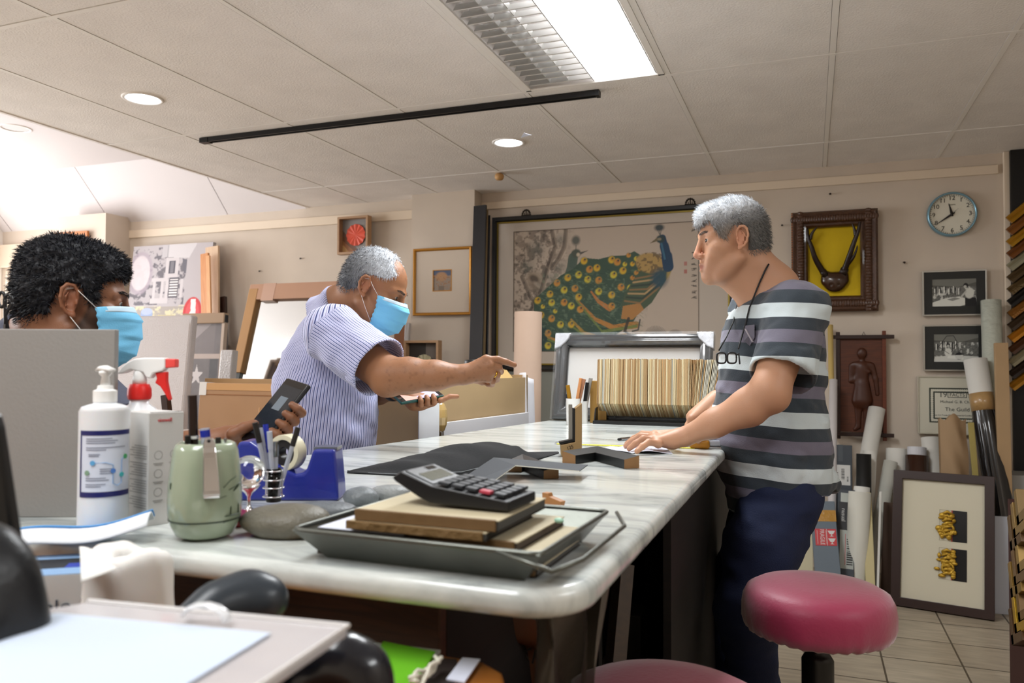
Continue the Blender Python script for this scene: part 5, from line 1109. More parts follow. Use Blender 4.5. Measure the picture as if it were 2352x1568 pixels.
# ---- spray bottle ----
p = at_table(316, 1172); t = thing('spray_bottle', 'white spray bottle with red collar, trigger and nozzle behind the pump bottle', 'bottle', p); dd = (p-CAM).dot(fw); zf = lambda py: (1165-py)/1811*dd; xf = lambda px: (px-316)/1811*dd
ex_ = rt0.copy(); hs = zf(930); rb = .029
Tl = Matrix((rt0, rt0.cross(V(0, 0, 1))*-1, V(0, 0, 1))).transposed().to_4x4()
obj('bottle_body', MB().lathe([(.001, 0), (rb-.003, 0), (rb, .004), (rb, hs-.01), (rb-.005, hs-.002), (.014, hs+.006), (.013, zf(908)), (.001, zf(908))], 36), m_pl, t, smooth=True)
m_red = mat('signal_red', '#d1231f', .35); m_red2 = mat('coral_red', '#e34a45', .35)
obj('collar', MB().lathe([(.0155, zf(910)), (.017, zf(902)), (.0165, zf(886)), (.0135, zf(875)), (.001, zf(875))], 28), m_red, t, T=Tr(xf(313)-0, 0, 0) if 0 else I4, smooth=True, bevel=.0005)
m = MB(); m.lathe([(.010, zf(876)), (.0098, zf(862)), (.008, zf(846)), (.004, zf(839)), (.001, zf(838))], 24); obj('spout_dome', m, m_wp, t, smooth=True)
prof = [(268, 852), (272, 846), (280, 834), (292, 824), (308, 817), (330, 814), (379, 814), (379, 838), (372, 845), (352, 850), (345, 862), (336, 860), (328, 848), (300, 842), (284, 850)]
m = MB(); m.prism([(xf(x), zf(y)) for x, y in prof], -.008, .008, T=Tl @ Matrix.Rotation(pi/2, 4, 'X')); obj('spray_head', m, m_wp, t, bevel=.003)
m = MB(); m.prism([(xf(x), zf(y)) for x, y in ((379, 816), (402, 817), (402, 836), (379, 838))], -.007, .007, T=Tl @ Matrix.Rotation(pi/2, 4, 'X')); obj('nozzle', m, m_red2, t, bevel=.0015)
m = MB(); m.prism([(xf(x), zf(y)) for x, y in ((354, 849), (380, 846), (380, 868), (384, 888), (390, 910), (386, 913), (376, 895), (366, 880), (354, 872), (358, 862))], -.005, .005, T=Tl @ Matrix.Rotation(pi/2, 4, 'X')); obj('trigger', m, m_red, t, bevel=.0015)
# ---- small white carton ----
c_ = at_table(338, 1209); dR = at_table(414, 1196)-c_; dL = at_table(282, 1200)-c_; W = .052; D_ = .047
exd = V(dR.x, dR.y, 0).normalized(); eyd = V(-exd.y, exd.x, 0)
dd = (c_-CAM).dot(fw); hh = (1209-949)/1811*dd
exd = (rt0*cos(.93)+V(fw.x, fw.y, 0).normalized()*sin(.93)); eyd = V(-exd.y, exd.x, 0)
T = Matrix((exd, eyd, V(0, 0, 1))).transposed().to_4x4(); T.translation = c_
t = thing('product_box', 'slim white product carton beside the pale green pen pot', 'box', T=T); W = .05; D_ = .064
obj('carton_body', MB().bb((0, 0, 0), (W, D_, hh)), mat('soft_white_card', '#c9c8c5', .55), t, bevel=.0008)
obj('open_slot', MB().bb((.004, .002, hh), (W-.002, .004, hh+.0006)), mk, t)
text('lettering', 'vinnwell', .0075, mat('logo_red', '#c0323a', .5), t, basis((W*.45, -.0003, hh*.93), (1, 0, 0), (0, 0, 1)), width=.02)
m = MB()
for ix in range(2):
    for iz in range(3):
        cx, cz = W*(.28+.45*ix), hh*(.62-.165*iz); m.add([(cx+.006*cos(2*pi*k/16)*s, -.0003, cz+.006*sin(2*pi*k/16)*s) for s in (1, .88) for k in range(16)], [(k, (k+1) % 16, 16+(k+1) % 16, 16+k) for k in range(16)])
        m.bb((cx-.007, -.0004, cz-.0115), (cx+.007, 0, cz-.0105)); m.bb((cx-.005, -.0004, cz-.0135), (cx+.005, 0, cz-.0128))
obj('printed_icons', m, mat('print_faint', '#8f8f8d', .6), t)
m = MB()
for k in range(26):
    if k % 7 == 6: continue
    y0 = D_*.06; m.bb((-.0004, y0, hh*(.7-.022*k)), (0, D_*(.55+.3*((k*7) % 5)/5), hh*(.7-.022*k)+.001))
obj('printed_text', m, mat('print_faint'), t)
# ---- pale green pen pot ----
p = at_table(470, 1233); dd = (p-CAM).dot(fw); k_ = dd/1811; t = thing('pen_pot', 'pale green round pen pot with painted bamboo, a nail clipper hung over its rim', 'pen pot', p)
m_gr = mat('celadon', '#94a089', .18, coat=.5, var=.03)
R_ = 81*k_; prof = [(.001, 0), (R_*.5, 0), (R_*.78, 10*k_), (R_*.93, 35*k_), (R_*.965, 48*k_), (R_*.985, 60*k_), (R_, 85*k_), (R_*.985, 120*k_), (R_*.93, 165*k_), (R_*.87, 200*k_), (R_*.8, 214*k_), (R_*.72, 218*k_), (R_*.69, 216*k_), (R_*.66, 200*k_), (R_*.66, 60*k_), (.001, 58*k_)]
obj('pot_body', MB().lathe(prof, 48, cap=False), m_gr, t, smooth=True)
obj('dark_ring', MB().lathe([(R_*.972, 44*k_), (R_*.975, 46*k_), (R_*.978, 47.5*k_)], 48, cap=False), mat('ring_dark', '#3a4438', .4), t, smooth=True)
vd = atan2(-p.y, -p.x)
def onpot(px, py, push=.0006):
    u = (px-470)*k_; z = (1233-py)*k_; rr = float(np.interp(z, [q[1] for q in prof[:11]], [q[0] for q in prof[:11]]))+push; an = math.asin(max(-1, min(1, u/rr))); return V(rr*cos(vd+an), rr*sin(vd+an), z)
bl = mat('bamboo_ink', '#2f3f26', .4)
for pts, w in (([(508, 1112), (522, 1098), (537, 1090)], 2), ([(530, 1122), (543, 1108)], 3), ([(520, 1118), (536, 1112), (545, 1106)], 2.5), ([(512, 1176), (545, 1176)], 5), ([(524, 1176), (525, 1155)], 2.2), ([(541, 1178), (541, 1152)], 2.2), ([(508, 1190), (548, 1184)], 2.5), ([(516, 1130), (500, 1134)], 1.2), ([(397, 1115), (398, 1100)], 2)):
    Q = []
    for i in range(len(pts)-1):
        for s in range(5): Q.append(onpot(*[pts[i][j]+(pts[i+1][j]-pts[i][j])*s/4 for j in (0, 1)]))
    obj('painted_leaf', MB().tube(Q, [w*k_*(.5 if i in (0, len(Q)-1) else 1) for i in range(len(Q))], 6, flat=.3), bl, t, smooth=True)
def stick(name, label, cat, a, b, r, m, parts=(), n=10, group=None):
    a, b = Vector(a), Vector(b); t = thing(name, label, cat, a, group=group); obj('barrel', MB().tube([(0, 0, 0), b-a], r, n), m, t, smooth=False, bevel=.0003)
    for nm, f0, f1, rr, mm in parts: obj(nm, MB().tube([(b-a)*f0, (b-a)*f1], rr, n), mm, t)
    return t
def pot_pt(px, py, dep=0): return atD(px, py, dd+dep)
base = p+V(0, 0, .055)
stick('marker_pen', 'thick dark brown marker standing tallest in the green pot', 'pen', base+V(-.02, .004, 0), pot_pt(442, 907, .01), .0058, mat('dark_brown_pen', '#22120c', .3), [('pen_clip', .55, .58, .0066, m_wp)])
stick('ballpoint_pen', 'short black pen at the left inside the green pot', 'pen', base+V(-.026, .0, 0), pot_pt(431, 1000), .0038, mk)
stick('marker_pen', 'clear marker with a blue end in the green pot', 'pen', base+V(.0, .01, 0), pot_pt(470, 983, .012), .006, mat('clear_plastic', '#c9d0dc', .1, alpha=.6, coat=.5), [('blue_end', .86, .97, .0062, mat('ink_blue', '#1c2d9a', .3))])
stick('ballpoint_pen', 'black-tipped pen at the right inside the green pot', 'pen', base+V(.02, .002, 0), pot_pt(501, 1004), .0035, mk)
stick('file_tool', 'thin steel tool at the far right in the green pot', 'tool', base+V(.026, .004, 0), pot_pt(518, 1006), .0018, mat('steel', '#9fa3a8', .2, metal=1))
m_st = mat('steel'); m_ch = mat('chrome', '#e4e6ea', .22, metal=1)
t = thing('nail_clipper', 'silver nail clipper hanging over the front of the green pot', 'nail clipper', onpot(478, 1060)+p)
m = MB(); Wd = lambda y: 12+(y-1000)/125*6; L_ = 12
vs = []; 
for i in range(L_+1):
    py = 1000+(1124-1000)*i/L_; px = 476+(py-1000)*.06; w = Wd(py)*(.75 if i == 0 else 1); rr = .004
    for s in (-1, 1):
        q = onpot(px+s*w, max(py, 1022), .006)+p; 
        if py < 1022: q = q+V(0, 0, (1022-py)*k_)
        vs.append(q)
vs2 = [q+(V(cos(vd), sin(vd), 0)*.003) for q in vs]
n_ = len(vs); fs = []
for i in range(L_): fs += [(2*i, 2*i+2, 2*i+3, 2*i+1), (n_+2*i, n_+2*i+1, n_+2*i+3, n_+2*i+2), (2*i, n_+2*i, n_+2*i+2, 2*i+2), (2*i+1, 2*i+3, n_+2*i+3, n_+2*i+1)]
fs += [(0, 1, n_+1, n_), (2*L_, n_+2*L_, n_+2*L_+1, 2*L_+1)]
m.add(vs+vs2, fs); obj('lever', m, m_ch, t, world=True, bevel=.0008)
m = MB(); q = onpot(483, 1126, .003)+p; m.box(q, (.002, .002, .002)); e1 = V(-sin(vd), cos(vd), 0)
m.v = []; m.f = []; m.mi = []; m.tube([q-e1*.009, q+e1*.009], .0035, 8); obj('cutting_jaw', m, m_ch, t, world=True)
m = MB(); q = onpot(476, 1013, .0095)+p+V(0, 0, .004); m.ball(q, .0022, 10, 6); obj('pivot', m, mk, t, world=True)
# ---- crystal ball on silver stand ----
p = at_table(571, 1188); dd = (p-CAM).dot(fw); k_ = dd/1811; t = thing('crystal_ball', 'clear glass ball on a small silver stand beside the green pot', 'ornament', p)
rb = 36*k_; zc_ = (1188-1082)*k_
obj('glass_ball', MB().ball((0, 0, zc_), rb, 40, 24), mat('crystal', '#ffffff', 0, trans=1, ior=1.5), t, smooth=True)
obj('stand', MB().lathe([(.001, 0), (20*k_, 0), (19*k_, 4*k_), (12*k_, 9*k_), (10*k_, 14*k_), (12*k_, 18*k_), (7*k_, 22*k_), (4*k_, 30*k_), (4*k_, 48*k_), (9*k_, 56*k_), (20*k_, 66*k_), (26*k_, 74*k_), (24*k_, 74*k_), (10*k_, 62*k_), (.001, 60*k_)], 32), m_ch, t, smooth=True)
# ---- red striped box beneath ----
a = at_table(536, 1226); b_ = at_table(672, 1158); T = basis(a, rt0*cos(.5)+fw*sin(.5)-V(0, 0, fw.z*sin(.5)), (0, 0, 1))
T = Matrix.Translation((at_table(606, 1196).x, at_table(606, 1196).y, TZ)) @ Matrix.Rotation(.75, 4, 'Z')
t = thing('red_box', 'flat dark red striped tin under the pen glass and crystal ball', 'tin', T=T)
obj('tin_body', MB().box((0, 0, .006), (.15, .07, .012)), mat('deep_red', '#8e1f26', .3, coat=.3), t, bevel=.002)
for s in (-.3, -.05, .2): obj('pale_stripe', MB().box((-.0752, s*.07, .006), (.0006, .006, .009)), mat('stripe_pale', '#c98f86', .5), t)
# ---- coil pen holder with pens ----
p = at_table(628, 1170)+V(0, 0, .0125); dd = (p-CAM).dot(fw); k_ = dd/1811; t = thing('pen_holder', 'small glass pen holder wound with silver wire rings', 'pen holder', p)
rg = 17*k_; obj('glass_cup', MB().lathe([(.001, 0), (rg*.8, 0), (rg, 75*k_), (rg*.93, 75*k_), (rg*.74, 4*k_), (.001, 4*k_)], 24), mat('clear_glass', '#ffffff', .02, trans=1, ior=1.35), t, smooth=True)
for zc in (12, 32, 50, 70):
    m = MB(); R2 = (24 if zc < 70 else 21)*k_; m.tube([(R2*cos(2*pi*i/24), R2*sin(2*pi*i/24), zc*k_) for i in range(25)], .0011, 6); obj('wire_ring', m, m_ch, t, smooth=True)
m = MB(); [m.tube([(23*k_*cos(a), 23*k_*sin(a), 10*k_), (22*k_*cos(a), 22*k_*sin(a), 70*k_)], .0008, 6) for a in (0, 1.6, 3.1, 4.7)]; obj('wire_upright', m, m_ch, t)
obj('base_foot', MB().lathe([(.001, -.0005), (16*k_, -.0005), (18*k_, .006), (14*k_, 10*k_), (.001, 10*k_)], 24), mk, t)
clr = mat('clear_plastic'); G = 'pens in the wire pen holder'
for k, (px, py, bx, cm, lb, c2) in enumerate(((586, 972, -.004, mk, 'clear pen with black cap leaning left in the wire holder', mk), (597, 984, -.002, clr, 'clear pen with pale end in the wire holder beside the black capped one', clr), (610, 976, .0, mat('ink_blue'), 'clear pen with bright blue cap in the wire holder', mat('ink_blue')), (619, 992, .001, clr, 'thin clear pen right of the blue capped pen', clr), (634, 1015, .003, mk, 'short upright pen with round black top in the wire holder', m_st), (684, 983, .006, mk, 'clear pen with long black clip leaning right in the wire holder', mk))):
    top = atD(px, py, dd+.01*((k % 3)-1)); bs = p+V(bx, 0, .006)
    stick('ballpoint_pen', lb, 'pen', bs, top, .0036, clr, [('cap', .74 if k != 2 else .62, 1.01, .0042, c2), ('refill', .05, .7, .0014, cm)], group=G)
# ---- blue tape dispenser ----
a = at_table(560, 1160); b_ = at_table(782, 1160); mbz = mat('royal_blue', '#1d2a86', .3, coat=.4, bump=.15, bscale=60)
c_ = at_table(705, 1148); dd = (c_-CAM).dot(fw)+.02; k_ = dd/1811
hor = rt0
T = Matrix((rt0, V(-rt0.y, rt0.x, 0), V(0, 0, 1))).transposed().to_4x4(); T.translation = V(0, 0, TZ)+ (CAM+ray(705, 1148)*dd)*1.0-V(0, 0, (CAM+ray(705, 1148)*dd).z)
t = thing('tape_dispenser', 'heavy royal blue tape dispenser holding a roll of cream tape', 'tape dispenser', T=T)
zf = lambda py: (1152-py)*k_; xf = lambda px: (px-705)*k_
P = [(545, 1152), (787, 1152), (785, 1120), (777, 1037), (728, 1037), (714, 1080), (705, 1090), (690, 1092), (655, 1076), (628, 1062), (600, 1030), (585, 1020), (560, 1020), (548, 1060)]
m = MB(); m.prism([(xf(x), zf(y)) for x, y in P], -.03, .03, T=Matrix.Rotation(pi/2, 4, 'X')); obj('dispenser_body', m, mbz, t, bevel=.005, seg=3)
m = MB(); m.bb((xf(726), -.018, zf(1040)), (xf(779), .018, zf(1033))); obj('cutter', m, m_st, t)
cx, cz = xf(652), zf(1046); ro = 41*k_
Rx = Matrix.Rotation(pi/2, 4, 'X')
def ringm(r0, r1, w): return MB().lathe([(r0, -w), (r1, -w), (r1, w), (r0, w), (r0, -w)], 40, T=Matrix.Translation((cx+.008, -.012, cz)) @ Matrix.Rotation(-.35, 4, 'Z') @ Rx, cap=False)
obj('tape_roll', ringm(ro*.72, ro, .012), mat('tape_cream', '#cfc9ae', .5), t, smooth=True, bevel=.0008); obj('roll_core', ringm(ro*.3, ro*.72, .009), mk, t, smooth=True, bevel=.0008)
# ---- stones ----
def stone(label, px, py, rx, ry, rz, cc, seed, rot=0, spk=0):
    p = at_table(px, py); h = max(rx, ry)/14; F = Field((-rx*1.4, -ry*1.4, -rz*.2), (rx*1.4, ry*1.4, rz*2.6), h); F.ell((0, 0, rz*.92), (rx, ry, rz), .01); F.ell((rx*.25, -ry*.15, rz*.8), (rx*.7, ry*.8, rz*.75), .02)
    v, f = F.surf(); n = vnorm(v, f); v = v+n*((vnoise(v+5, 1.2/rx, seed)-.5)*rz*.35)[:, None]; v = relax(v, f, 3); v[:, 2] = np.maximum(v[:, 2], 0)
    me = np_mesh('stone', v, f); nn = vnoise(v, 60, seed)*.5+vnoise(v, 160, seed+1)*.5; base = np.array(hexc(cc)); col = base*(.75+.5*nn)[:, None]
    if spk: w = np.clip((vnoise(v, 45, 9)-.5)*5, 0, 1)*(v[:, 2] < rz*1.1); col = col*(1-w[:, None]*.55)+np.array(hexc('#5e4a2c'))*w[:, None]*.5
    set_col(me, col); me.materials.append(mat('stone_surface', rough=.45, attr='Col', bump=.4, bscale=220)); T = Matrix.Translation(p) @ Matrix.Rotation(rot, 4, 'Z')
    return tag(link('stone', me, None, T), label, 'stone', 'smooth stones on the table')
stone('biggest smooth stone, mottled grey-brown, left of the metal tray', 652, 1226, .056, .042, .0185, '#625e52', 3, .35, 1)
stone('flat dark grey stone between the big brown stone and the blue tape dispenser', 745, 1180, .042, .03, .0075, '#5f6468', 5, .2)
stone('rounded dark grey stone right behind the flat one', 826, 1157, .026, .022, .013, '#6a7074', 7)
stone('palest grey stone, farthest right, behind the metal tray rim', 893, 1145, .032, .026, .0105, '#868a8a', 9)
# ---- metal tray ----
TRL = [tp(672, 1236), tp(1215, 1338), tp(1398, 1240), tp(905, 1140)]    # footprint of the rim at table level, first guess
rz_ = .034
A = atZ(672, 1216, TZ+rz_); B = atZ(1243, 1326, TZ+rz_); C_ = atZ(1377, 1238, TZ+rz_); 
c1 = atZ(1200, 1271, TZ+rz_)
exv = V(c1.x-A.x, c1.y-A.y, 0); Wt = exv.length+.03; exv.normalize(); eyv = V(-exv.y, exv.x, 0)
far = atZ(885, 1148, TZ+rz_); dpt = max((far-A).dot(eyv), .2); dpt = .245
T = Matrix((exv, eyv, V(0, 0, 1))).transposed().to_4x4(); T.translation = V(A.x, A.y, TZ+.0005)
m_tin = mat('tray_tin', '#666963', .35, metal=.7, bump=.2, bscale=40)
t = thing('metal_tray', 'shallow grey metal baking tray with a wire rim handle, full of order books', 'tray', T=T)
s = .028; lo = [(s, s), (Wt-s*1.4, s), (Wt-s*1.4, dpt-s), (s, dpt-s)]; hi = [(0, 0), (Wt-.03, 0), (Wt-.01, dpt*.5), (Wt-.03, dpt), (0, dpt)]
hi4 = [(0, 0), (Wt-.012, 0), (Wt-.012, dpt), (0, dpt)]
m = MB(); tk = .0012
vs = [(x, y, 0) for x, y in lo]+[(x, y, rz_) for x, y in hi4]
m.add(vs, [(0, 1, 2, 3)]+[(i, 4+i, 4+(i+1) % 4, (i+1) % 4) for i in range(4)]); obj('tray_pan', m, m_tin, t, solid=tk)
def rimpath(c, z): 
    P = []; n = len(c)
    for i in range(n):
        p0, p1, p2 = Vector(c[i-1]), Vector(c[i]), Vector(c[(i+1) % n]); a = (p0-p1).normalized()*.012; b2 = (p2-p1).normalized()*.012
        for k in range(5): u = k/4; q = (p1+a)*(1-u)**2+p1*2*u*(1-u)+(p1+b2)*u*u; P.append((q.x, q.y, z))
    return P+[P[0]]
obj('rim_wire', MB().tube(rimpath(hi4, rz_), .0028, 8, cap=False), m_tin, t, smooth=True)
hl = [(Wt-.06, .0), (Wt+.004, -.01), (Wt+.022, .03), (Wt+.024, dpt-.06), (Wt+.0, dpt-.005)]
obj('wire_handle', MB().tube([(hl[0][0], 0, rz_)]+[(x, y, rz_-.012+.004*i) for i, (x, y) in enumerate(hl[1:4])]+[(hl[4][0], hl[4][1], rz_)], .0025, 8), m_tin, t, smooth=True)
# ---- order books in the tray ----
m_pg = mat('page_buff', '#b9ae92', .75, var=.04, vscale=30); m_ed = mat('page_grey_edge', '#4f4f4d', .8, stretch=(3, 3, 300), bump=.6, bscale=4); m_sp = mat('spine_brown', '#6b5130', .6, bump=.4, bscale=40); m_cv = mat('cover_dark', '#2c261f', .6)
def book(label, x, y, z, w, d, h, rz, top=None, spine=m_sp, edge=m_ed, tilt=0):
    tt = thing('order_book', label, 'book', T=mw(t) @ Tr(x, y, z) @ Matrix.Rotation(rz, 4, 'Z') @ Matrix.Rotation(tilt, 4, 'Y'), group='order books in the metal tray')
    obj('pages', MB().bb((.001, .001, .001), (w-.001, d-.001, h-.0012)), edge, tt, bevel=.0008)
    obj('top_sheet', MB().bb((0, 0, h-.0012), (w, d, h)), top or m_pg, tt); obj('spine', MB().bb((-.0015, -.0015, 0), (w*.98, .003, h+.0003)), spine, tt, bevel=.0008); obj('bottom_cover', MB().bb((0, 0, 0), (w, d, .001)), m_cv, tt)
    return tt
bw = .155
book('lowest buff order book, sticking out at the right end of the tray', .085, .034, .002, .192, .15, .008, .02)
book('thick grey-edged order book on top of the lowest one', .08, .036, .0105, .195, .15, .013, .0)
book('dark brown edged book in the middle of the stack', .075, .04, .024, .178, .15, .010, .0, edge=mat('brown_edge', '#4a4038', .8))
book('torn brown-spined book just below the top book', .055, .025, .0345, .168, .14, .009, .01, spine=mat('spine_torn', '#6f5530', .6, bump=1.2, bscale=60))
bt = book('topmost buff order book, the calculator lying on it', .063, .03, .044, .172, .15, .012, .02)
m = MB().bb((0, 0, 0), (.11, .1, .001)); o = obj('paper_sheet', m, mat('paper_blue_white', '#cdd1de', .7), None, T=mw(t) @ Tr(.012, .03, .031) @ Matrix.Rotation(.02, 4, 'Z')); tag(o, 'white paper sheet lying at the left end of the metal tray', 'paper')
m = MB().bb((0, 0, 0), (.14, .13, .028)); o = obj('order_book', m, mat('brown_edge'), None, T=mw(t) @ Tr(.01, .032, .0015)); tag(o, 'hidden pad under the white paper at the left of the tray', 'book', 'order books in the metal tray')
m = MB().ball((0, 0, 0), (.006, .004, .003), 10, 8); o = obj('paper_clip', m, mat('mint', '#9cc9b4', .4), None, T=mw(t) @ Tr(Wt-.035, dpt*.5, .043), smooth=True); tag(o, 'small mint green tag sticking out of the books at the tray\'s right', 'tag')
# ---- calculator ----
q0 = mw(t); top_z = .0565
Tc = q0 @ Tr(.083, .072, top_z) @ Matrix.Rotation(-.02, 4, 'Z')
cL, cW = .148, .078
t = thing('calculator', 'black desk calculator with tilted screen and one red key, on the order books', 'calculator', T=Tc)
m_ck = mat('calc_black', '#131315', .35); 
P = [(0, .03), (.012, .038), (.052, .024), (cL, .013), (cL, .002), (.05, .004), (.035, .01), (.004, .026)]
m = MB(); m.prism(P, 0, cW, T=Matrix.Rotation(pi/2, 4, 'X') @ Matrix.Translation((0, 0, -cW))); m.v = [(x, cW-(y*-1 if y < 0 else y) if False else abs(y), z) for x, y, z in m.v]
obj('case', m, m_ck, t, bevel=.002, seg=3)
sl = atan2(.038-.024, .04); Ts = Tr(.014, 0, .0377) @ Matrix.Rotation(sl, 4, 'Y')
obj('screen_bezel', MB().bb((.001, .006, 0), (.039, cW-.006, .0008)), mat('calc_grey', '#242427', .25), t, T=Ts); obj('lcd_screen', MB().bb((.014, .014, .0006), (.033, cW-.012, .0012)), mat('lcd_olive', '#57584a', .15), t, T=Ts); obj('solar_cell', MB().bb((.003, cW-.034, .0006), (.010, cW-.014, .0012)), mat('solar', '#171416', .1), t, T=Ts)
s2 = atan2(.024-.013, cL-.052); Tk = Tr(.055, 0, .0237) @ Matrix.Rotation(s2, 4, 'Y')
for i in range(5):
    for j in range(6 if 0 else 5):
        red = (j == 0 and i == 3)
        obj('key', MB().box((.009+i*.0175, .010+j*.0145, .0035), (.0135, .0105, .004)), mat('key_red', '#b23a4c', .4) if red else mat('key_dark', '#2b2e33', .4), t, T=Tk, bevel=.001)
# ---- black cloth ----
pts = [(797, 1086), (860, 1067), (900, 1055), (960, 1030), (1030, 1021), (1110, 1018), (1182, 1030), (1282, 1040), (1240, 1055), (1190, 1072), (1120, 1090), (1065, 1095), (930, 1092), (860, 1089)]
P3 = [tp(*q) for q in pts]
L0 = [tp(797, 1087), tp(930, 1094), tp(1065, 1096), tp(1190, 1072), tp(1250, 1052), tp(1284, 1041)]
L1 = [tp(800, 1083), tp(870, 1066), tp(955, 1052), tp(1075, 1044), tp(1180, 1040), tp(1282, 1038)]
def lerpP(Pl, u):
    s = u*(len(Pl)-1); i = min(int(s), len(Pl)-2); f = s-i; return Pl[i]*(1-f)+Pl[i+1]*f
def cl(u, v):
    p = lerpP(L0, u)*(1-v)+lerpP(L1, u)*v
    h = .046*math.exp(-((u-.52)/.2)**2)*sin(pi*min(v*1.15, 1))**.7*1.0+.012*math.exp(-((u-.25)/.1)**2)*sin(pi*v)
    h += (.005*sin(u*26+v*7)+.006*math.exp(-((u-.62-.25*v)/.03)**2)-.008*math.exp(-((u-.5+.2*v)/.025)**2))*sin(pi*v)*(u < .8)+.0018; return (p.x, p.y, TZ+max(h, .0012))
o = obj('black_cloth', MB().grid(cl, 70, 30), mat('charcoal_cloth', '#0b0d10', .9, bump=.2, bscale=300), None, smooth=True, T=I4, solid=.0015); tag(o, 'rumpled black cloth with white-stitched hem lying on the marble', 'cloth')
o = obj('hem_stitch', MB().tube([Vector(cl(u/40, .03))+V(0, -.0, .0012) for u in range(3, 24)], .0004, 4), mat('thread', '#9aa0a4', .7), None, T=I4); o.parent = bpy.data.objects['black_cloth']; o.matrix_local = Matrix.Identity(4)
# ---- mount corner and moulding corners ----
m_mt = mat('mount_grey', '#33373d', .7); m_core = mat('mount_core', '#c9c6bb', .7)
zc_ = .03
Q = [atZ(1012, 1131, TZ+.003), atZ(1134, 1050, TZ+zc_), atZ(1350, 1067, TZ+.02), atZ(1331, 1081, TZ+.02), atZ(1184, 1068, TZ+zc_), atZ(1093, 1133, TZ+.003)]
t = thing('mount_corner', 'grey L-shaped picture mount sample propped on a moulding corner', 'mount sample', (Q[0].x, Q[0].y, TZ))
m = MB(); m.add(Q+[q-V(0, 0, .0016) for q in Q], [(0, 5, 4, 1), (1, 4, 3, 2), (6, 7, 10, 11), (7, 8, 9, 10)]+[(i, (i+1) % 6, 6+(i+1) % 6, 6+i) for i in (0, 1, 2, 5)]); obj('mount_face', m, m_mt, t, world=True)
m = MB(); 
for i in (3, 4): m.add([Q[i], Q[i+1], Q[i+1]-V(0, 0, .0018), Q[i]-V(0, 0, .0018)], [(0, 1, 2, 3)])
obj('bevelled_core', m, m_core, t, world=True)
m_raw = mat('raw_wood_end', '#86623c', .6, bump=.3, bscale=60); m_blk = mat('moulding_black', '#141516', .35)
def mcorner(label, P0, P1, P2, w, h, m, face=None, grp='moulding corner samples on the table'):
    """two mitred lengths of moulding: P0-P1-P2 are the outer line on the table"""
    t = thing('moulding_corner', label, 'moulding sample', (P1.x, P1.y, TZ+.0005), group=grp); ends = MB(); bod = MB()
    P0, P1, P2 = [V(p.x, p.y, TZ+.0005) for p in (P0, P1, P2)]
    d0 = (P0-P1).normalized(); d1 = (P2-P1).normalized(); bis = (d0+d1); bis.normalize(); ang = d0.angle(d1)/2; inn = P1+bis*(w/sin(ang))
    for a, d in ((P0, d0), (P2, d1)):
        nrm = (bis-d*bis.dot(d)).normalized()*w; ia = a+nrm; hl = h*.72
        bod.add([P1, a, a+V(0, 0, h), P1+V(0, 0, h), inn, ia, ia+V(0, 0, hl), inn+V(0, 0, hl)], [(0, 1, 2, 3), (7, 6, 5, 4), (3, 2, 6, 7), (0, 4, 5, 1)])
        obj('sawn_end', MB().add([a+d*.0004, ia+d*.0004, ia+d*.0004+V(0, 0, hl), a+d*.0004+V(0, 0, h)], [(0, 1, 2, 3)]), face or m_raw, t, world=True)
        f = a*.3+ia*.7
    obj('moulding', bod, m, t, world=True, bevel=.0008); return t
mcorner('black moulding corner with raw end lying under the grey mount sample', tp(1165, 1083), tp(1200, 1066), tp(1283, 1099), .03, .022, mat('moulding_brown_black', '#2a2523', .4))
mcorner('black and bronze moulding corner lying right of the grey mount sample', tp(1292, 1063), tp(1372, 1050), tp(1468, 1075), .035, .026, m_blk)
# upright corner sample
a = tp(1312, 1046); T = Matrix.Translation(a) @ Matrix.Rotation(.35, 4, 'Z'); dd = (a-CAM).dot(fw); k_ = dd/1811
t = thing('moulding_corner', 'tan moulding corner standing upright on the table with pencil marks', 'moulding sample', T=T)
w1 = .05; h1 = (1046-925)*k_
m = MB(); m.prism([(-.024, 0), (.024, 0), (.024, h1), (.008, h1-.012), (.008, .034), (-.026, .026)], -.02, .02, T=Matrix.Rotation(pi/2, 4, 'X')); obj('moulding', m, mat('kraft_moulding', '#94784f', .6, bump=.3, bscale=40), t, bevel=.0015)
m = MB(); m.prism([(-.028, .028), (.0075, .036), (.0075, h1-.012), (.003, h1-.012), (.003, .04), (-.03, .033)], -.012, .016, T=Matrix.Rotation(pi/2, 4, 'X')); obj('black_lip', m, m_blk, t)
m = MB(); m.bb((-.006, -.006, .036), (.002, .014, h1-.004)); obj('silver_lip', m, mat('silver_grey', '#9c9a94', .3, metal=.6), t)
text('lettering', '125', .011, mk, t, basis((-.004, -.0203, .021), (1, 0, .35), (-.35, 0, 1))); text('lettering', 'KOKO', .009, mk, t, basis((-.002, -.0203, .010), (1, 0, .35), (-.35, 0, 1)))
# brown wooden chip
a = tp(1270, 1160); T = Matrix.Translation(a) @ Matrix.Rotation(-.35, 4, 'Z')
t = solo('wood_offcut', MB().prism([(-.016, 0), (.018, 0), (.02, .008), (-.004, .013), (-.006, .018), (-.017, .018)], -.006, .006, T=Matrix.Rotation(pi/2, 4, 'X')), mat('offcut_brown', '#9c6a3a', .55), 'small notched brown wood offcut on the marble behind the tray', 'wood offcut', T=T @ Tr(0, 0, .0005), bevel=.0008)
# yellow cutter
a = tp(1030, 1141); T = Matrix.Translation(a+V(0, 0, .004)) @ Matrix.Rotation(-.3, 4, 'Z'); t = thing('utility_knife', 'small yellow cutter lying behind the calculator', 'knife', T=T)
obj('handle', MB().box((-.006, 0, .003), (.028, .012, .008)), mat('cutter_yellow', '#d9b51e', .4), t, bevel=.002); obj('blade_holder', MB().box((.016, 0, .002), (.018, .006, .004)), m_st, t)
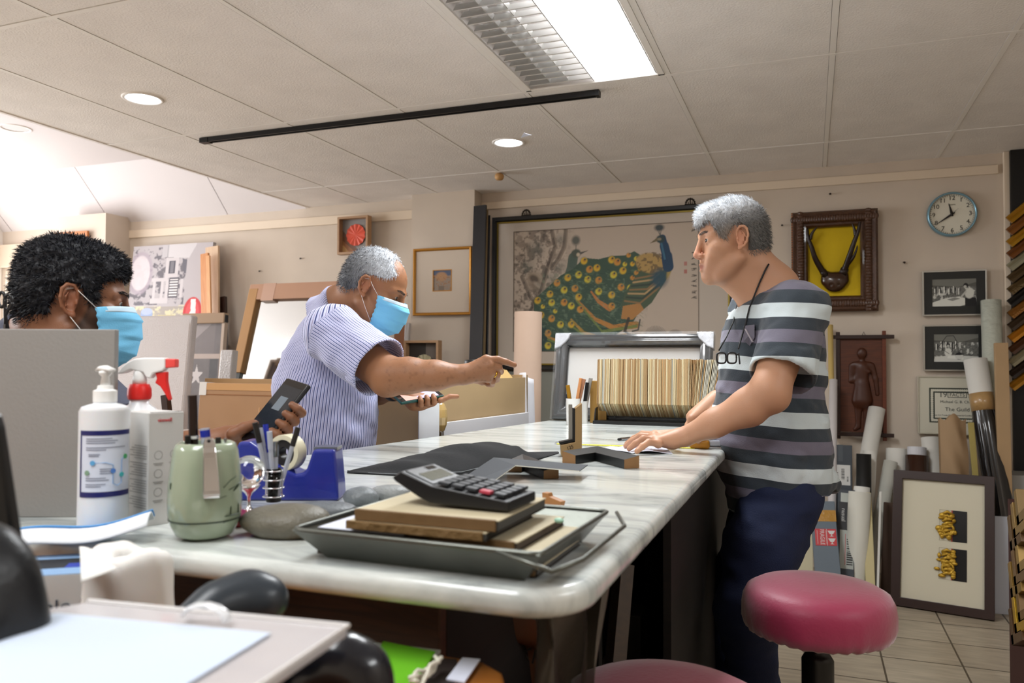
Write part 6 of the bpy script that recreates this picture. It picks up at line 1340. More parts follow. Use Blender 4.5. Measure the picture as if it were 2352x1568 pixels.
# tape measure, pen, folded paper
a = tp(1281, 1020); b_ = tp(1596, 1030)
t = thing('tape_measure', 'yellow tape measure pulled out along the table to the polo-shirted man', 'tape measure', (b_.x, b_.y, TZ)); d = (b_-a); d.z = 0; n_ = V(-d.y, d.x, 0).normalized()*.008
m = MB(); m.add([a-n_+V(0, 0, .0012), b_-n_+V(0, 0, .0012), b_+n_+V(0, 0, .002), a+n_+V(0, 0, .002), a-n_+V(0, 0, .0005), b_-n_+V(0, 0, .0005), b_+n_+V(0, 0, .0013), a+n_+V(0, 0, .0013)], [(0, 1, 2, 3), (7, 6, 5, 4), (0, 4, 5, 1), (2, 6, 7, 3)]); obj('blade', m, mat('tape_yellow', '#cfc93a', .4), t, world=True)
obj('end_hook', MB().box(a+V(-.003, 0, .003), (.006, .017, .006)), m_ch, t, world=True); obj('case', MB().box(b_+V(.012, .01, .011), (.05, .03, .022)), mat('case_amber', '#a5700f', .35), t, world=True, bevel=.006, seg=3)
m = MB(); 
for k in range(30): q = a+(b_-a)*((k+.5)/31); m.add([q-n_*.9+V(0, 0, .0016), q-n_*(.2 if k % 5 else -.4)+V(0, 0, .0019), q-n_*(.2 if k % 5 else -.4)+V(.001, 0, .0019), q-n_*.9+V(.001, 0, .0016)], [(0, 1, 2, 3)])
obj('scale_marks', m, mk, t, world=True)
a = tp(1420, 1012); stick('ballpoint_pen', 'black pen lying on the marble beyond the spread hand', 'pen', a+V(0, 0, .004), tp(1470, 1007)+V(0, 0, .004), .0035, mk, [('pen_clip', .1, .6, .0042, m_st)])
pc = tp(1452, 1042)
def pf(u, v):
    p = tp(1368, 1040)*(1-u)*(1-v)+tp(1545, 1043)*u*(1-v)+tp(1400, 1028)*(1-u)*v+tp(1520, 1026)*u*v; return (p.x, p.y, TZ+.0015+.007*abs(sin(u*6.5+v*2))*(.4+.6*sin(pi*u)))
o = obj('paper_sheet', MB().grid(pf, 24, 12), mat('paper_bluish', '#d2d6e6', .7), None, T=I4, solid=.0008); tag(o, 'folded white paper lying under the spread hand', 'paper')
m = MB(); a = tp(1392, 1046); b2 = tp(1432, 1050); c2 = tp(1412, 1056); m.add([a+V(0, 0, .008), b2+V(0, 0, .008), c2+V(0, 0, .001), a+V(0, 0, .0075), b2+V(0, 0, .0075), c2+V(0, 0, .0005)], [(0, 2, 1), (3, 4, 5), (0, 1, 4, 3), (1, 2, 5, 4), (2, 0, 3, 5)])
o = obj('folded_corner', m, mat('paper_bluish'), None, T=I4); o.parent = bpy.data.objects['paper_sheet.003'] if 'paper_sheet.003' in bpy.data.objects else None
# clear dispenser near the man's shirt
a = tp(1622, 1031); t = thing('desk_stapler', 'clear and steel gadget on the marble next to the tape measure case', 'desk tool', (a.x+.01, a.y+.02, TZ), .2)
obj('base', MB().box((0, 0, .003), (.07, .03, .006)), m_st, t, bevel=.001); obj('clear_top', MB().box((0, 0, .014), (.06, .024, .016)), clr, t, bevel=.004)
# ---- white cups with moulding sticks ----
def cup(label, px, yb, yt, w):
    p = tp(px, yb); k_ = (p-CAM).dot(fw)/1811; r = w/2*k_; h = (yb-yt)*k_; t = thing('white_cup', label, 'cup', p, group='white cups of moulding sticks')
    obj('cup_body', MB().lathe([(.001, 0), (r*.94, 0), (r, h), (r*.92, h), (r*.86, .004), (.001, .004)], 28, cap=False), m_wp, t, smooth=True, bevel=.0004)
    m = MB(); [m.lathe([(r*(.955+.04*q)+.0004, h*q), (r*(.955+.04*q)+.0009, h*q+.001), (r*(.955+.04*q)+.0004, h*q+.002)], 28, cap=False) for q in (.1, .55)]; obj('cup_ribs', m, m_wp, t, smooth=True)
    return p, k_
p1, k1_ = cup('white plastic cup behind the upright tan corner sample', 1316, 975, 915, 32)
p2, k2_ = cup('white plastic cup right of the upright tan corner, holding black and silver sticks', 1338, 972, 921, 24)
def ms(label, bx, by, tx, ty, w, m, p, k_, dz=0):
    a = p+V(0, 0, .006)+rt0*(bx-1316 if p is p1 else bx-1338)*k_*.4; b_ = atD(tx, ty, (p-CAM).dot(fw)+dz); d = b_-a; T = basis(a, d.cross(V(0, -1, 0)), V(0, 0, 1)); z = d.normalized(); x = z.cross(V(0, 1, 0)).normalized(); y = z.cross(x); T = Matrix((x, y, z)).transposed().to_4x4(); T.translation = a
    o = obj('moulding_stick', MB().bb((-w/2, -.004, 0), (w/2, .004, d.length)), m, None, T=T, bevel=.0008); return tag(o, label, 'moulding sample', 'moulding sticks in the white cups')
ms('gold moulding stick leaning left in the white cup', 1316, 970, 1304, 884, .013, mat('gold_stick', '#a8791c', .35, metal=.5), p1, k1_)
ms('dark grey moulding stick under the gold one in the white cup', 1314, 970, 1300, 905, .012, mat('charcoal'), p1, k1_, .01)
ms('brown-pink moulding stick leaning right in the white cup', 1318, 970, 1341, 870, .015, mat('brown_pink', '#9a6c4f', .5), p1, k1_, .01)
ms('orange-topped wooden stick in the white cup', 1318, 970, 1334, 868, .01, m_pine, p1, k1_, -.006)
ms('black moulding stick in the right white cup', 1336, 965, 1349, 878, .012, m_blk, p2, k2_)
ms('silver moulding stick in the right white cup, tallest', 1340, 965, 1357, 868, .013, mat('silver_grey'), p2, k2_, .01)
# kraft board standing behind the cups
a = tp(1364, 972); T = basis(V(a.x-.02, a.y+.02, TZ), (1, .2, 0), (0, .02, 1)); slab('card_sheet', 'golden brown cardboard standing beside the rack of mount samples', 'cardboard', T, .06, .155, .012, mat('golden_card', '#9a7434', .6))
# ---- rack of mount samples ----
a = tp(1362, 973); b_ = tp(1640, 990); 
Y0 = a.y; Xa = a.x; k_ = (a-CAM).dot(fw)/1811
Xb = Xa+.48; rk = thing('sample_rack', 'low black rack packed with mount board corner samples', 'rack', ((Xa+Xb)/2, Y0, TZ))
obj('rack_base', MB().bb((Xa, Y0-.005, TZ), (Xb, Y0+.2, TZ+.012)), m_blk, rk, world=True, bevel=.001)
for x in (Xa+.004, Xb-.004): m = MB(); m.add([(x-.002, Y0, TZ+.01), (x-.002, Y0+.2, TZ+.01), (x-.002, Y0+.2, TZ+.08), (x-.002, Y0+.02, TZ+.055), (x+.002, Y0, TZ+.01), (x+.002, Y0+.2, TZ+.01), (x+.002, Y0+.2, TZ+.08), (x+.002, Y0+.02, TZ+.055)], [(0, 1, 2, 3), (7, 6, 5, 4), (0, 4, 5, 1), (1, 5, 6, 2), (2, 6, 7, 3), (3, 7, 4, 0)]); obj('rack_end', m, m_blk, rk, world=True)
cols_ = ['#b79a70', '#c9b48a', '#a98a62', '#d6c8a4', '#b08c60', '#bfa77c', '#9f8158', '#cbbb98', '#c8c4b4', '#8f9088']
H1 = (935-833)*k_
def chev(nm, mt, t=.0022):
    m = MB(); w = .03; P = [(.0, .062), (.012, .062+H1), (.012+.05, .062+H1-.003), (.05, .07), (.105, .02), (.075, .013)]
    m.prism(P, 0, t); m.v = [(z, x, y) for x, y, z in m.v]; return m
mats_ = [mat('board_core_%d' % i, c, .75) for i, c in enumerate(cols_)]
NB = 112; x = Xa+.012; protos = {}
for k in range(NB):
    r0 = random.random(); mi = 8 if (k in (6, 7, 108) or k > 100 and r0 < .5) else (9 if k in (5, 45, 75, 99) else int(r0*8)); th_ = .0022+.0022*random.random()**2
    if (mi,) not in protos:
        o = obj('mount_sample', chev('', None), mats_[mi], None, T=I4); protos[(mi,)] = o; first = True
    else:
        s = protos[(mi,)]; o = s.copy(); COL.objects.link(o)
    ln = 0 if k < 88 else (k-88)/24*.22
    o.matrix_world = Matrix.Translation((x, Y0+.004+random.uniform(0, .002), TZ+.0122)) @ Matrix.Rotation(ln, 4, 'Y') @ Matrix.Diagonal((th_/.0024, 1, 1+random.uniform(-.01, .008), 1)); x += th_*(1.08 if k % 13 else 1.7)+.0003
    tag(o, 'cut-cornered mount board sample standing edge-on in the black rack', 'mount sample', 'mount board samples in the black rack')
    o['label'] = 'cut-cornered mount board sample standing edge-on in the black rack'
# ---- wrapped black frame standing on the table end ----
a = tp(1272, 966); Yf = 2.9; X0 = atY(1272, 960, Yf).x; X1 = atY(1636, 960, Yf).x; zt_ = atY(1450, 772, Yf+.06).z
T = basis((X0, Yf, TZ+.001), (1, 0, 0), (0, .07, zt_-TZ)); W = X1-X0; Hh = V(0, .07, zt_-TZ).length
t = thing('film_wrapped_picture', 'glossy black frame in clear film with silver corner guards, behind the sample rack', 'picture frame', T=T)
obj('frame', frame_mb(W, Hh, [(0, 0), (0, .03), (.01, .036), (.018, .03), (.026, .036), (.036, .03), (.048, .02), (.048, 0)]), mat('gloss_black', '#0e0e10', .12, coat=.6), t, bevel=.002); obj('white_backing', rect_mb(.04, .04, W-.04, Hh-.04, .002, .006), mat('backing_white', '#c2c0bd', .7), t)
for x, y, sx, sy in ((0, Hh, 1, -1), (W, Hh, -1, -1)):
    m = MB(); q = [(x-sx*.004, y-sy*.004), (x+sx*.06, y-sy*.004), (x+sx*.05, y+sy*.02), (x+sx*.02, y+sy*.05), (x-sx*.004, y+sy*.06)]; m.prism(q if sx*sy < 0 else q[::-1], -.002, .042); obj('corner_guard', m, mat('guard_silver', '#b9bcc2', .2, metal=.3, bump=.8, bscale=60), t, bevel=.004)
m = MB(); mm2 = frame_mb(W+.012, Hh+.008, [(0, -.002), (0, .034), (.012, .04), (.05, .034), (.056, .004)]); 
obj('film_wrap', mm2, m_film, t, T=Tr(-.006, 0, 0), smooth=False)
# ---- foreground desk ----
DZ = CAMZ-.32
wdk2 = wood('desk_wood', '#8a5320', '#9c6229', .3, (3, 30, 3), 2, coat=.4)
t = thing('desk', 'varnished brown desk edge in the foreground beneath the papers', 'desk', (-.7, .6, 0)); P = [(-1.5, .2), (-.28, .2), (-.275, .72), (-.3, .77), (-.33, .79), (-1.5, .845)]
m = MB(); m.prism(P, DZ-.03, DZ); obj('desk_top', m, wdk2, t, world=True, bevel=.006, smooth=True)
m = MB(); m.bb((-.36, .25, .0), (-.33, .74, DZ-.031)); obj('side_panel', m, wdk, t, world=True); m = MB(); m.bb((-1.5, .25, .0), (-1.47, .74, DZ-.031)); obj('side_panel', m, wdk, t, world=True)
def dp(x, y, dz=0): return atZ(x, y, DZ+dz)
# tissue roll
c_ = dp(292, 1385); c_ = atD(292, 1385, .80); kk = (c_-CAM).dot(fw)/1811; c_.z = DZ; r0 = 104*kk; hr = atD(292, 1268, .8).z-DZ
t = thing('tissue_roll', 'open white tissue roll in its loose wrapper on the desk below the marble edge', 'tissue roll', c_)
F = Field((-r0*1.3, -r0*1.3, -.01), (r0*1.3, r0*1.3, hr+.04), .0045); F.cap((0, 0, r0*.0+.01), (0, 0, hr-.012), r0*.96, r0*.93, .004); F.cut((0, 0, 0), (0, 0, -1)); F.cut((0, 0, hr), (0, 0, 1), .012); F.cap((0, 0, hr-.03), (0, 0, hr+.03), r0*.22, r0*.28, .01, True)
v, f = F.surf(); an = np.arctan2(v[:, 1], v[:, 0]); n = vnorm(v, f); w = (vnoise(v, 22, 3)-.5)*.010+np.sin(an*7+v[:, 2]*30)*.0014; v = v+n*w[:, None]; top = v[:, 2] > hr*.8; v[:, 2] += top*np.maximum(0, np.sin(an*2+2.2))*.008*(np.hypot(v[:, 0], v[:, 1])/r0); v = relax(v, f, 1); v = v+np.array(c_)
body_obj('roll_body', v, f, mat('tissue_white', '#d8d6d2', .8, sss=.1), t)
P_ = [atD(183, 1256, .80), atD(272, 1299, .72), atD(187, 1330, .71)]; m = MB().grid(lambda u, v: tuple(P_[0]*(1-u)+(P_[1]*(1-v)+P_[2]*v)*u+V(0, 0, .003*sin(u*5))), 10, 10); obj('loose_sheet', m, mat('tissue_white'), t, smooth=True, solid=.0008, world=True)
# mask carton with masks on it
a = atD(80, 1420, .86); a.z = DZ; T = Matrix.Translation(a) @ Matrix.Rotation(.62, 4, 'Z')
t = thing('mask_box', 'pale blue and white disposable mask carton behind the tissue roll', 'box', T=T); hb = .085
obj('carton_body', MB().bb((-.1, 0, 0), (.11, .1, hb)), mat('carton_pale', '#bfc3c4', .5), t, bevel=.001); obj('blue_band', MB().bb((-.1005, -.0005, 0), (.1105, .0, hb*.35)), mat('band_blue', '#8296ad', .5), t); text('lettering', 'Disposable Mask', .018, mat('print_dark', '#4d5661', .5), t, basis((.01, -.0009, hb*.6), (1, 0, 0), (0, 0, 1)), width=.17); obj('blue_square', MB().bb((.02, .03, hb), (.045, .05, hb+.0006)), mat('navy2', '#2a3c9a', .5), t)
obj('slot', MB().bb((-.06, .03, hb), (.09, .075, hb+.0005)), mat('slot_dark', '#23262c', .6), t); obj('printed_top', MB().bb((-.1, .0, hb), (.11, .1, hb+.0003)), mat('top_blue', '#7f9fc4', .4), t)
def fl_(u, v): return (-.1+.2*u, .07+.05*v+.012*sin(u*4), hb+.006+.028*u*1.0+.02*sin(pi*v)*(.6)+.006*sin(u*7))
o = obj('face_mask', MB().grid(fl_, 20, 10), mat('mask_white', '#dfe3e8', .8), None, smooth=True, T=T, solid=.002); tag(o, 'flat white face mask with blue side lying on the mask carton', 'face mask')
o2 = obj('blue_layer', MB().grid(lambda u, v: (fl_(u, v)[0], fl_(u, .75+.3*v)[1]+.004, fl_(u, .75+.3*v)[2]+.004), 20, 4), mat('mask_sky', '#5a9ad6', .7), None, smooth=True, T=T, solid=.0015); o2.parent = o; o2.matrix_local = Matrix.Identity(4)
# black screen edge and office chair
t = thing('laptop_screen', 'black slanting screen at the left edge of the photo', 'screen', T=basis(atD(45, 1240, .62), rt0, V(0, 0, 1)-rt0*.175)); obj('screen_shell', MB().prism([(-.2, -.09), (.008, -.09), (0, 0), (-.0154, .089), (-.019, .1), (-.2, .1)], -.006, .006), mat('screen_black', '#0c0d0e', .35), t, bevel=.003)
m_chair = mat('chair_black', '#0e1115', .38, bump=.1, bscale=200)
def blobpart(name, pts, m, par, k=.02, h=.005, flat=None):
    A = np.array([list(p[0]) for p in pts]); rm = max(p[1] for p in pts); F = Field(A.min(0)-rm*1.3, A.max(0)+rm*1.3, h)
    F.chain(pts, k, *(flat or (1.0, None))); v, f = F.surf(); return body_obj(name, relax(v, f, 2), f, m, par)
ch = atD(430, 1900, .62); t = thing('office_chair', 'black office chair with padded arms in the near left foreground', 'chair', (ch.x, ch.y, 0))
blobpart('backrest', [(atD(-80, 1300, .55), .03), (atD(-38, 1270, .56), .018), (atD(-6, 1315, .56), .018), (atD(12, 1360, .56), .018), (atD(28, 1430, .56), .018), (atD(34, 1500, .56), .018), (atD(-40, 1500, .55), .045)], m_chair, t, .02)
blobpart('armrest', [(atD(440, 1425, .68), .016), (atD(500, 1392, .7), .018), (atD(570, 1370, .72), .02), (atD(612, 1378, .72), .02)], mat('arm_grey', '#2a3138', .35), t, .02, .004)
blobpart('armrest', [(atD(690, 1560, .6), .02), (atD(780, 1515, .6), .017), (atD(835, 1545, .6), .017), (atD(855, 1620, .6), .02)], mat('arm_black', '#0f131c', .25, coat=.4), t, .02, .005)
obj('column', MB().cyl((ch.x, ch.y, .06), (ch.x, ch.y, .5), .025), m_chair, t, world=True); obj('seat', MB().box((ch.x, ch.y, .53), (.46, .44, .07)), m_chair, t, world=True, bevel=.02)
for k in range(5): a = 2*pi*k/5; obj('base_leg', MB().tube([(ch.x, ch.y, .08), (ch.x+.27*cos(a), ch.y+.27*sin(a), .03)], [.024, .03], 8), m_chair, t, world=True)
# clear folder with white paper on it
fz = CAMZ-.19
F4 = [atZ(0, 1412, fz), atZ(205, 1381, fz), atZ(800, 1438, fz), atZ(640, 1568, fz)]
P = [F4[0]+(F4[0]-F4[1])*.6, F4[1], F4[2], F4[2]+(atZ(500, 1640, fz)-F4[2])*1.25, F4[0]+(F4[0]-F4[1])*.6+V(.05, -.3, 0)]
t = thing('plastic_folder', 'clear plastic folder with rounded corners in the near foreground', 'folder', (-.4, .4, fz-.012))
P2 = [(p.x, p.y) for p in P][::-1]; m = MB(); m.prism(P2, fz-.008, fz); obj('folder_cover', m, mat('folder_clear', '#c9c5c7', .2, alpha=.8, coat=.5), t, world=True, bevel=.003)
m = MB(); q = [Vector((p.x, p.y, fz+.0005)) for p in P]; m.tube([q[1]*.98+q[0]*.02, q[1], q[2], q[3]], .0018, 6); obj('folder_rim', m, mat('rim_milky', '#dcdad9', .25, coat=.4), t, world=True)
W4 = [atZ(-20, 1440, fz), atZ(130, 1414, fz), atZ(622, 1460, fz), atZ(395, 1600, fz), atZ(-60, 1640, fz)]
o = obj('paper_sheet', MB().prism([(p.x, p.y) for p in W4][::-1], fz+.001, fz+.0022), mat('paper_cool', '#b9c4d4', .7), None, T=I4); tag(o, 'white paper sheet on the clear folder in the near foreground', 'paper')
a = atZ(464, 1440, fz); m = MB().tube([a+V(0, 0, .004)+rt0*(.018*cos(k*.5))+V(0, 0, .01*abs(sin(k*.5)))-V(rt0.y, -rt0.x, 0)*.002*k for k in range(7)], .004, 8, flat=.4); o = obj('tape_tab', m, mat('tab_clear', '#e8eaec', .1, alpha=.7, coat=1), None, smooth=True, T=I4); tag(o, 'crinkled bit of clear tape on the folder\'s far edge', 'tape')
# things carrying the folder
solo('document_tray', MB().bb((P[3].x-.0, .28, DZ+.0005), (P[3].x+.0, .3, DZ+.001)) if 0 else MB().bb((-.8, .25, DZ+.001), (-.42, .46, fz-.009)), mat('dark_tray', '#17130f', .6), 'dark stack of trays under the clear folder', 'tray', bevel=.003, T=I4)
# magazines and cards on the desk
a = dp(960, 1540); T = Matrix.Translation(atD(935, 1530, .77)) ; zt = DZ
P = [dp(880, 1478, .006), dp(1000, 1502, .006), dp(940, 1600, .006), dp(820, 1600, .006)]
o = obj('magazine', MB().prism([(p.x, p.y) for p in P][::-1], DZ+.004, DZ+.009), mat('mag_green', '#6dbb2a', .35, var=.03), None, T=I4); tag(o, 'bright green magazine lying on the brown desk', 'magazine')
P = [dp(860, 1482, .0), dp(1012, 1500, .0), dp(945, 1600, .0), dp(800, 1600, .0)]
o = obj('magazine', MB().prism([(p.x, p.y) for p in P][::-1], DZ+.0005, DZ+.0038), mat('mag_white', '#c9d0d2', .5), None, T=I4); tag(o, 'pale magazine under the green one on the brown desk', 'magazine')
P = [dp(1062, 1522, .0), dp(1103, 1526, .0), dp(1066, 1580, .0), dp(1025, 1572, .0)]
o = obj('name_card', MB().prism([(p.x, p.y) for p in P][::-1], DZ+.0045, DZ+.006), mat('card_white', '#d5d9ea', .5), None, T=I4); tag(o, 'small white card at the right end of the brown desk', 'card')
P = [dp(1000, 1518, .0), dp(1050, 1522, .0), dp(1040, 1600, .0), dp(960, 1600, .0)]
o = obj('notebook', MB().prism([(p.x, p.y) for p in P][::-1], DZ+.0005, DZ+.004), mat('nb_dark', '#2e2626', .5), None, T=I4); tag(o, 'dark notebook between the green magazine and the white card', 'notebook')
b0 = dp(1015, 1530, .012)
m = MB(); rr_ = random.Random(3)
for k in range(5): m.tube([b0+V(-.002*k, -.0, .0)+V(rr_.uniform(-.006, .006), -.012*i, .006*sin(i+k)+.004) for i in range(6)], .0022, 6)
o = obj('crumpled_tissue', m, mat('string_white', '#d6d2c4', .7), None, smooth=True, T=I4); tag(o, 'twist of white plastic string on the dark notebook', 'string')
# ---- bar stools ----
def stool(label, c, zs, R_, T0=0):
    t = thing('bar_stool', label, 'stool', (c[0], c[1], 0), group='round red bar stools'); vel = mat('crimson_cover', '#8e1740', .5, sheen=.5, bump=.15, bscale=120)
    n = 96; prof = [(.001, zs), (R_*.5, zs-.001), (R_*.8, zs-.007), (R_*.93, zs-.018), (R_*.985, zs-.034), (R_, zs-.05), (R_*.995, zs-.075), (R_*.96, zs-.092), (R_*.9, zs-.098), (.001, zs-.09)]
    m = MB(); m.lathe(prof, n, cap=False); vs = []
    for (x, y, z) in m.v:
        a = atan2(y, x); r = math.hypot(x, y); w = max(0, min(1, (zs-.03-z)/.05))*(r > R_*.85); q = 1+w*.012*sin(a*23+3*sin(a*5))*sin(a*3+1); vs.append((x*q, y*q, z-w*.004*abs(sin(a*31))))
    m.v = vs; obj('seat_cover', m, vel, t, smooth=True)
    bk = mat('stool_black', '#0e0e0f', .35); obj('column', MB().lathe([(.001, .05), (.032, .05), (.032, zs-.16), (.026, zs-.15), (.018, zs-.14), (.018, zs-.09), (.001, zs-.09)], 28), bk, t, smooth=True, bevel=.001)
    for k in range(5): a = 2*pi*k/5+.4; m = MB(); m.tube([(0, 0, .09), (.14*cos(a), .14*sin(a), .075), (.27*cos(a), .27*sin(a), .055)], [.022, .018, .013], 8); obj('base_leg', m, bk, t, smooth=True); obj('caster', MB().ball((.27*cos(a), .27*sin(a), .027), (.018, .018, .026), 12, 8), bk, t, smooth=True)
    return t
s1 = atZ(1877, 1358, CAMZ-.475); stool('round crimson bar stool beside the man in the grey striped polo', (s1.x, s1.y), CAMZ-.455, 167/1811*(s1-CAM).dot(fw))
s2 = atZ(1528, 1610, CAMZ-.5); stool('round crimson bar stool cut off by the bottom edge of the photo', (s2.x, s2.y), CAMZ-.48, .165)
# ================= the three men =================
fh = V(fw.x, fw.y, 0).normalized(); UPZ = V(0, 0, 1)
def cone(F, a, b, ra, rb, k=.01, sub=False):
    """tapered cylinder with flat ends"""
    a = Vector(a); b = Vector(b); d = b-a; Ln = d.length; n = d/Ln
    def fn(x, y, z):
        px, py, pz = x-a[0], y-a[1], z-a[2]; t = px*n[0]+py*n[1]+pz*n[2]
        r = np.sqrt(np.maximum(px*px+py*py+pz*pz-t*t, 0))-(ra+(rb-ra)*np.clip(t/Ln, 0, 1)); e = np.maximum(-t, t-Ln)
        return np.minimum(np.maximum(r, e), 0)+np.sqrt(np.maximum(r, 0)**2+np.maximum(e, 0)**2)
    m = max(ra, rb); return F.op(fn, [min(a[i], b[i])-m for i in range(3)], [max(a[i], b[i])+m for i in range(3)], k, sub)
def facedir(px, sgn, th):
    r = ray(px, 835); r.z = 0; r.normalize(); lat = V(r.y, -r.x, 0); return lat*sgn*cos(radians(th))-r*sin(radians(th))
def headM(ear, face, pitch, dear=.078, s=1.0, side=1, sx=1.0):
    """head frame: origin at head centre, x forward, y to the man's left; ear is the visible ear's centre (side: +1 left ear seen)"""
    f = Vector(face); f.z = 0; f.normalize(); l = V(-f.y, f.x, 0); R = Matrix((f, l, UPZ)).transposed().to_4x4() @ Matrix.Rotation(pitch, 4, 'Y') @ Matrix.Diagonal((s*sx, s, s, 1))
    c = Vector(ear)-(R.to_3x3() @ V(-.004, dear*side, 0)); T = R.copy(); T.translation = c; return T
def head(F, M, o):
    s0 = F.T; F.T = M
    F.ell((-.014, 0, .036), (.092, .074, .082), .01); F.ell((.022, 0, .03), (.066, .066, .068), .02); F.ell((-.05, 0, -.005), (.055, .06, .055), .02)
    F.ell((.038, 0, -.03), (.05, .058, .062), .02); F.ell((.034, 0, -.068), (.048, .05, .042), .02)
    for s in (-1, 1):
        F.cap((-.002, s*.052, -.05), (.05, s*.03, -.09), .018, .018, .02); F.ell((.055, s*.042, -.02), (.026, .024, .02), .018); F.cap((.088, s*.012, .02), (.068, s*.044, .02), .0095, .009, .012)
        F.cap((.072, s*.03, -.045), (.078, s*.02, -.07), .016, .014, .015)
    F.ell((.073, 0, -.096), (.020, .023, .018), .018); F.cap((.078, 0, -.06), (.077, 0, -.085), .019, .017, .012)
    F.cap((.089, 0, .012), (.104+o.get('nose', 0), 0, -.026), .0085, .0098, .008); F.ell((.106+o.get('nose', 0), 0, -.032), (.0115, .012, .0098), .006)
    for s in (-1, 1):
        F.ell((.096, s*.012, -.036), (.0105, .0075, .0075), .005); F.ell((.101, s*.006, -.0435), (.004, .003, .003), .003, True)
        F.ell((.094, s*.033, .004), (.012, .017, .0105), .010, True)
        F.ell((.0745, s*.0315, .003), .0145, .003)       # lids
        F.cap((.094, s*.021, .0025), (.085, s*.044, .0035), .0042, .0034, .0015, True)
    F.cap((.0935, -.018, -.0605), (.0935, .018, -.0605), .0055, .0055, .004, False, .6, (1, 0, 0)) if 0 else None
    F.chain([(V(.080, -.023, -.064), .004), (V(.093, -.010, -.0595), .0058), (V(.0955, 0, -.0605), .006), (V(.093, .010, -.0595), .0058), (V(.080, .023, -.064), .004)], .004)
    F.chain([(V(.080, -.021, -.066), .004), (V(.092, -.008, -.0705), .0065), (V(.092, .008, -.0705), .0065), (V(.080, .021, -.066), .004)], .004)
    op = o.get('mouth', .0012); F.chain([(V(.082, -.022, -.0655), .0012), (V(.1, -.009, -.0655), op), (V(.1, .009, -.0655), op), (V(.082, .022, -.0655), .0012)], .002)if 0 else None
    F.cap((.1, -.012, -.0655), (.1, .012, -.0655), .004+op, .004+op, .002, True)
    # ears
    for s in (-1, 1):
        y = s*.074; E = lambda x, z, dy=0: V(x, y+s*dy, z)
        F.ell((-.004, y, 0), (.015, .006, .026), .006)
        P = [E(.010, .006, .004), E(.009, .018, .007), E(.002, .028, .010), E(-.010, .029, .013), E(-.018, .02, .015), E(-.020, .004, .015), E(-.016, -.012, .012), E(-.008, -.022, .008), E(.002, -.028, .006)]
        F.chain([(p, .0036) for p in P], .002); F.ell(E(.003, -.026, .005), (.007, .004, .007), .004); F.ell(E(.007, -.003, .006), (.0045, .0035, .006), .003)
        F.chain([(E(-.004, .018, .009), .0025), (E(-.011, .006, .010), .003), (E(-.008, -.010, .009), .003)], .002); F.ell(E(-.001, -.001, .012), (.009, .009, .014), .003, True); F.ell(E(-.001, .014, .010), (.005, .004, .005), .003, True)
    F.T = s0
def poly_sdf(P, x, z):
    d = np.full(x.shape, 1e9, np.float32); ins = np.zeros(x.shape, bool); n = len(P)
    for i in range(n):
        a, b = P[i], P[(i+1) % n]; ex, ez = b[0]-a[0], b[1]-a[1]; t = np.clip(((x-a[0])*ex+(z-a[1])*ez)/(ex*ex+ez*ez+1e-12), 0, 1)
        d = np.minimum(d, (x-a[0]-t*ex)**2+(z-a[1]-t*ez)**2)
        if a[1] != b[1]: ins ^= ((z > min(a[1], b[1])) & (z <= max(a[1], b[1])) & (x < a[0]+(z-a[1])*(b[0]-a[0])/(b[1]-a[1])))
    return np.where(ins, -np.sqrt(d), np.sqrt(d))
def inten(F, fn, k=.004):
    X, Y, Z = F.coords(); F.a = -smin(-F.a, -fn(X, Y, Z), k); return F
def hair(t, M, poly, th, colf, rough_amp, seed, nst, slen, comb, sw=.0007, extra=None, name='hair'):
    F = Field((-.14, -.12, -.1), (.15, .12, .17), .003)
    F.ell((-.014, 0, .036), (.092+th, .074+th, .082+th), .01); F.ell((.022, 0, .03), (.066+th, .066+th*.9, .068+th), .02); F.ell((-.05, 0, -.005), (.055+th, .06+th, .055+th), .02)
    if extra: extra(F)
    inten(F, lambda x, y, z: poly_sdf(poly, x, z)); 
    # opening for the ears
    for s in (-1, 1): F.ell((-.005, s*.085, 0), (.026, .03, .036), .004, True)
    v, f = F.surf(); n = vnorm(v, f); v = v+n*(((vnoise(v, 90, seed)-.5)+(vnoise(v, 220, seed+1)-.5)*.7)*rough_amp)[:, None]
    I = np.array(M); W_ = v@I[:3, :3].T+I[:3, 3]; col = colf(v, vnoise(v, 130, seed+4)*.5+vnoise(v*np.array([.35, 1, .6]), 300, seed+5)*.5)
    R = np.random.RandomState(seed); pick = R.randint(0, len(f), nst); c = v[f[pick]].mean(1)+(R.rand(nst, 3)-.5)*.003; nn = n[f[pick, 0]]; out = np.abs(poly_sdf(poly, c[:, 0], c[:, 2])) if 0 else None
    cm = comb(c); d = nn*.55+cm*.9+R.randn(nst, 3)*.22; d /= np.linalg.norm(d, axis=1)[:, None]; ln = slen*(.5+R.rand(nst)); w = np.cross(d, nn+R.randn(nst, 3)*.3); w /= np.linalg.norm(w, axis=1)[:, None]+1e-9; w *= sw
    p0 = c-nn*.001; p1 = c+d*ln[:, None]*.55+nn*.0005; p2 = c+(d*.8+cm*.35)*ln[:, None]
    sv = np.stack([p0-w, p0+w, p1-w*.8, p1+w*.8, p2-w*.15, p2+w*.15], 1).reshape(-1, 3); b = np.arange(nst)[:, None]*6; sf = np.concatenate([b+np.array([[0, 1, 3, 2]]), b+np.array([[2, 3, 5, 4]])], 0)
    sc = np.repeat(colf(c, R.rand(nst)), 6, 0)*(.8+.5*np.repeat(R.rand(nst), 6))[:, None]
    av = np.concatenate([v, sv]); af = np.concatenate([f, sf+len(v)]); ac = np.concatenate([col, sc])
    return body_obj(name, av@I[:3, :3].T+I[:3, 3], af, mat('hair_fibre', rough=.5, attr='Col', spec=.35), t, ac)
def local(M, v): I = np.array(M.inverted()); return v@I[:3, :3].T+I[:3, 3]
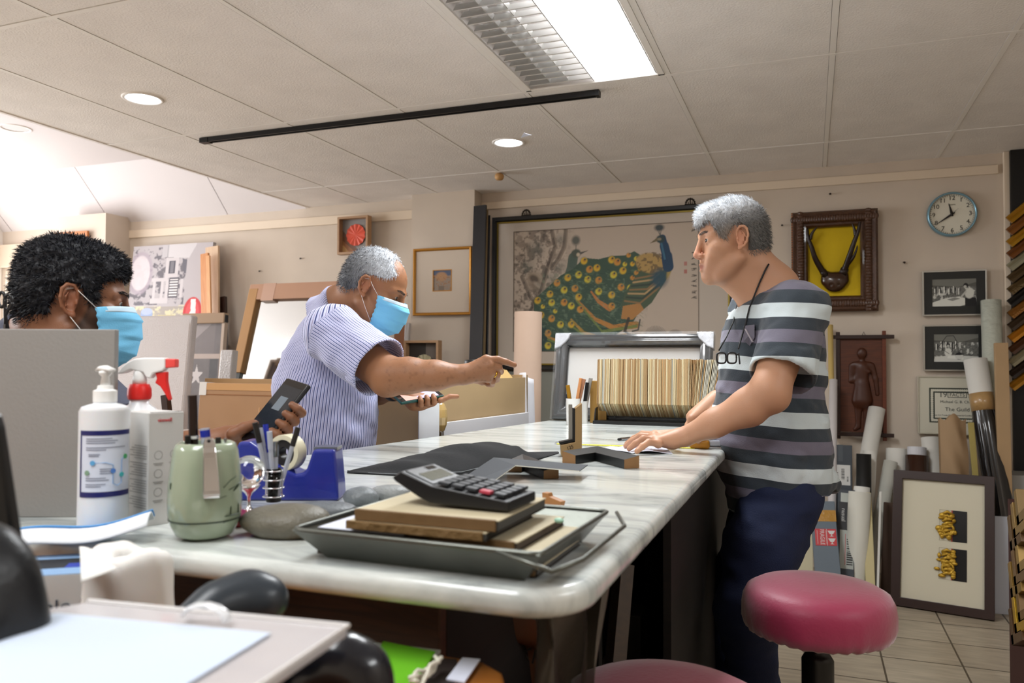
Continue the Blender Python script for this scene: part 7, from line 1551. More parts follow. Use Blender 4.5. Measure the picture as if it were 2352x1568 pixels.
def eyes(t, M, iris='#2a1a10', brow='#1c1713', bl=1.0):
    for s in (-1, 1):
        c = V(.0755, s*.0315, .003); a = MB().ball((0, 0, 0), .0122, 20, 12); TT = mw(t).inverted() @ M @ Matrix.Translation(c)
        obj('eye', a, mat('eye_white', '#a8a09a', .2, coat=.4), t, T=TT, smooth=True)
        g = V(.0122, s*.0012, -.0004); d = g.normalized(); Tm = TT @ Matrix.Translation(d*.0116) @ d.to_track_quat('Z', 'Y').to_matrix().to_4x4()
        obj('iris', MB().lathe([(.0058, -.001), (.0055, .0006), (.001, .0012)], 20), mat('iris_'+iris, iris, .1, coat=1), t, T=Tm, smooth=True)
        m = MB(); rr_ = random.Random(5)
        for k in range(70):
            u = k/69; b0 = V(.0985-.028*u**1.6, s*(.012+.034*u), .0195+.006*sin(u*pi*.8)+rr_.uniform(-.0028, .0028)); e = V(-.006*u-.001, s*.009, .002-.004*u)*bl; w = V(0, 0, .0011)
            m.add([b0-w, b0+w, b0+e+w*.2], [(0, 1, 2)])
        obj('eyebrow', m, mat('brow_'+brow, brow, .6), t, T=mw(t).inverted() @ M @ Matrix.Translation((.0015, 0, 0)))
def skin_col(M, v, base, beard=None, lip='#a5604f', o={}):
    L_ = local(M, v); b = np.array(hexc(base)); n = vnoise(v, 18, 3); n2 = vnoise(v, 70, 4)
    c = b*(.93+.14*n)[:, None]*np.array([1, 1, 1])
    red = np.exp(-(((L_[:, 0]-.105)/.02)**2+(L_[:, 1]/.02)**2+((L_[:, 2]+.03)/.018)**2))+.6*np.exp(-(((np.abs(L_[:, 1])-.08)/.01)**2+(L_[:, 0]/.03)**2+(L_[:, 2]/.035)**2))
    c = c*(1+red[:, None]*np.array([.12, -.12, -.12]))
    lp = np.clip(1.4-(((L_[:, 0]-.095)/.014)**2+(L_[:, 1]/.024)**2+((L_[:, 2]+.0655)/.009)**2), 0, 1)[:, None]; c = c*(1-lp*.8)+np.array(hexc(lip))*lp*.8
    if beard:
        w = beard(L_); w = np.clip(w, 0, 1)[:, None]*(.75+.25*n2)[:, None]; c = c*(1-w)+np.array(hexc(o.get('beardc', '#17110d')))*w
    return np.clip(c, 0, 1)
def facemask(t, M, zt=.004, col='#7cc0e2', side=-1, ear_z=.02):
    def fn(u, v):
        q = (u-.5)*2; a = q*pi/2*.97; zc = [zt, -.028, -.062, -.095, -.118]; xc = [.109, .127, .127, .117, .088]; s = v*4; i = min(int(s), 3); w = s-i
        x0 = xc[i]*(1-w)+xc[i+1]*w; z0 = zc[i]*(1-w)+zc[i+1]*w
        xe = .034+.012*v; ze = -.012-.075*v; y = .071*sin(a)*(1-.08*v); k = cos(a)**.75
        pl = .0045*((v*4.0) % 1)*(1 if .12 < v < .9 else 0)*k+.0012*sin(v*40+q*9)*abs(q)
        return (xe+(x0-xe)*k+pl, y+.003*sin(v*11)*q, ze+(z0-ze)*(k**.6))
    mb = MB().grid(fn, 44, 40); TT = mw(t).inverted() @ M
    mask_ = obj('face_mask', mb, mat('mask_blue', '#74bfe6', .75, bump=.15, bscale=400), t, T=TT, smooth=True, solid=.0012)
    tb = MB().grid(lambda u, v: tuple(Vector(fn(u, v*.1))*1.0+V(.0012, 0, 0)), 44, 5); o = obj('top_band', tb, mat('mask_band', '#c3dcec', .8), t, T=TT, smooth=True, solid=.001); o.parent = mask_; o.matrix_local = Matrix.Identity(4)
    for s in (-1, 1):
        a = V(*fn(.5+.5*s*.98, .03)); b = V(*fn(.5+.5*s*.98, .93)); e1 = V(.004, s*.083, ear_z+.004); e2 = V(-.004, s*.082, -.026)
        o = obj('ear_loop', MB().tube([a, a*.5+e1*.5+V(0, s*.006, 0), e1, V(-.012, s*.078, .02)], .0015, 6, flat=.5), mat('loop_white', '#e9e6e2', .6), t, T=TT, smooth=True); o.parent = mask_; o.matrix_local = Matrix.Identity(4)
        o = obj('ear_loop', MB().tube([b, b*.5+e2*.5+V(0, s*.005, 0), e2, V(-.012, s*.078, -.015)], .0015, 6, flat=.5), mat('loop_white'), t, T=TT, smooth=True); o.parent = mask_; o.matrix_local = Matrix.Identity(4)
    return mask_
def finger(F, pts, r=.0085, k=.003): F.chain([(p, r*(1, 1, .95, .82)[min(i, 3)]) for i, p in enumerate(pts)], k)
m_skinA = mat('skin_light', rough=.5, attr='Col', sss=.12, bump=.12, bscale=500)
def cloth_obj(name, v, f, S, m, t, sm=1):
    I = np.array(mw(t).inverted()); me = np_mesh(name, v@I[:3, :3].T+I[:3, 3], f); a = me.attributes.new('S', 'FLOAT', 'POINT'); a.data.foreach_set('value', S.astype(np.float32)); me.materials.append(m); return link(name, me, t, mw(t))
def stripe_mat(name, period, stops, rough=.85):
    m = mat(name, rough=rough, bump=.25, bscale=350, sheen=.15); nt = m.node_tree; L = nt.links.new; a = nt.nodes.new('ShaderNodeAttribute'); a.attribute_name = 'S'
    d = nt.nodes.new('ShaderNodeMath'); d.operation = 'DIVIDE'; d.inputs[1].default_value = period; L(a.outputs['Fac'], d.inputs[0]); fr = nt.nodes.new('ShaderNodeMath'); fr.operation = 'FRACT'; L(d.outputs[0], fr.inputs[0])
    r = nt.nodes.new('ShaderNodeValToRGB'); r.color_ramp.interpolation = 'CONSTANT'; e = r.color_ramp.elements
    while len(e) > 1: e.remove(e[-1])
    e[0].position = 0; e[0].color = (*hexc(stops[0][1]), 1)
    for p, c in stops[1:]: q = e.new(p); q.color = (*hexc(c), 1)
    L(fr.outputs[0], r.inputs[0]); L(r.outputs[0], nt.nodes['Principled BSDF'].inputs['Base Color']); return m
def shoes(t, pts, m):
    for a, d in pts:
        F = Field((a.x-.2, a.y-.2, -.01), (a.x+.2, a.y+.2, .14), .007); d = Vector(d).normalized(); F.cap(a+V(0, 0, .04), a+d*.17+V(0, 0, .03), .042, .038, .02); F.cap(a+V(0, 0, .05), a+V(0, 0, .1), .045, .045, .02); F.cut((0, 0, .003), (0, 0, -1)); v, f = F.surf(); body_obj('shoe', relax(v, f, 2), f, m, t)

# ---------- man in the grey striped polo (right) ----------
D = atD; face = facedir(1700, -1, 17)
MH = headM(D(1703, 545, 2.02), face, radians(3), s=.98, side=1, sx=.9)
nb = D(1776, 690, 2.1); shN = D(1830, 714, 1.97); shF = D(1735, 715, 2.27); elN = D(1768, 898, 1.86); wrN = D(1572, 1003, 1.95); elF = D(1730, 900, 2.33); wrF = D(1648, 922, 2.2)
hip = D(1778, 1080, 2.1); chest = D(1772, 800, 2.1); belly = D(1765, 950, 2.1)
foot_z = .0
t = thing('person', 'grey-haired man in a grey striped polo leaning on the marble table with both hands', 'person', (hip.x, hip.y, 0))
lo = [min(p[i] for p in (D(1425, 1000, 2.0), D(1900, 600, 2.35), nb, hip, shN, D(1640, 800, 2.0)))-.14 for i in range(3)]; hi = [max(p[i] for p in (D(1880, 600, 2.35), D(1700, 440, 2.0), shN, hip, D(1900, 800, 1.9)))+.14 for i in range(3)]; lo[2] = .8; hi[2] = D(1700, 425, 2.0).z+.04
F = Field(lo, hi, .003)
ln = shN-shF
F.chain([(hip-V(0, 0, .03), .095), (belly, .11), (chest, .115)], .03); F.cap(shN-ln*.1, shF+ln*.1, .06, .06, .05)
nk = MH @ V(-.04, 0, -.04); nk2 = MH @ V(.02, 0, -.085)
F.chain([(nk, .055), (nb+V(0, 0, .03), .062), (nb-V(0, 0, .05), .09)], .03); F.cap(nk2, nb+V(0, 0, 0)-fh*.0-rt0*.03, .035, .05, .03)
head(F, MH, {'mouth': .0018})
F.chain([(shN, .06), (D(1800, 800, 1.9), .05), (elN, .044)], .012); F.chain([(elN, .043), (D(1720, 935, 1.885), .043), (D(1640, 972, 1.92), .032), (wrN, .0235)], .02); F.ell(elN+rt0*.012+V(0, 0, -.018), .03, .02)
F.chain([(shF, .06), (elF, .045)], .012); F.chain([(elF, .043), (wrF, .028)], .012)
K = [(1512, 1019, 1.925), (1504, 1009, 1.95), (1502, 1002, 1.975), (1506, 997, 2.0)]; kn = [D(*k) for k in K]
tips = [atZ(1463, 1036, TZ+.0095), atZ(1445, 1030, TZ+.0095), atZ(1437, 1024, TZ+.0095), atZ(1440, 1018, TZ+.0095)]
F.cap(wrN, (kn[0]+kn[1])/2, .021, .0125, .01); F.cap(wrN, (kn[2]+kn[3])/2, .021, .0125, .01); F.chain([(k_, .0115) for k_ in kn], .006); F.cap(D(1545, 1012, 1.95), (kn[1]+kn[2])/2+V(0, 0, -.006), .022, .013, .01)
for k_, tp_ in zip(kn, tips): 
    mid = k_*.55+tp_*.45+V(0, 0, .012); m2 = k_*.25+tp_*.75+V(0, 0, .007); finger(F, [k_, mid, m2, tp_], .0085, .004)
th0 = D(1545, 1010, 2.0); finger(F, [wrN, th0, atZ(1510, 1015, TZ+.012), atZ(1490, 1012, TZ+.010)], .0105, .006)
# far hand curled round the tape measure
kf = [D(1590, 962-i*3, 2.1+.02*i) for i in range(4)]
F.cap(wrF, kf[0], .026, .014, .012); F.cap(wrF, kf[3], .026, .014, .012); F.cap(wrF, (kf[1]+kf[2])/2, .028, .017, .012)
for i, q in enumerate(kf): finger(F, [q, q-rt0*.012+V(0, 0, -.028), q+rt0*.006+V(0, 0, -.05), q+rt0*.02+V(0, 0, -.058)], .0088, .004)
finger(F, [wrF-fh*.02, D(1612, 980, 2.05), D(1606, 1000, 2.03), D(1604, 1012, 2.03)], .010, .006)
v, f = F.surf(); v = relax(v, f, 1, .4)
bd = lambda L_: np.clip(1-np.abs(L_[:, 2]+.08)/.05, 0, 1)*.12
col = skin_col(MH, v, '#b98b6e', bd, '#9c5a4c', {'beardc': '#5d5048'})
vB = v; body_obj('body', v, f, m_skinA, t, col)
eyes(t, MH, '#1d120c', '#4a4038', .8)
hp = [(.125, .02), (.104, .034), (.09, .05), (.074, .056), (.068, .035), (.055, .012), (.042, -.006), (.03, .012), (.018, .034), (-.004, .038), (-.022, .028), (-.03, .0), (-.03, -.03), (-.036, -.062), (-.06, -.075), (-.16, -.075), (-.16, .2), (.16, .2), (.16, .03)]
def cR(v, n):
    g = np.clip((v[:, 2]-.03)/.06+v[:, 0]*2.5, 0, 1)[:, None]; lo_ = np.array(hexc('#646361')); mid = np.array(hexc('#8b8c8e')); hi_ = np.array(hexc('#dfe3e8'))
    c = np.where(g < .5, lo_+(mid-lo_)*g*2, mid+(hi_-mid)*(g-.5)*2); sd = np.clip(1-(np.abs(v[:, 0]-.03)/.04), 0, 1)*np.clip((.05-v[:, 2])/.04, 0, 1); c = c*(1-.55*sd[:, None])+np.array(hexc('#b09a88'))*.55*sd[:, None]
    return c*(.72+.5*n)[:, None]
def combR(c): u = np.clip((c[:, 2]-.05)/.05, 0, 1)[:, None]; return np.array([[.9, 0, .15]])*u+np.array([[-.35, 0, -.6]])*(1-u)
def exR(F): F.ell((.058, 0, .078), (.042, .05, .026), .02); F.cap((.088, -.03, .056), (.088, .03, .056), .010, .010, .02)
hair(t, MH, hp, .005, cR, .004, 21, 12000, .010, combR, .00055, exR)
# shirt
F = Field((lo[0], lo[1], .78), (hi[0]+.03, hi[1], D(1800, 620, 2.0).z+.03), .0045)
hem = 0
F.cap(chest+V(0, 0, .02), chest-V(0, 0, .05), .125, .128, .03); F.chain([(chest, .128), (belly-rt0*.0, .138), (D(1772, 1020, 2.08), .145), (D(1790, 1110, 2.08), .135), (D(1795, 1190, 2.08), .14)], .03)
F.cap(shN-ln*.02, shF+ln*.0, .068, .068, .05); F.chain([(shF, .07), (elF+V(0, 0, .1), .062)], .02)
cuff = D(1796, 862, 1.875); cone(F, shN+V(0, 0, .0), cuff, .068, .079, .025); F.ell(shN, .069, .03)
# openings
F.cap(nk, nb+V(0, 0, .045)-rt0*.012, .078, .072, .008, True); F.cap(nb+V(0, 0, .05)-rt0*.05, nb+V(0, 0, .02)-rt0*.045, .05, .045, .01, True)
dcu = (cuff-shN).normalized(); cone(F, cuff-dcu*.05, cuff+dcu*.006, .062, .07, .002, True); F.cut(D(1790, 1150, 2.08)-V(0, 0, .0), V(.22, 0, -1))
X = F.coords(); 
v, f = F.surf(); n = vnorm(v, f); bz = np.clip((1.1-v[:, 2])/.15, 0, 1)
w = (vnoise(v*np.array([1, 1, .45]), 16, 6)-.5)*.024*(.35+.65*bz)+np.maximum(0, vnoise(v@np.array([[.8, .2, .5], [0, 1, 0], [-.5, 0, 1.6]]), 20, 14)-.55)*.02+np.sin(v[:, 2]*70+v[:, 0]*25)*.0022*bz+(vnoise(v, 45, 8)-.5)*.004; v = v+n*w[:, None]; v = relax(v, f, 1)
S = v[:, 2]-(D(1700, 853, 2.0).z)+.02*np.sin((v@np.array(rt0))*14)*0+.008*(vnoise(v, 9, 2)-.5)+(v@np.array(rt0)-float(cuff.dot(rt0)))*.06
# the photo's band order read downwards from the second white band
polo = stripe_mat('polo_stripes', .134, [(0, '#c4d0d4'), (.27, '#2d363f'), (.5, '#6b6878'), (.74, '#303a43')])
S = -(S) +.134*6-.0; S = S+.036
so = cloth_obj('polo_shirt', v, f, S, polo, t)
# badge, cord and glasses
bc = D(1719, 770, 1.925); 
def snap(p, ob_v=v, off=.003):
    d = (p-CAM).normalized(); r = ob_v-np.array(CAM); tt = r@np.array(d); dist = np.linalg.norm(r-tt[:, None]*np.array(d), axis=1); sel = dist < .006
    if not sel.any(): return p
    return CAM+d*(float(tt[sel].min())-off)
def badge():
    P = [(1708, 748), (1733, 745), (1733, 775), (1722, 794), (1709, 783)]; Q = [snap(D(x, y, 2)) for x, y in P]; c = sum(Q, V(0, 0, 0))/5; nrm = (CAM-c).normalized()
    m = MB(); m.add([c-nrm*.004]+[q-nrm*.003 for q in Q]+[q+nrm*.002 for q in Q]+[c+nrm*.003], [(1+i, 1+(i+1) % 5, 6+(i+1) % 5, 6+i) for i in range(5)]+[(6+i, 6+(i+1) % 5, 11) for i in range(5)]); o = obj('badge', m, mat('badge_grey', '#5e5a66', .7), t, world=True)
    m = MB(); a, b_ = snap(D(1712, 755, 2))+nrm*.004, snap(D(1729, 785, 2))+nrm*.004; m.tube([a, b_], .0035, 6, flat=.3); obj('badge_band', m, mat('badge_light', '#b2aab0', .7), t, world=True)
badge()
cordm = mat('cord_black', '#0d0d0f', .5)
gl = [D(1664, 824, 1.9), D(1682, 824, 1.9)]; gz = gl[0]
cpts = [snap(D(1766, 606, 2), vB), snap(D(1757, 622, 2), vB), snap(D(1744, 650, 2), vB), snap(D(1732, 680, 2), vB, .006), snap(D(1722, 705, 2)), snap(D(1712, 745, 2)), snap(D(1703, 775, 2)), D(1696, 800, 1.885)]
obj('cord', MB().tube(cpts, .0022, 6), cordm, t, world=True, smooth=True)
cpts = [MH @ V(-.095, 0, -.075), MH @ V(-.06, -.06, -.1), snap(D(1692, 700, 2)), snap(D(1684, 740, 2)), D(1668, 775, 1.9), D(1651, 805, 1.895)]
obj('cord', MB().tube(cpts[2:], .0018, 6), cordm, t, world=True, smooth=True)
g = MB(); 
def lens(cx, cy, rx, ry, d):
    return [D(cx+rx*math.copysign(abs(cos(a))**.6, cos(a)), cy+ry*math.copysign(abs(sin(a))**.6, sin(a)), d) for a in [2*pi*k/28 for k in range(29)]]
for cx, d in ((1657, 1.885), (1681, 1.875)): g.tube(lens(cx, 822, 10.5, 12, d), .0022, 6)
g.tube([D(1666, 818, 1.883), D(1669, 816, 1.883), D(1672, 818, 1.88)], .0018, 6); g.tube([D(1692, 815, 1.875), D(1697, 812, 1.88), D(1699, 835, 1.93)], .002, 6); g.tube([D(1647, 818, 1.887), D(1646, 812, 1.89), D(1649, 838, 1.94)], .0018, 6)
gt = thing('glasses', 'black-rimmed glasses hanging on a cord on the polo shirt', 'glasses', gz); obj('rims', g, cordm, gt, world=True, smooth=True)
for cx, d in ((1657, 1.885), (1681, 1.875)): P = lens(cx, 822, 10, 11.5, d)[:-1]; obj('lens', MB().add(P+[p+(CAM-p).normalized()*.001 for p in P], [tuple(range(28)), tuple(range(28, 56))]), mat('lens_glass', '#dfe4e8', .03, alpha=.25, coat=1), gt, world=True)
# jeans and shoes
F = Field((hip.x-.42, hip.y-.32, .0), (hip.x+.3, hip.y+.3, 1.0), .0075)
hN = D(1800, 1110, 2.02); hF = D(1765, 1110, 2.22); kN = D(1712, 1400, 1.93); kF = D(1680, 1400, 2.2); aN = V(kN.x+.05, kN.y+.05, .1); aF = V(kF.x+.03, kF.y, .1)
F.chain([(hip-V(0, 0, .03), .102), (hip-V(0, 0, .09), .112)], .03); F.chain([(hN-V(0, 0, .03), .096), ((hN+kN)/2-rt0*.005, .092), (kN, .068), (aN, .058)], .03); F.chain([(hF-V(0, 0, .03), .096), (kF, .066), (aF, .058)], .03)
v, f = F.surf(); n = vnorm(v, f); v = v+n*((vnoise(v*np.array([1, 1, 2.2]), 20, 5)-.5)*.012)[:, None]; v = relax(v, f, 1); body_obj('jeans', v, f, mat('denim', '#0e1a3a', .85, bump=.4, bscale=350, var=.12, vscale=14), t)
shoes(t, [(V(aN.x, aN.y, 0), -rt0), (V(aF.x, aF.y, 0), -rt0)], m_blk)

# ---------- man in the striped shirt (middle) ----------
face = rt0*cos(radians(8))-fh*sin(radians(8))
MH = headM(D(838, 656, 2.27), face, radians(24), s=.98, side=-1)
nb = D(776, 728, 2.4); shN = D(762, 765, 2.2); shF = D(800, 770, 2.58); elN = D(893, 864, 2.08); wrN = D(1066, 860, 2.06); elF = D(828, 905, 2.56); wrF = D(905, 898, 2.38)
hip = D(738, 1080, 2.4); chest = D(757, 830, 2.4); belly = D(752, 950, 2.4)
t = thing('person', 'old man in blue-striped shirt and mask, pointing across the table, phone in hand', 'person', (hip.x, hip.y, 0))
PP = [D(620, 900, 2.5), D(1190, 850, 2.1), D(1190, 850, 2.3), hip, shF, shN, D(880, 560, 2.3), D(640, 800, 2.2)]; lo = [min(p[i] for p in PP)-.1 for i in range(3)]; hi = [max(p[i] for p in PP)+.1 for i in range(3)]; lo[2] = .8; hi[2] = D(850, 570, 2.3).z+.04
F = Field(lo, hi, .003); ln = shN-shF
F.chain([(hip, .12), (belly, .13), (chest, .115)], .03); F.cap(shN-ln*.1, shF+ln*.1, .06, .06, .05)
nk = MH @ V(-.04, 0, -.04); nk2 = MH @ V(.02, 0, -.085); F.chain([(nk, .057), (nb+V(0, 0, .03), .06), (nb-V(0, 0, .06), .07)], .03); F.cap(nk2, nb+rt0*.02-V(0, 0, .02), .035, .045, .03)
head(F, MH, {})
F.chain([(shN, .06), (elN, .049)], .012); F.chain([(elN, .047), (D(940, 862, 2.07), .045), (D(1000, 862, 2.06), .037), (wrN, .0255)], .02); F.ell(elN-rt0*.006+V(0, 0, -.014), .036, .02)
F.chain([(shF, .06), (elF, .045)], .012); F.chain([(elF, .04), (D(870, 902, 2.46), .036), (wrF, .025)], .012)
kn = [D(1117, 825, 2.06), D(1126, 839, 2.055), D(1127, 854, 2.058), D(1121, 868, 2.065)]
for i, q in enumerate(kn): F.cap(wrN, q, .022, .0125-.0005*i, .010)
F.chain([(q, .0105) for q in kn], .006)
finger(F, [kn[0], D(1143, 825, 2.06), D(1162, 831, 2.065), D(1181, 838, 2.07)], .0092, .003)
finger(F, [kn[1], D(1146, 844, 2.065), D(1150, 853, 2.095), D(1140, 860, 2.115)], .0092, .003)
finger(F, [kn[2], D(1142, 861, 2.068), D(1141, 871, 2.095), D(1130, 874, 2.11)], .009, .003)
finger(F, [kn[3], D(1132, 876, 2.075), D(1130, 883, 2.095), D(1120, 883, 2.105)], .008, .003)
finger(F, [D(1085, 870, 2.09), D(1108, 875, 2.11), D(1124, 866, 2.125), D(1140, 856, 2.13)], .0105, .006)
# phone hand
pA = D(901, 908, 2.36); Wv = rt0*.034-fh*.055-UPZ*.022; Lv = rt0*.075+fh*.085+UPZ*.028; ex = Wv.normalized(); Lv = (Lv-ex*Lv.dot(ex)).normalized(); nz = ex.cross(Lv)
if nz.z < 0: nz = -nz
PC = pA+Wv*.5+Lv*.075-nz*.02
F.cap(wrF, PC-Lv*.0, .024, .024, .012); F.cap(PC-Lv*.02, PC+Lv*.035, .024, .022, .015)
for i in range(4):
    q = PC+Lv*(-.012+.021*i)-nz*.004; e = pA+Wv*1.1+Lv*(.06+.0215*i); finger(F, [q, e-nz*.012, e+nz*.002, e-Wv*.12+nz*.009] if i < 3 else [q, e-nz*.008, e+Lv*.03, e+Lv*.055-nz*.004], .0085, .003)
finger(F, [PC-Wv*.3-Lv*.02, pA-Wv*.12+Lv*.06, pA-Wv*.06+Lv*.085+nz*.008], .0095, .004)
v, f = F.surf(); v = relax(v, f, 1, .4)
hairm = lambda L_: np.clip(.25-np.abs(L_[:, 2]+.08)*3, 0, 1)*.4
col = skin_col(MH, v, '#9c6c4c', hairm, '#8a4f42', {'beardc': '#8d8478'}); r_ = v@np.array(rt0); am = (r_ > float(elN.dot(rt0)))[:, None]*np.clip(vnoise(v*np.array([1, 1, 1]), 150, 3)-.62, 0, 1)[:, None]*.9; col = col*(1-am)
body_obj('body', v, f, m_skinA, t, col); eyes(t, MH, '#20150f', '#5c4f45', .9)
hp = [(.028, .15), (.03, .108), (.04, .09), (.064, .064), (.052, .05), (.033, .042), (.004, .038), (-.02, .032), (-.03, .015), (-.024, -.006), (-.045, -.034), (-.06, -.055), (-.15, -.06), (-.16, .15)]
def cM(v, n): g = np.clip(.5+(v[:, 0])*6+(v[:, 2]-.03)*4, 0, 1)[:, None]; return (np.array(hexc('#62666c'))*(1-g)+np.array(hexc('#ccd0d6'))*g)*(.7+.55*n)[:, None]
combM = lambda c: np.array([[.15, 0, -.5]])+0*c
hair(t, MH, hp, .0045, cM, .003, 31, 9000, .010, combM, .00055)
facemask(t, MH, zt=-.004)
F = Field((lo[0]-.02, lo[1], .74), (hi[0], hi[1]+.02, D(780, 640, 2.4).z+.05), .0045)
F.chain([(nb-V(0, 0, .06)-rt0*.01, .098), (chest-rt0*.0, .13), (D(748, 900, 2.4), .152), (D(745, 980, 2.4), .158), (D(735, 1080, 2.4), .155), (D(735, 1150, 2.4), .155)], .03)
F.cap(shN-ln*.02, shF-rt0*.01, .066, .066, .04); F.cap(D(748, 745, 2.35), D(748, 745, 2.5), .055, .055, .04); cuf = D(872, 845, 2.09); cone(F, shN, cuf, .074, .085, .03); F.ell(shN, .072, .03); F.chain([(shF, .075), (elF+V(0, 0, .08), .065)], .02)
# collar
na = (nb-nk).normalized(); 
cone(F, nb-na*.055-rt0*.012, nb+na*.02-rt0*.01, .076, .095, .01); F.cap(nk-na*.05, nb+na*.0, .068, .066, .004, True); F.cap(nk2+rt0*.02, nb+rt0*.035, .055, .045, .008, True)
dcu = (cuf-shN).normalized(); cone(F, cuf-dcu*.06, cuf+dcu*.008, .072, .079, .002, True); F.cut(V(0, 0, .8), V(0, 0, -1))
v, f = F.surf(); n = vnorm(v, f)
w = (vnoise(v*np.array([1, 1, .5]), 15, 9)-.5)*.018+(vnoise(v, 40, 12)-.5)*.006+np.sin(v@np.array(rt0)*60+v[:, 2]*55)*.0016; v = v+n*w[:, None]; v = relax(v, f, 1)
# stripe coordinates: around the trunk, and around the sleeve
ax = (Vector(nb)-Vector(hip)).normalized(); q = v-np.array(hip); tq = q@np.array(ax); q = q-tq[:, None]*np.array(ax); e1 = rt0-ax*rt0.dot(ax); e1.normalize(); e2 = ax.cross(e1); S1 = np.arctan2(q@np.array(e2), q@np.array(e1))*.155
dd_ = np.array(dcu); q = v-np.array(shN); tq = q@dd_; q = q-tq[:, None]*dd_; rad = np.linalg.norm(q, axis=1); e1 = UPZ-dcu*UPZ.dot(dcu); e1.normalize(); e2 = dcu.cross(e1); S2 = np.arctan2(q@np.array(e2), q@np.array(e1))*.09
sl = (tq > .012) & (rad < .115) & (tq < .3) & ((v-np.array(chest))@(-np.array(fh)) > .05)
S = np.where(sl, S2, S1)
cloth_obj('striped_shirt', v, f, S+10, stripe_mat('shirt_stripes', .0088, [(0, '#c9cdee'), (.30, '#9d93b5'), (.42, '#c9cdee'), (.68, '#39457f'), (.92, '#c9cdee')]), t)
F = Field((hip.x-.3, hip.y-.3, 0), (hip.x+.3, hip.y+.3, .95), .012); F.chain([(hip, .14), (hip-V(0, 0, .12), .13)], .03)
for s in (-1, 1): F.chain([(hip-V(0, 0, .1)-fh*.09*s, .1), (V(hip.x, hip.y, .5)-fh*.1*s, .075), (V(hip.x, hip.y, .08)-fh*.1*s, .06)], .03)
v, f = F.surf(); body_obj('trousers', relax(v, f, 1), f, mat('trouser_dark', '#22242b', .8), t); shoes(t, [(V(hip.x, hip.y, 0)-fh*.1*s, rt0) for s in (-1, 1)], m_blk)
obj('wristwatch', MB().lathe([(.029, -.013), (.031, -.008), (.031, .008), (.029, .013)], 24, cap=False, T=Matrix.Translation(wrF+(wrF-elF).normalized()*-.004) @ (wrF-elF).to_track_quat('Z', 'Y').to_matrix().to_4x4()), mat('watch_navy', '#10131f', .4), t, world=True, smooth=True, solid=.003)
q = kn[2]*.35+D(1142, 861, 2.068)*.65; obj('gold_ring', MB().lathe([(.0098, -.002), (.0104, 0), (.0098, .002)], 20, cap=False, T=Matrix.Translation(q) @ (D(1142, 861, 2.068)-kn[2]).to_track_quat('Z', 'Y').to_matrix().to_4x4()), mat('ring_gold', '#d1a23a', .2, metal=1), t, world=True, smooth=True, solid=.001)
def phone(label, O, ex, ey, nz, W, Ln, case, screen, acc):
    T = Matrix((ex, ey, nz)).transposed().to_4x4(); T.translation = O; tt = thing('mobile_phone', label, 'phone', T=T)
    obj('case', MB().bb((0, 0, -.009), (W, Ln, 0)), case, tt, bevel=.004, seg=3); obj('screen', MB().bb((.003, .003, -.0005), (W-.003, Ln-.003, .0006)), mat('phone_glass', '#0d0e12', .08, coat=.8), tt, bevel=.0003); obj('picture', MB().bb((.005, .018, .0004), (W-.005, Ln-.016, .0009)), screen, tt); obj('second_tone', MB().bb(acc[0], acc[1]), acc[2], tt); return tt
nzp = ex.cross(Lv); ex2, ey2 = (Wv.normalized(), Lv)
if nzp.z < 0: ex2 = -ex2; nzp = ex2.cross(ey2); O = pA+Wv
else: O = pA
phone('mobile phone in a teal case held under the pointing forearm', O+nzp*.004, ex2, ey2, nzp, .068, .14, mat('teal_case', '#164a44', .35), mat('screen_pink', '#e0a79a', .3, emit='#d89a90', estr=.35), ((.005, .06, .0008), (.063, .124, .0012), mat('screen_lilac', '#b7b0dd', .3, emit='#a8a4d8', estr=.35)))

# ---------- bearded man in the mask (left) ----------
face = facedir(160, 1, 4)
MH = headM(D(160, 690, 1.45), face, radians(3), s=1.0, side=-1, sx=.93)
nb = D(112, 800, 1.56); hip = V(nb.x-.12, nb.y+.03, .8); chest = V(nb.x-.04, nb.y+.01, 1.06); shN = D(120, 850, 1.4); shF = D(130, 850, 1.75); elN = D(330, 1075, 1.38); wrN = D(520, 1012, 1.47)
t = thing('person', 'bearded man with thick black hair and blue mask behind the grey-white board', 'person', (hip.x, hip.y, 0))
PP = [D(20, 560, 1.5), D(300, 560, 1.4), D(650, 950, 1.45), hip, shF, shN, elN]; lo = [min(p[i] for p in PP)-.1 for i in range(3)]; hi = [max(p[i] for p in PP)+.06 for i in range(3)]; lo[2] = .74; hi[2] = D(150, 540, 1.5).z+.03
F = Field(lo, hi, .003); ln = shN-shF
F.chain([(hip, .12), (chest, .115)], .03); F.cap(shN-ln*.15, shF+ln*.15, .06, .06, .05); nk = MH @ V(-.035, 0, -.04); F.chain([(nk, .06), (nb+V(0, 0, .02), .068), (nb-V(0, 0, .08), .09)], .03); F.cap(MH @ V(.02, 0, -.085), nb+rt0*.03-V(0, 0, .04), .035, .05, .03)
head(F, MH, {}); F.chain([(shN, .058), (elN, .043)], .012); F.chain([(elN, .042), (D(430, 1040, 1.42), .038), (wrN, .026)], .012); F.chain([(shF, .058), (V(shF.x+.02, shF.y, 1.0), .045)], .012)
pO = D(540, 1020, 1.45); pe = D(612, 954, 1.47); pW = D(663, 973, 1.43); exq = (pW-pe).normalized(); eyq = (pe-pO); eyq = (eyq-exq*eyq.dot(exq)).normalized(); nq = exq.cross(eyq); O2 = pO+eyq*.012
if nq.z < 0: nq = -nq
PC = pO+eyq*.06+exq*.02-nq*.026
F.cap(wrN, PC, .024, .024, .012); F.cap(PC-eyq*.02, PC+eyq*.03, .024, .022, .012)
for i in range(4): q = PC+eyq*(-.02+.02*i)+exq*.005; e = O2+exq*.075+eyq*(.035+.02*i); finger(F, [q, e-nq*.018, e-nq*.004, e-exq*.008+nq*.005], .0085, .003)
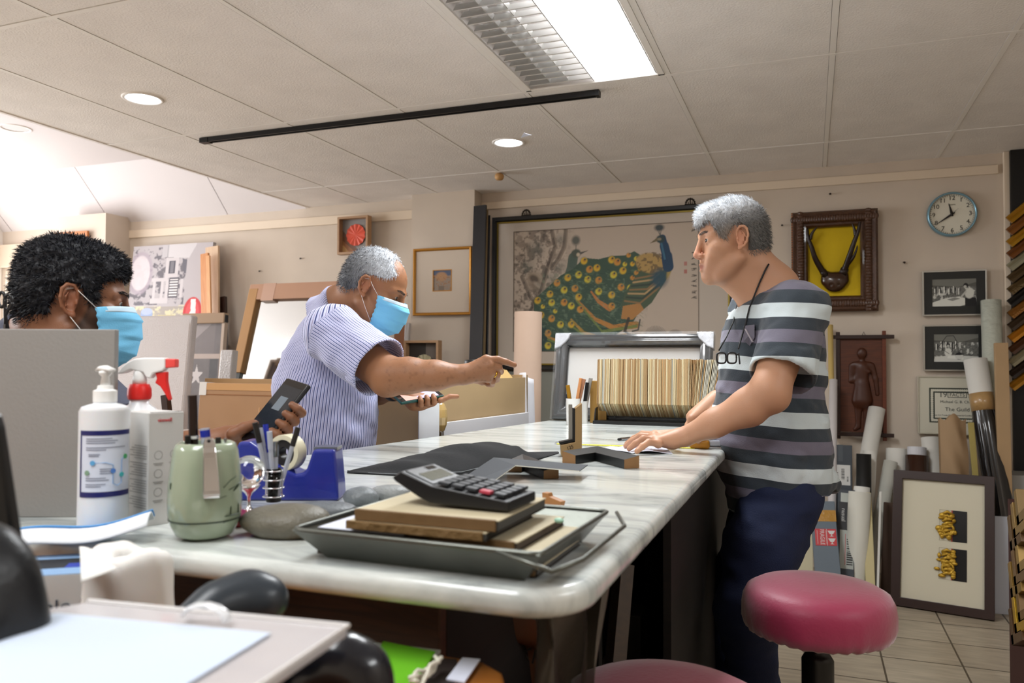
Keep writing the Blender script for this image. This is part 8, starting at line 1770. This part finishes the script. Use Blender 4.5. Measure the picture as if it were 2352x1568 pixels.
finger(F, [PC-exq*.03-eyq*.03, D(535, 995, 1.44), D(560, 982, 1.445), D(583, 973, 1.455)], .0105, .005)
v, f = F.surf(); v = relax(v, f, 1, .4)
def bdL(L_): a = poly_sdf([(.046, .03), (.03, .0), (.018, -.03), (.0, -.06), (.02, -.085), (.06, -.125), (.12, -.12), (.12, -.045), (.075, -.05), (.06, -.03), (.052, .0)], L_[:, 0].astype(np.float32), L_[:, 2].astype(np.float32)); return np.clip(.5-a/.008, 0, 1)*.93*(np.linalg.norm(L_, axis=1) < .17)
body_obj('body', v, f, m_skinA, t, skin_col(MH, v, '#80543a', bdL, '#7a4438')); eyes(t, MH, '#2b221d', '#0c0908', 1.1)
hp = [(.16, .03), (.112, .034), (.1, .05), (.068, .052), (.052, .04), (.046, .012), (.036, -.008), (.022, .005), (.012, .032), (-.012, .034), (-.024, .018), (-.034, .0), (-.04, -.022), (-.05, -.06), (-.07, -.075), (-.16, -.08), (-.16, .2), (.16, .2)]
def cB(v, n): return np.array(hexc('#14151a'))*(.5+1.1*n)[:, None]+np.array([.006, .008, .012])*np.clip((v[:, 2]-.05)*8, 0, 1)[:, None]
combB = lambda c: np.array([[.6, 0, .2]])*np.clip(c[:, 0:1]*8+.3, -1, 1)+np.array([[-.2, 0, -.2]])
def exB(F): F.cap((.06, -.035, .072), (.06, .035, .072), .032, .032, .02); F.ell((-.018, 0, .075), (.088, .076, .052), .02); F.ell((-.055, 0, .02), (.052, .068, .07), .02)
hair(t, MH, hp, .004, cB, .007, 41, 14000, .009, combB, .0007, exB)
facemask(t, MH, zt=.0)
F = Field((lo[0], lo[1], .76), (hi[0], hi[1]+.03, nb.z+.08), .006)
F.chain([(nb-V(0, 0, .05), .098), (chest, .13), (hip, .135)], .03); F.cap(nb-rt0*.03, nb-V(0, 0, .03), .08, .09, .03); F.cap(shN-ln*.05, shF+ln*.05, .068, .068, .05); cone(F, shN, shN+(elN-shN)*.62, .075, .07, .02); F.chain([(shF, .07), (V(shF.x+.02, shF.y, 1.08), .06)], .02); F.cap(nk, nb+V(0, 0, .02), .07, .07, .008, True)
v, f = F.surf(); n = vnorm(v, f); v = v+n*((vnoise(v, 16, 3)-.5)*.015)[:, None]; body_obj('t_shirt', relax(v, f, 1), f, mat('slate_shirt', '#4a4d5d', .85, bump=.2, bscale=300), t)
F = Field((hip.x-.3, hip.y-.3, 0), (hip.x+.3, hip.y+.3, .86), .012); F.chain([(hip, .13), (hip-V(0, 0, .1), .12)], .03)
for s in (-1, 1): F.chain([(hip-V(0, 0, .1)-fh*.08*s, .09), (V(hip.x, hip.y, .45)-fh*.1*s, .07), (V(hip.x, hip.y, .08)-fh*.1*s, .055)], .03)
v, f = F.surf(); body_obj('trousers', relax(v, f, 1), f, mat('trouser_dark'), t); shoes(t, [(V(hip.x, hip.y, 0)-fh*.1*s, rt0) for s in (-1, 1)], m_blk)
nq2 = exq.cross(eyq); oo = O2 if nq2.z > 0 else O2+exq*.07
if nq2.z < 0: exq = -exq; nq2 = -nq2
phone('black mobile phone with copper edge held behind the pens', oo+nq2*.004, exq, eyq, nq2, .07, .145, mat('phone_case_dark', '#14151a', .35), mat('screen_slate', '#23282f', .12, coat=.6), ((.024, .075, .0008), (.046, .105, .0012), mat('screen_bright', '#6b747c', .3, emit='#66707a', estr=.15)))
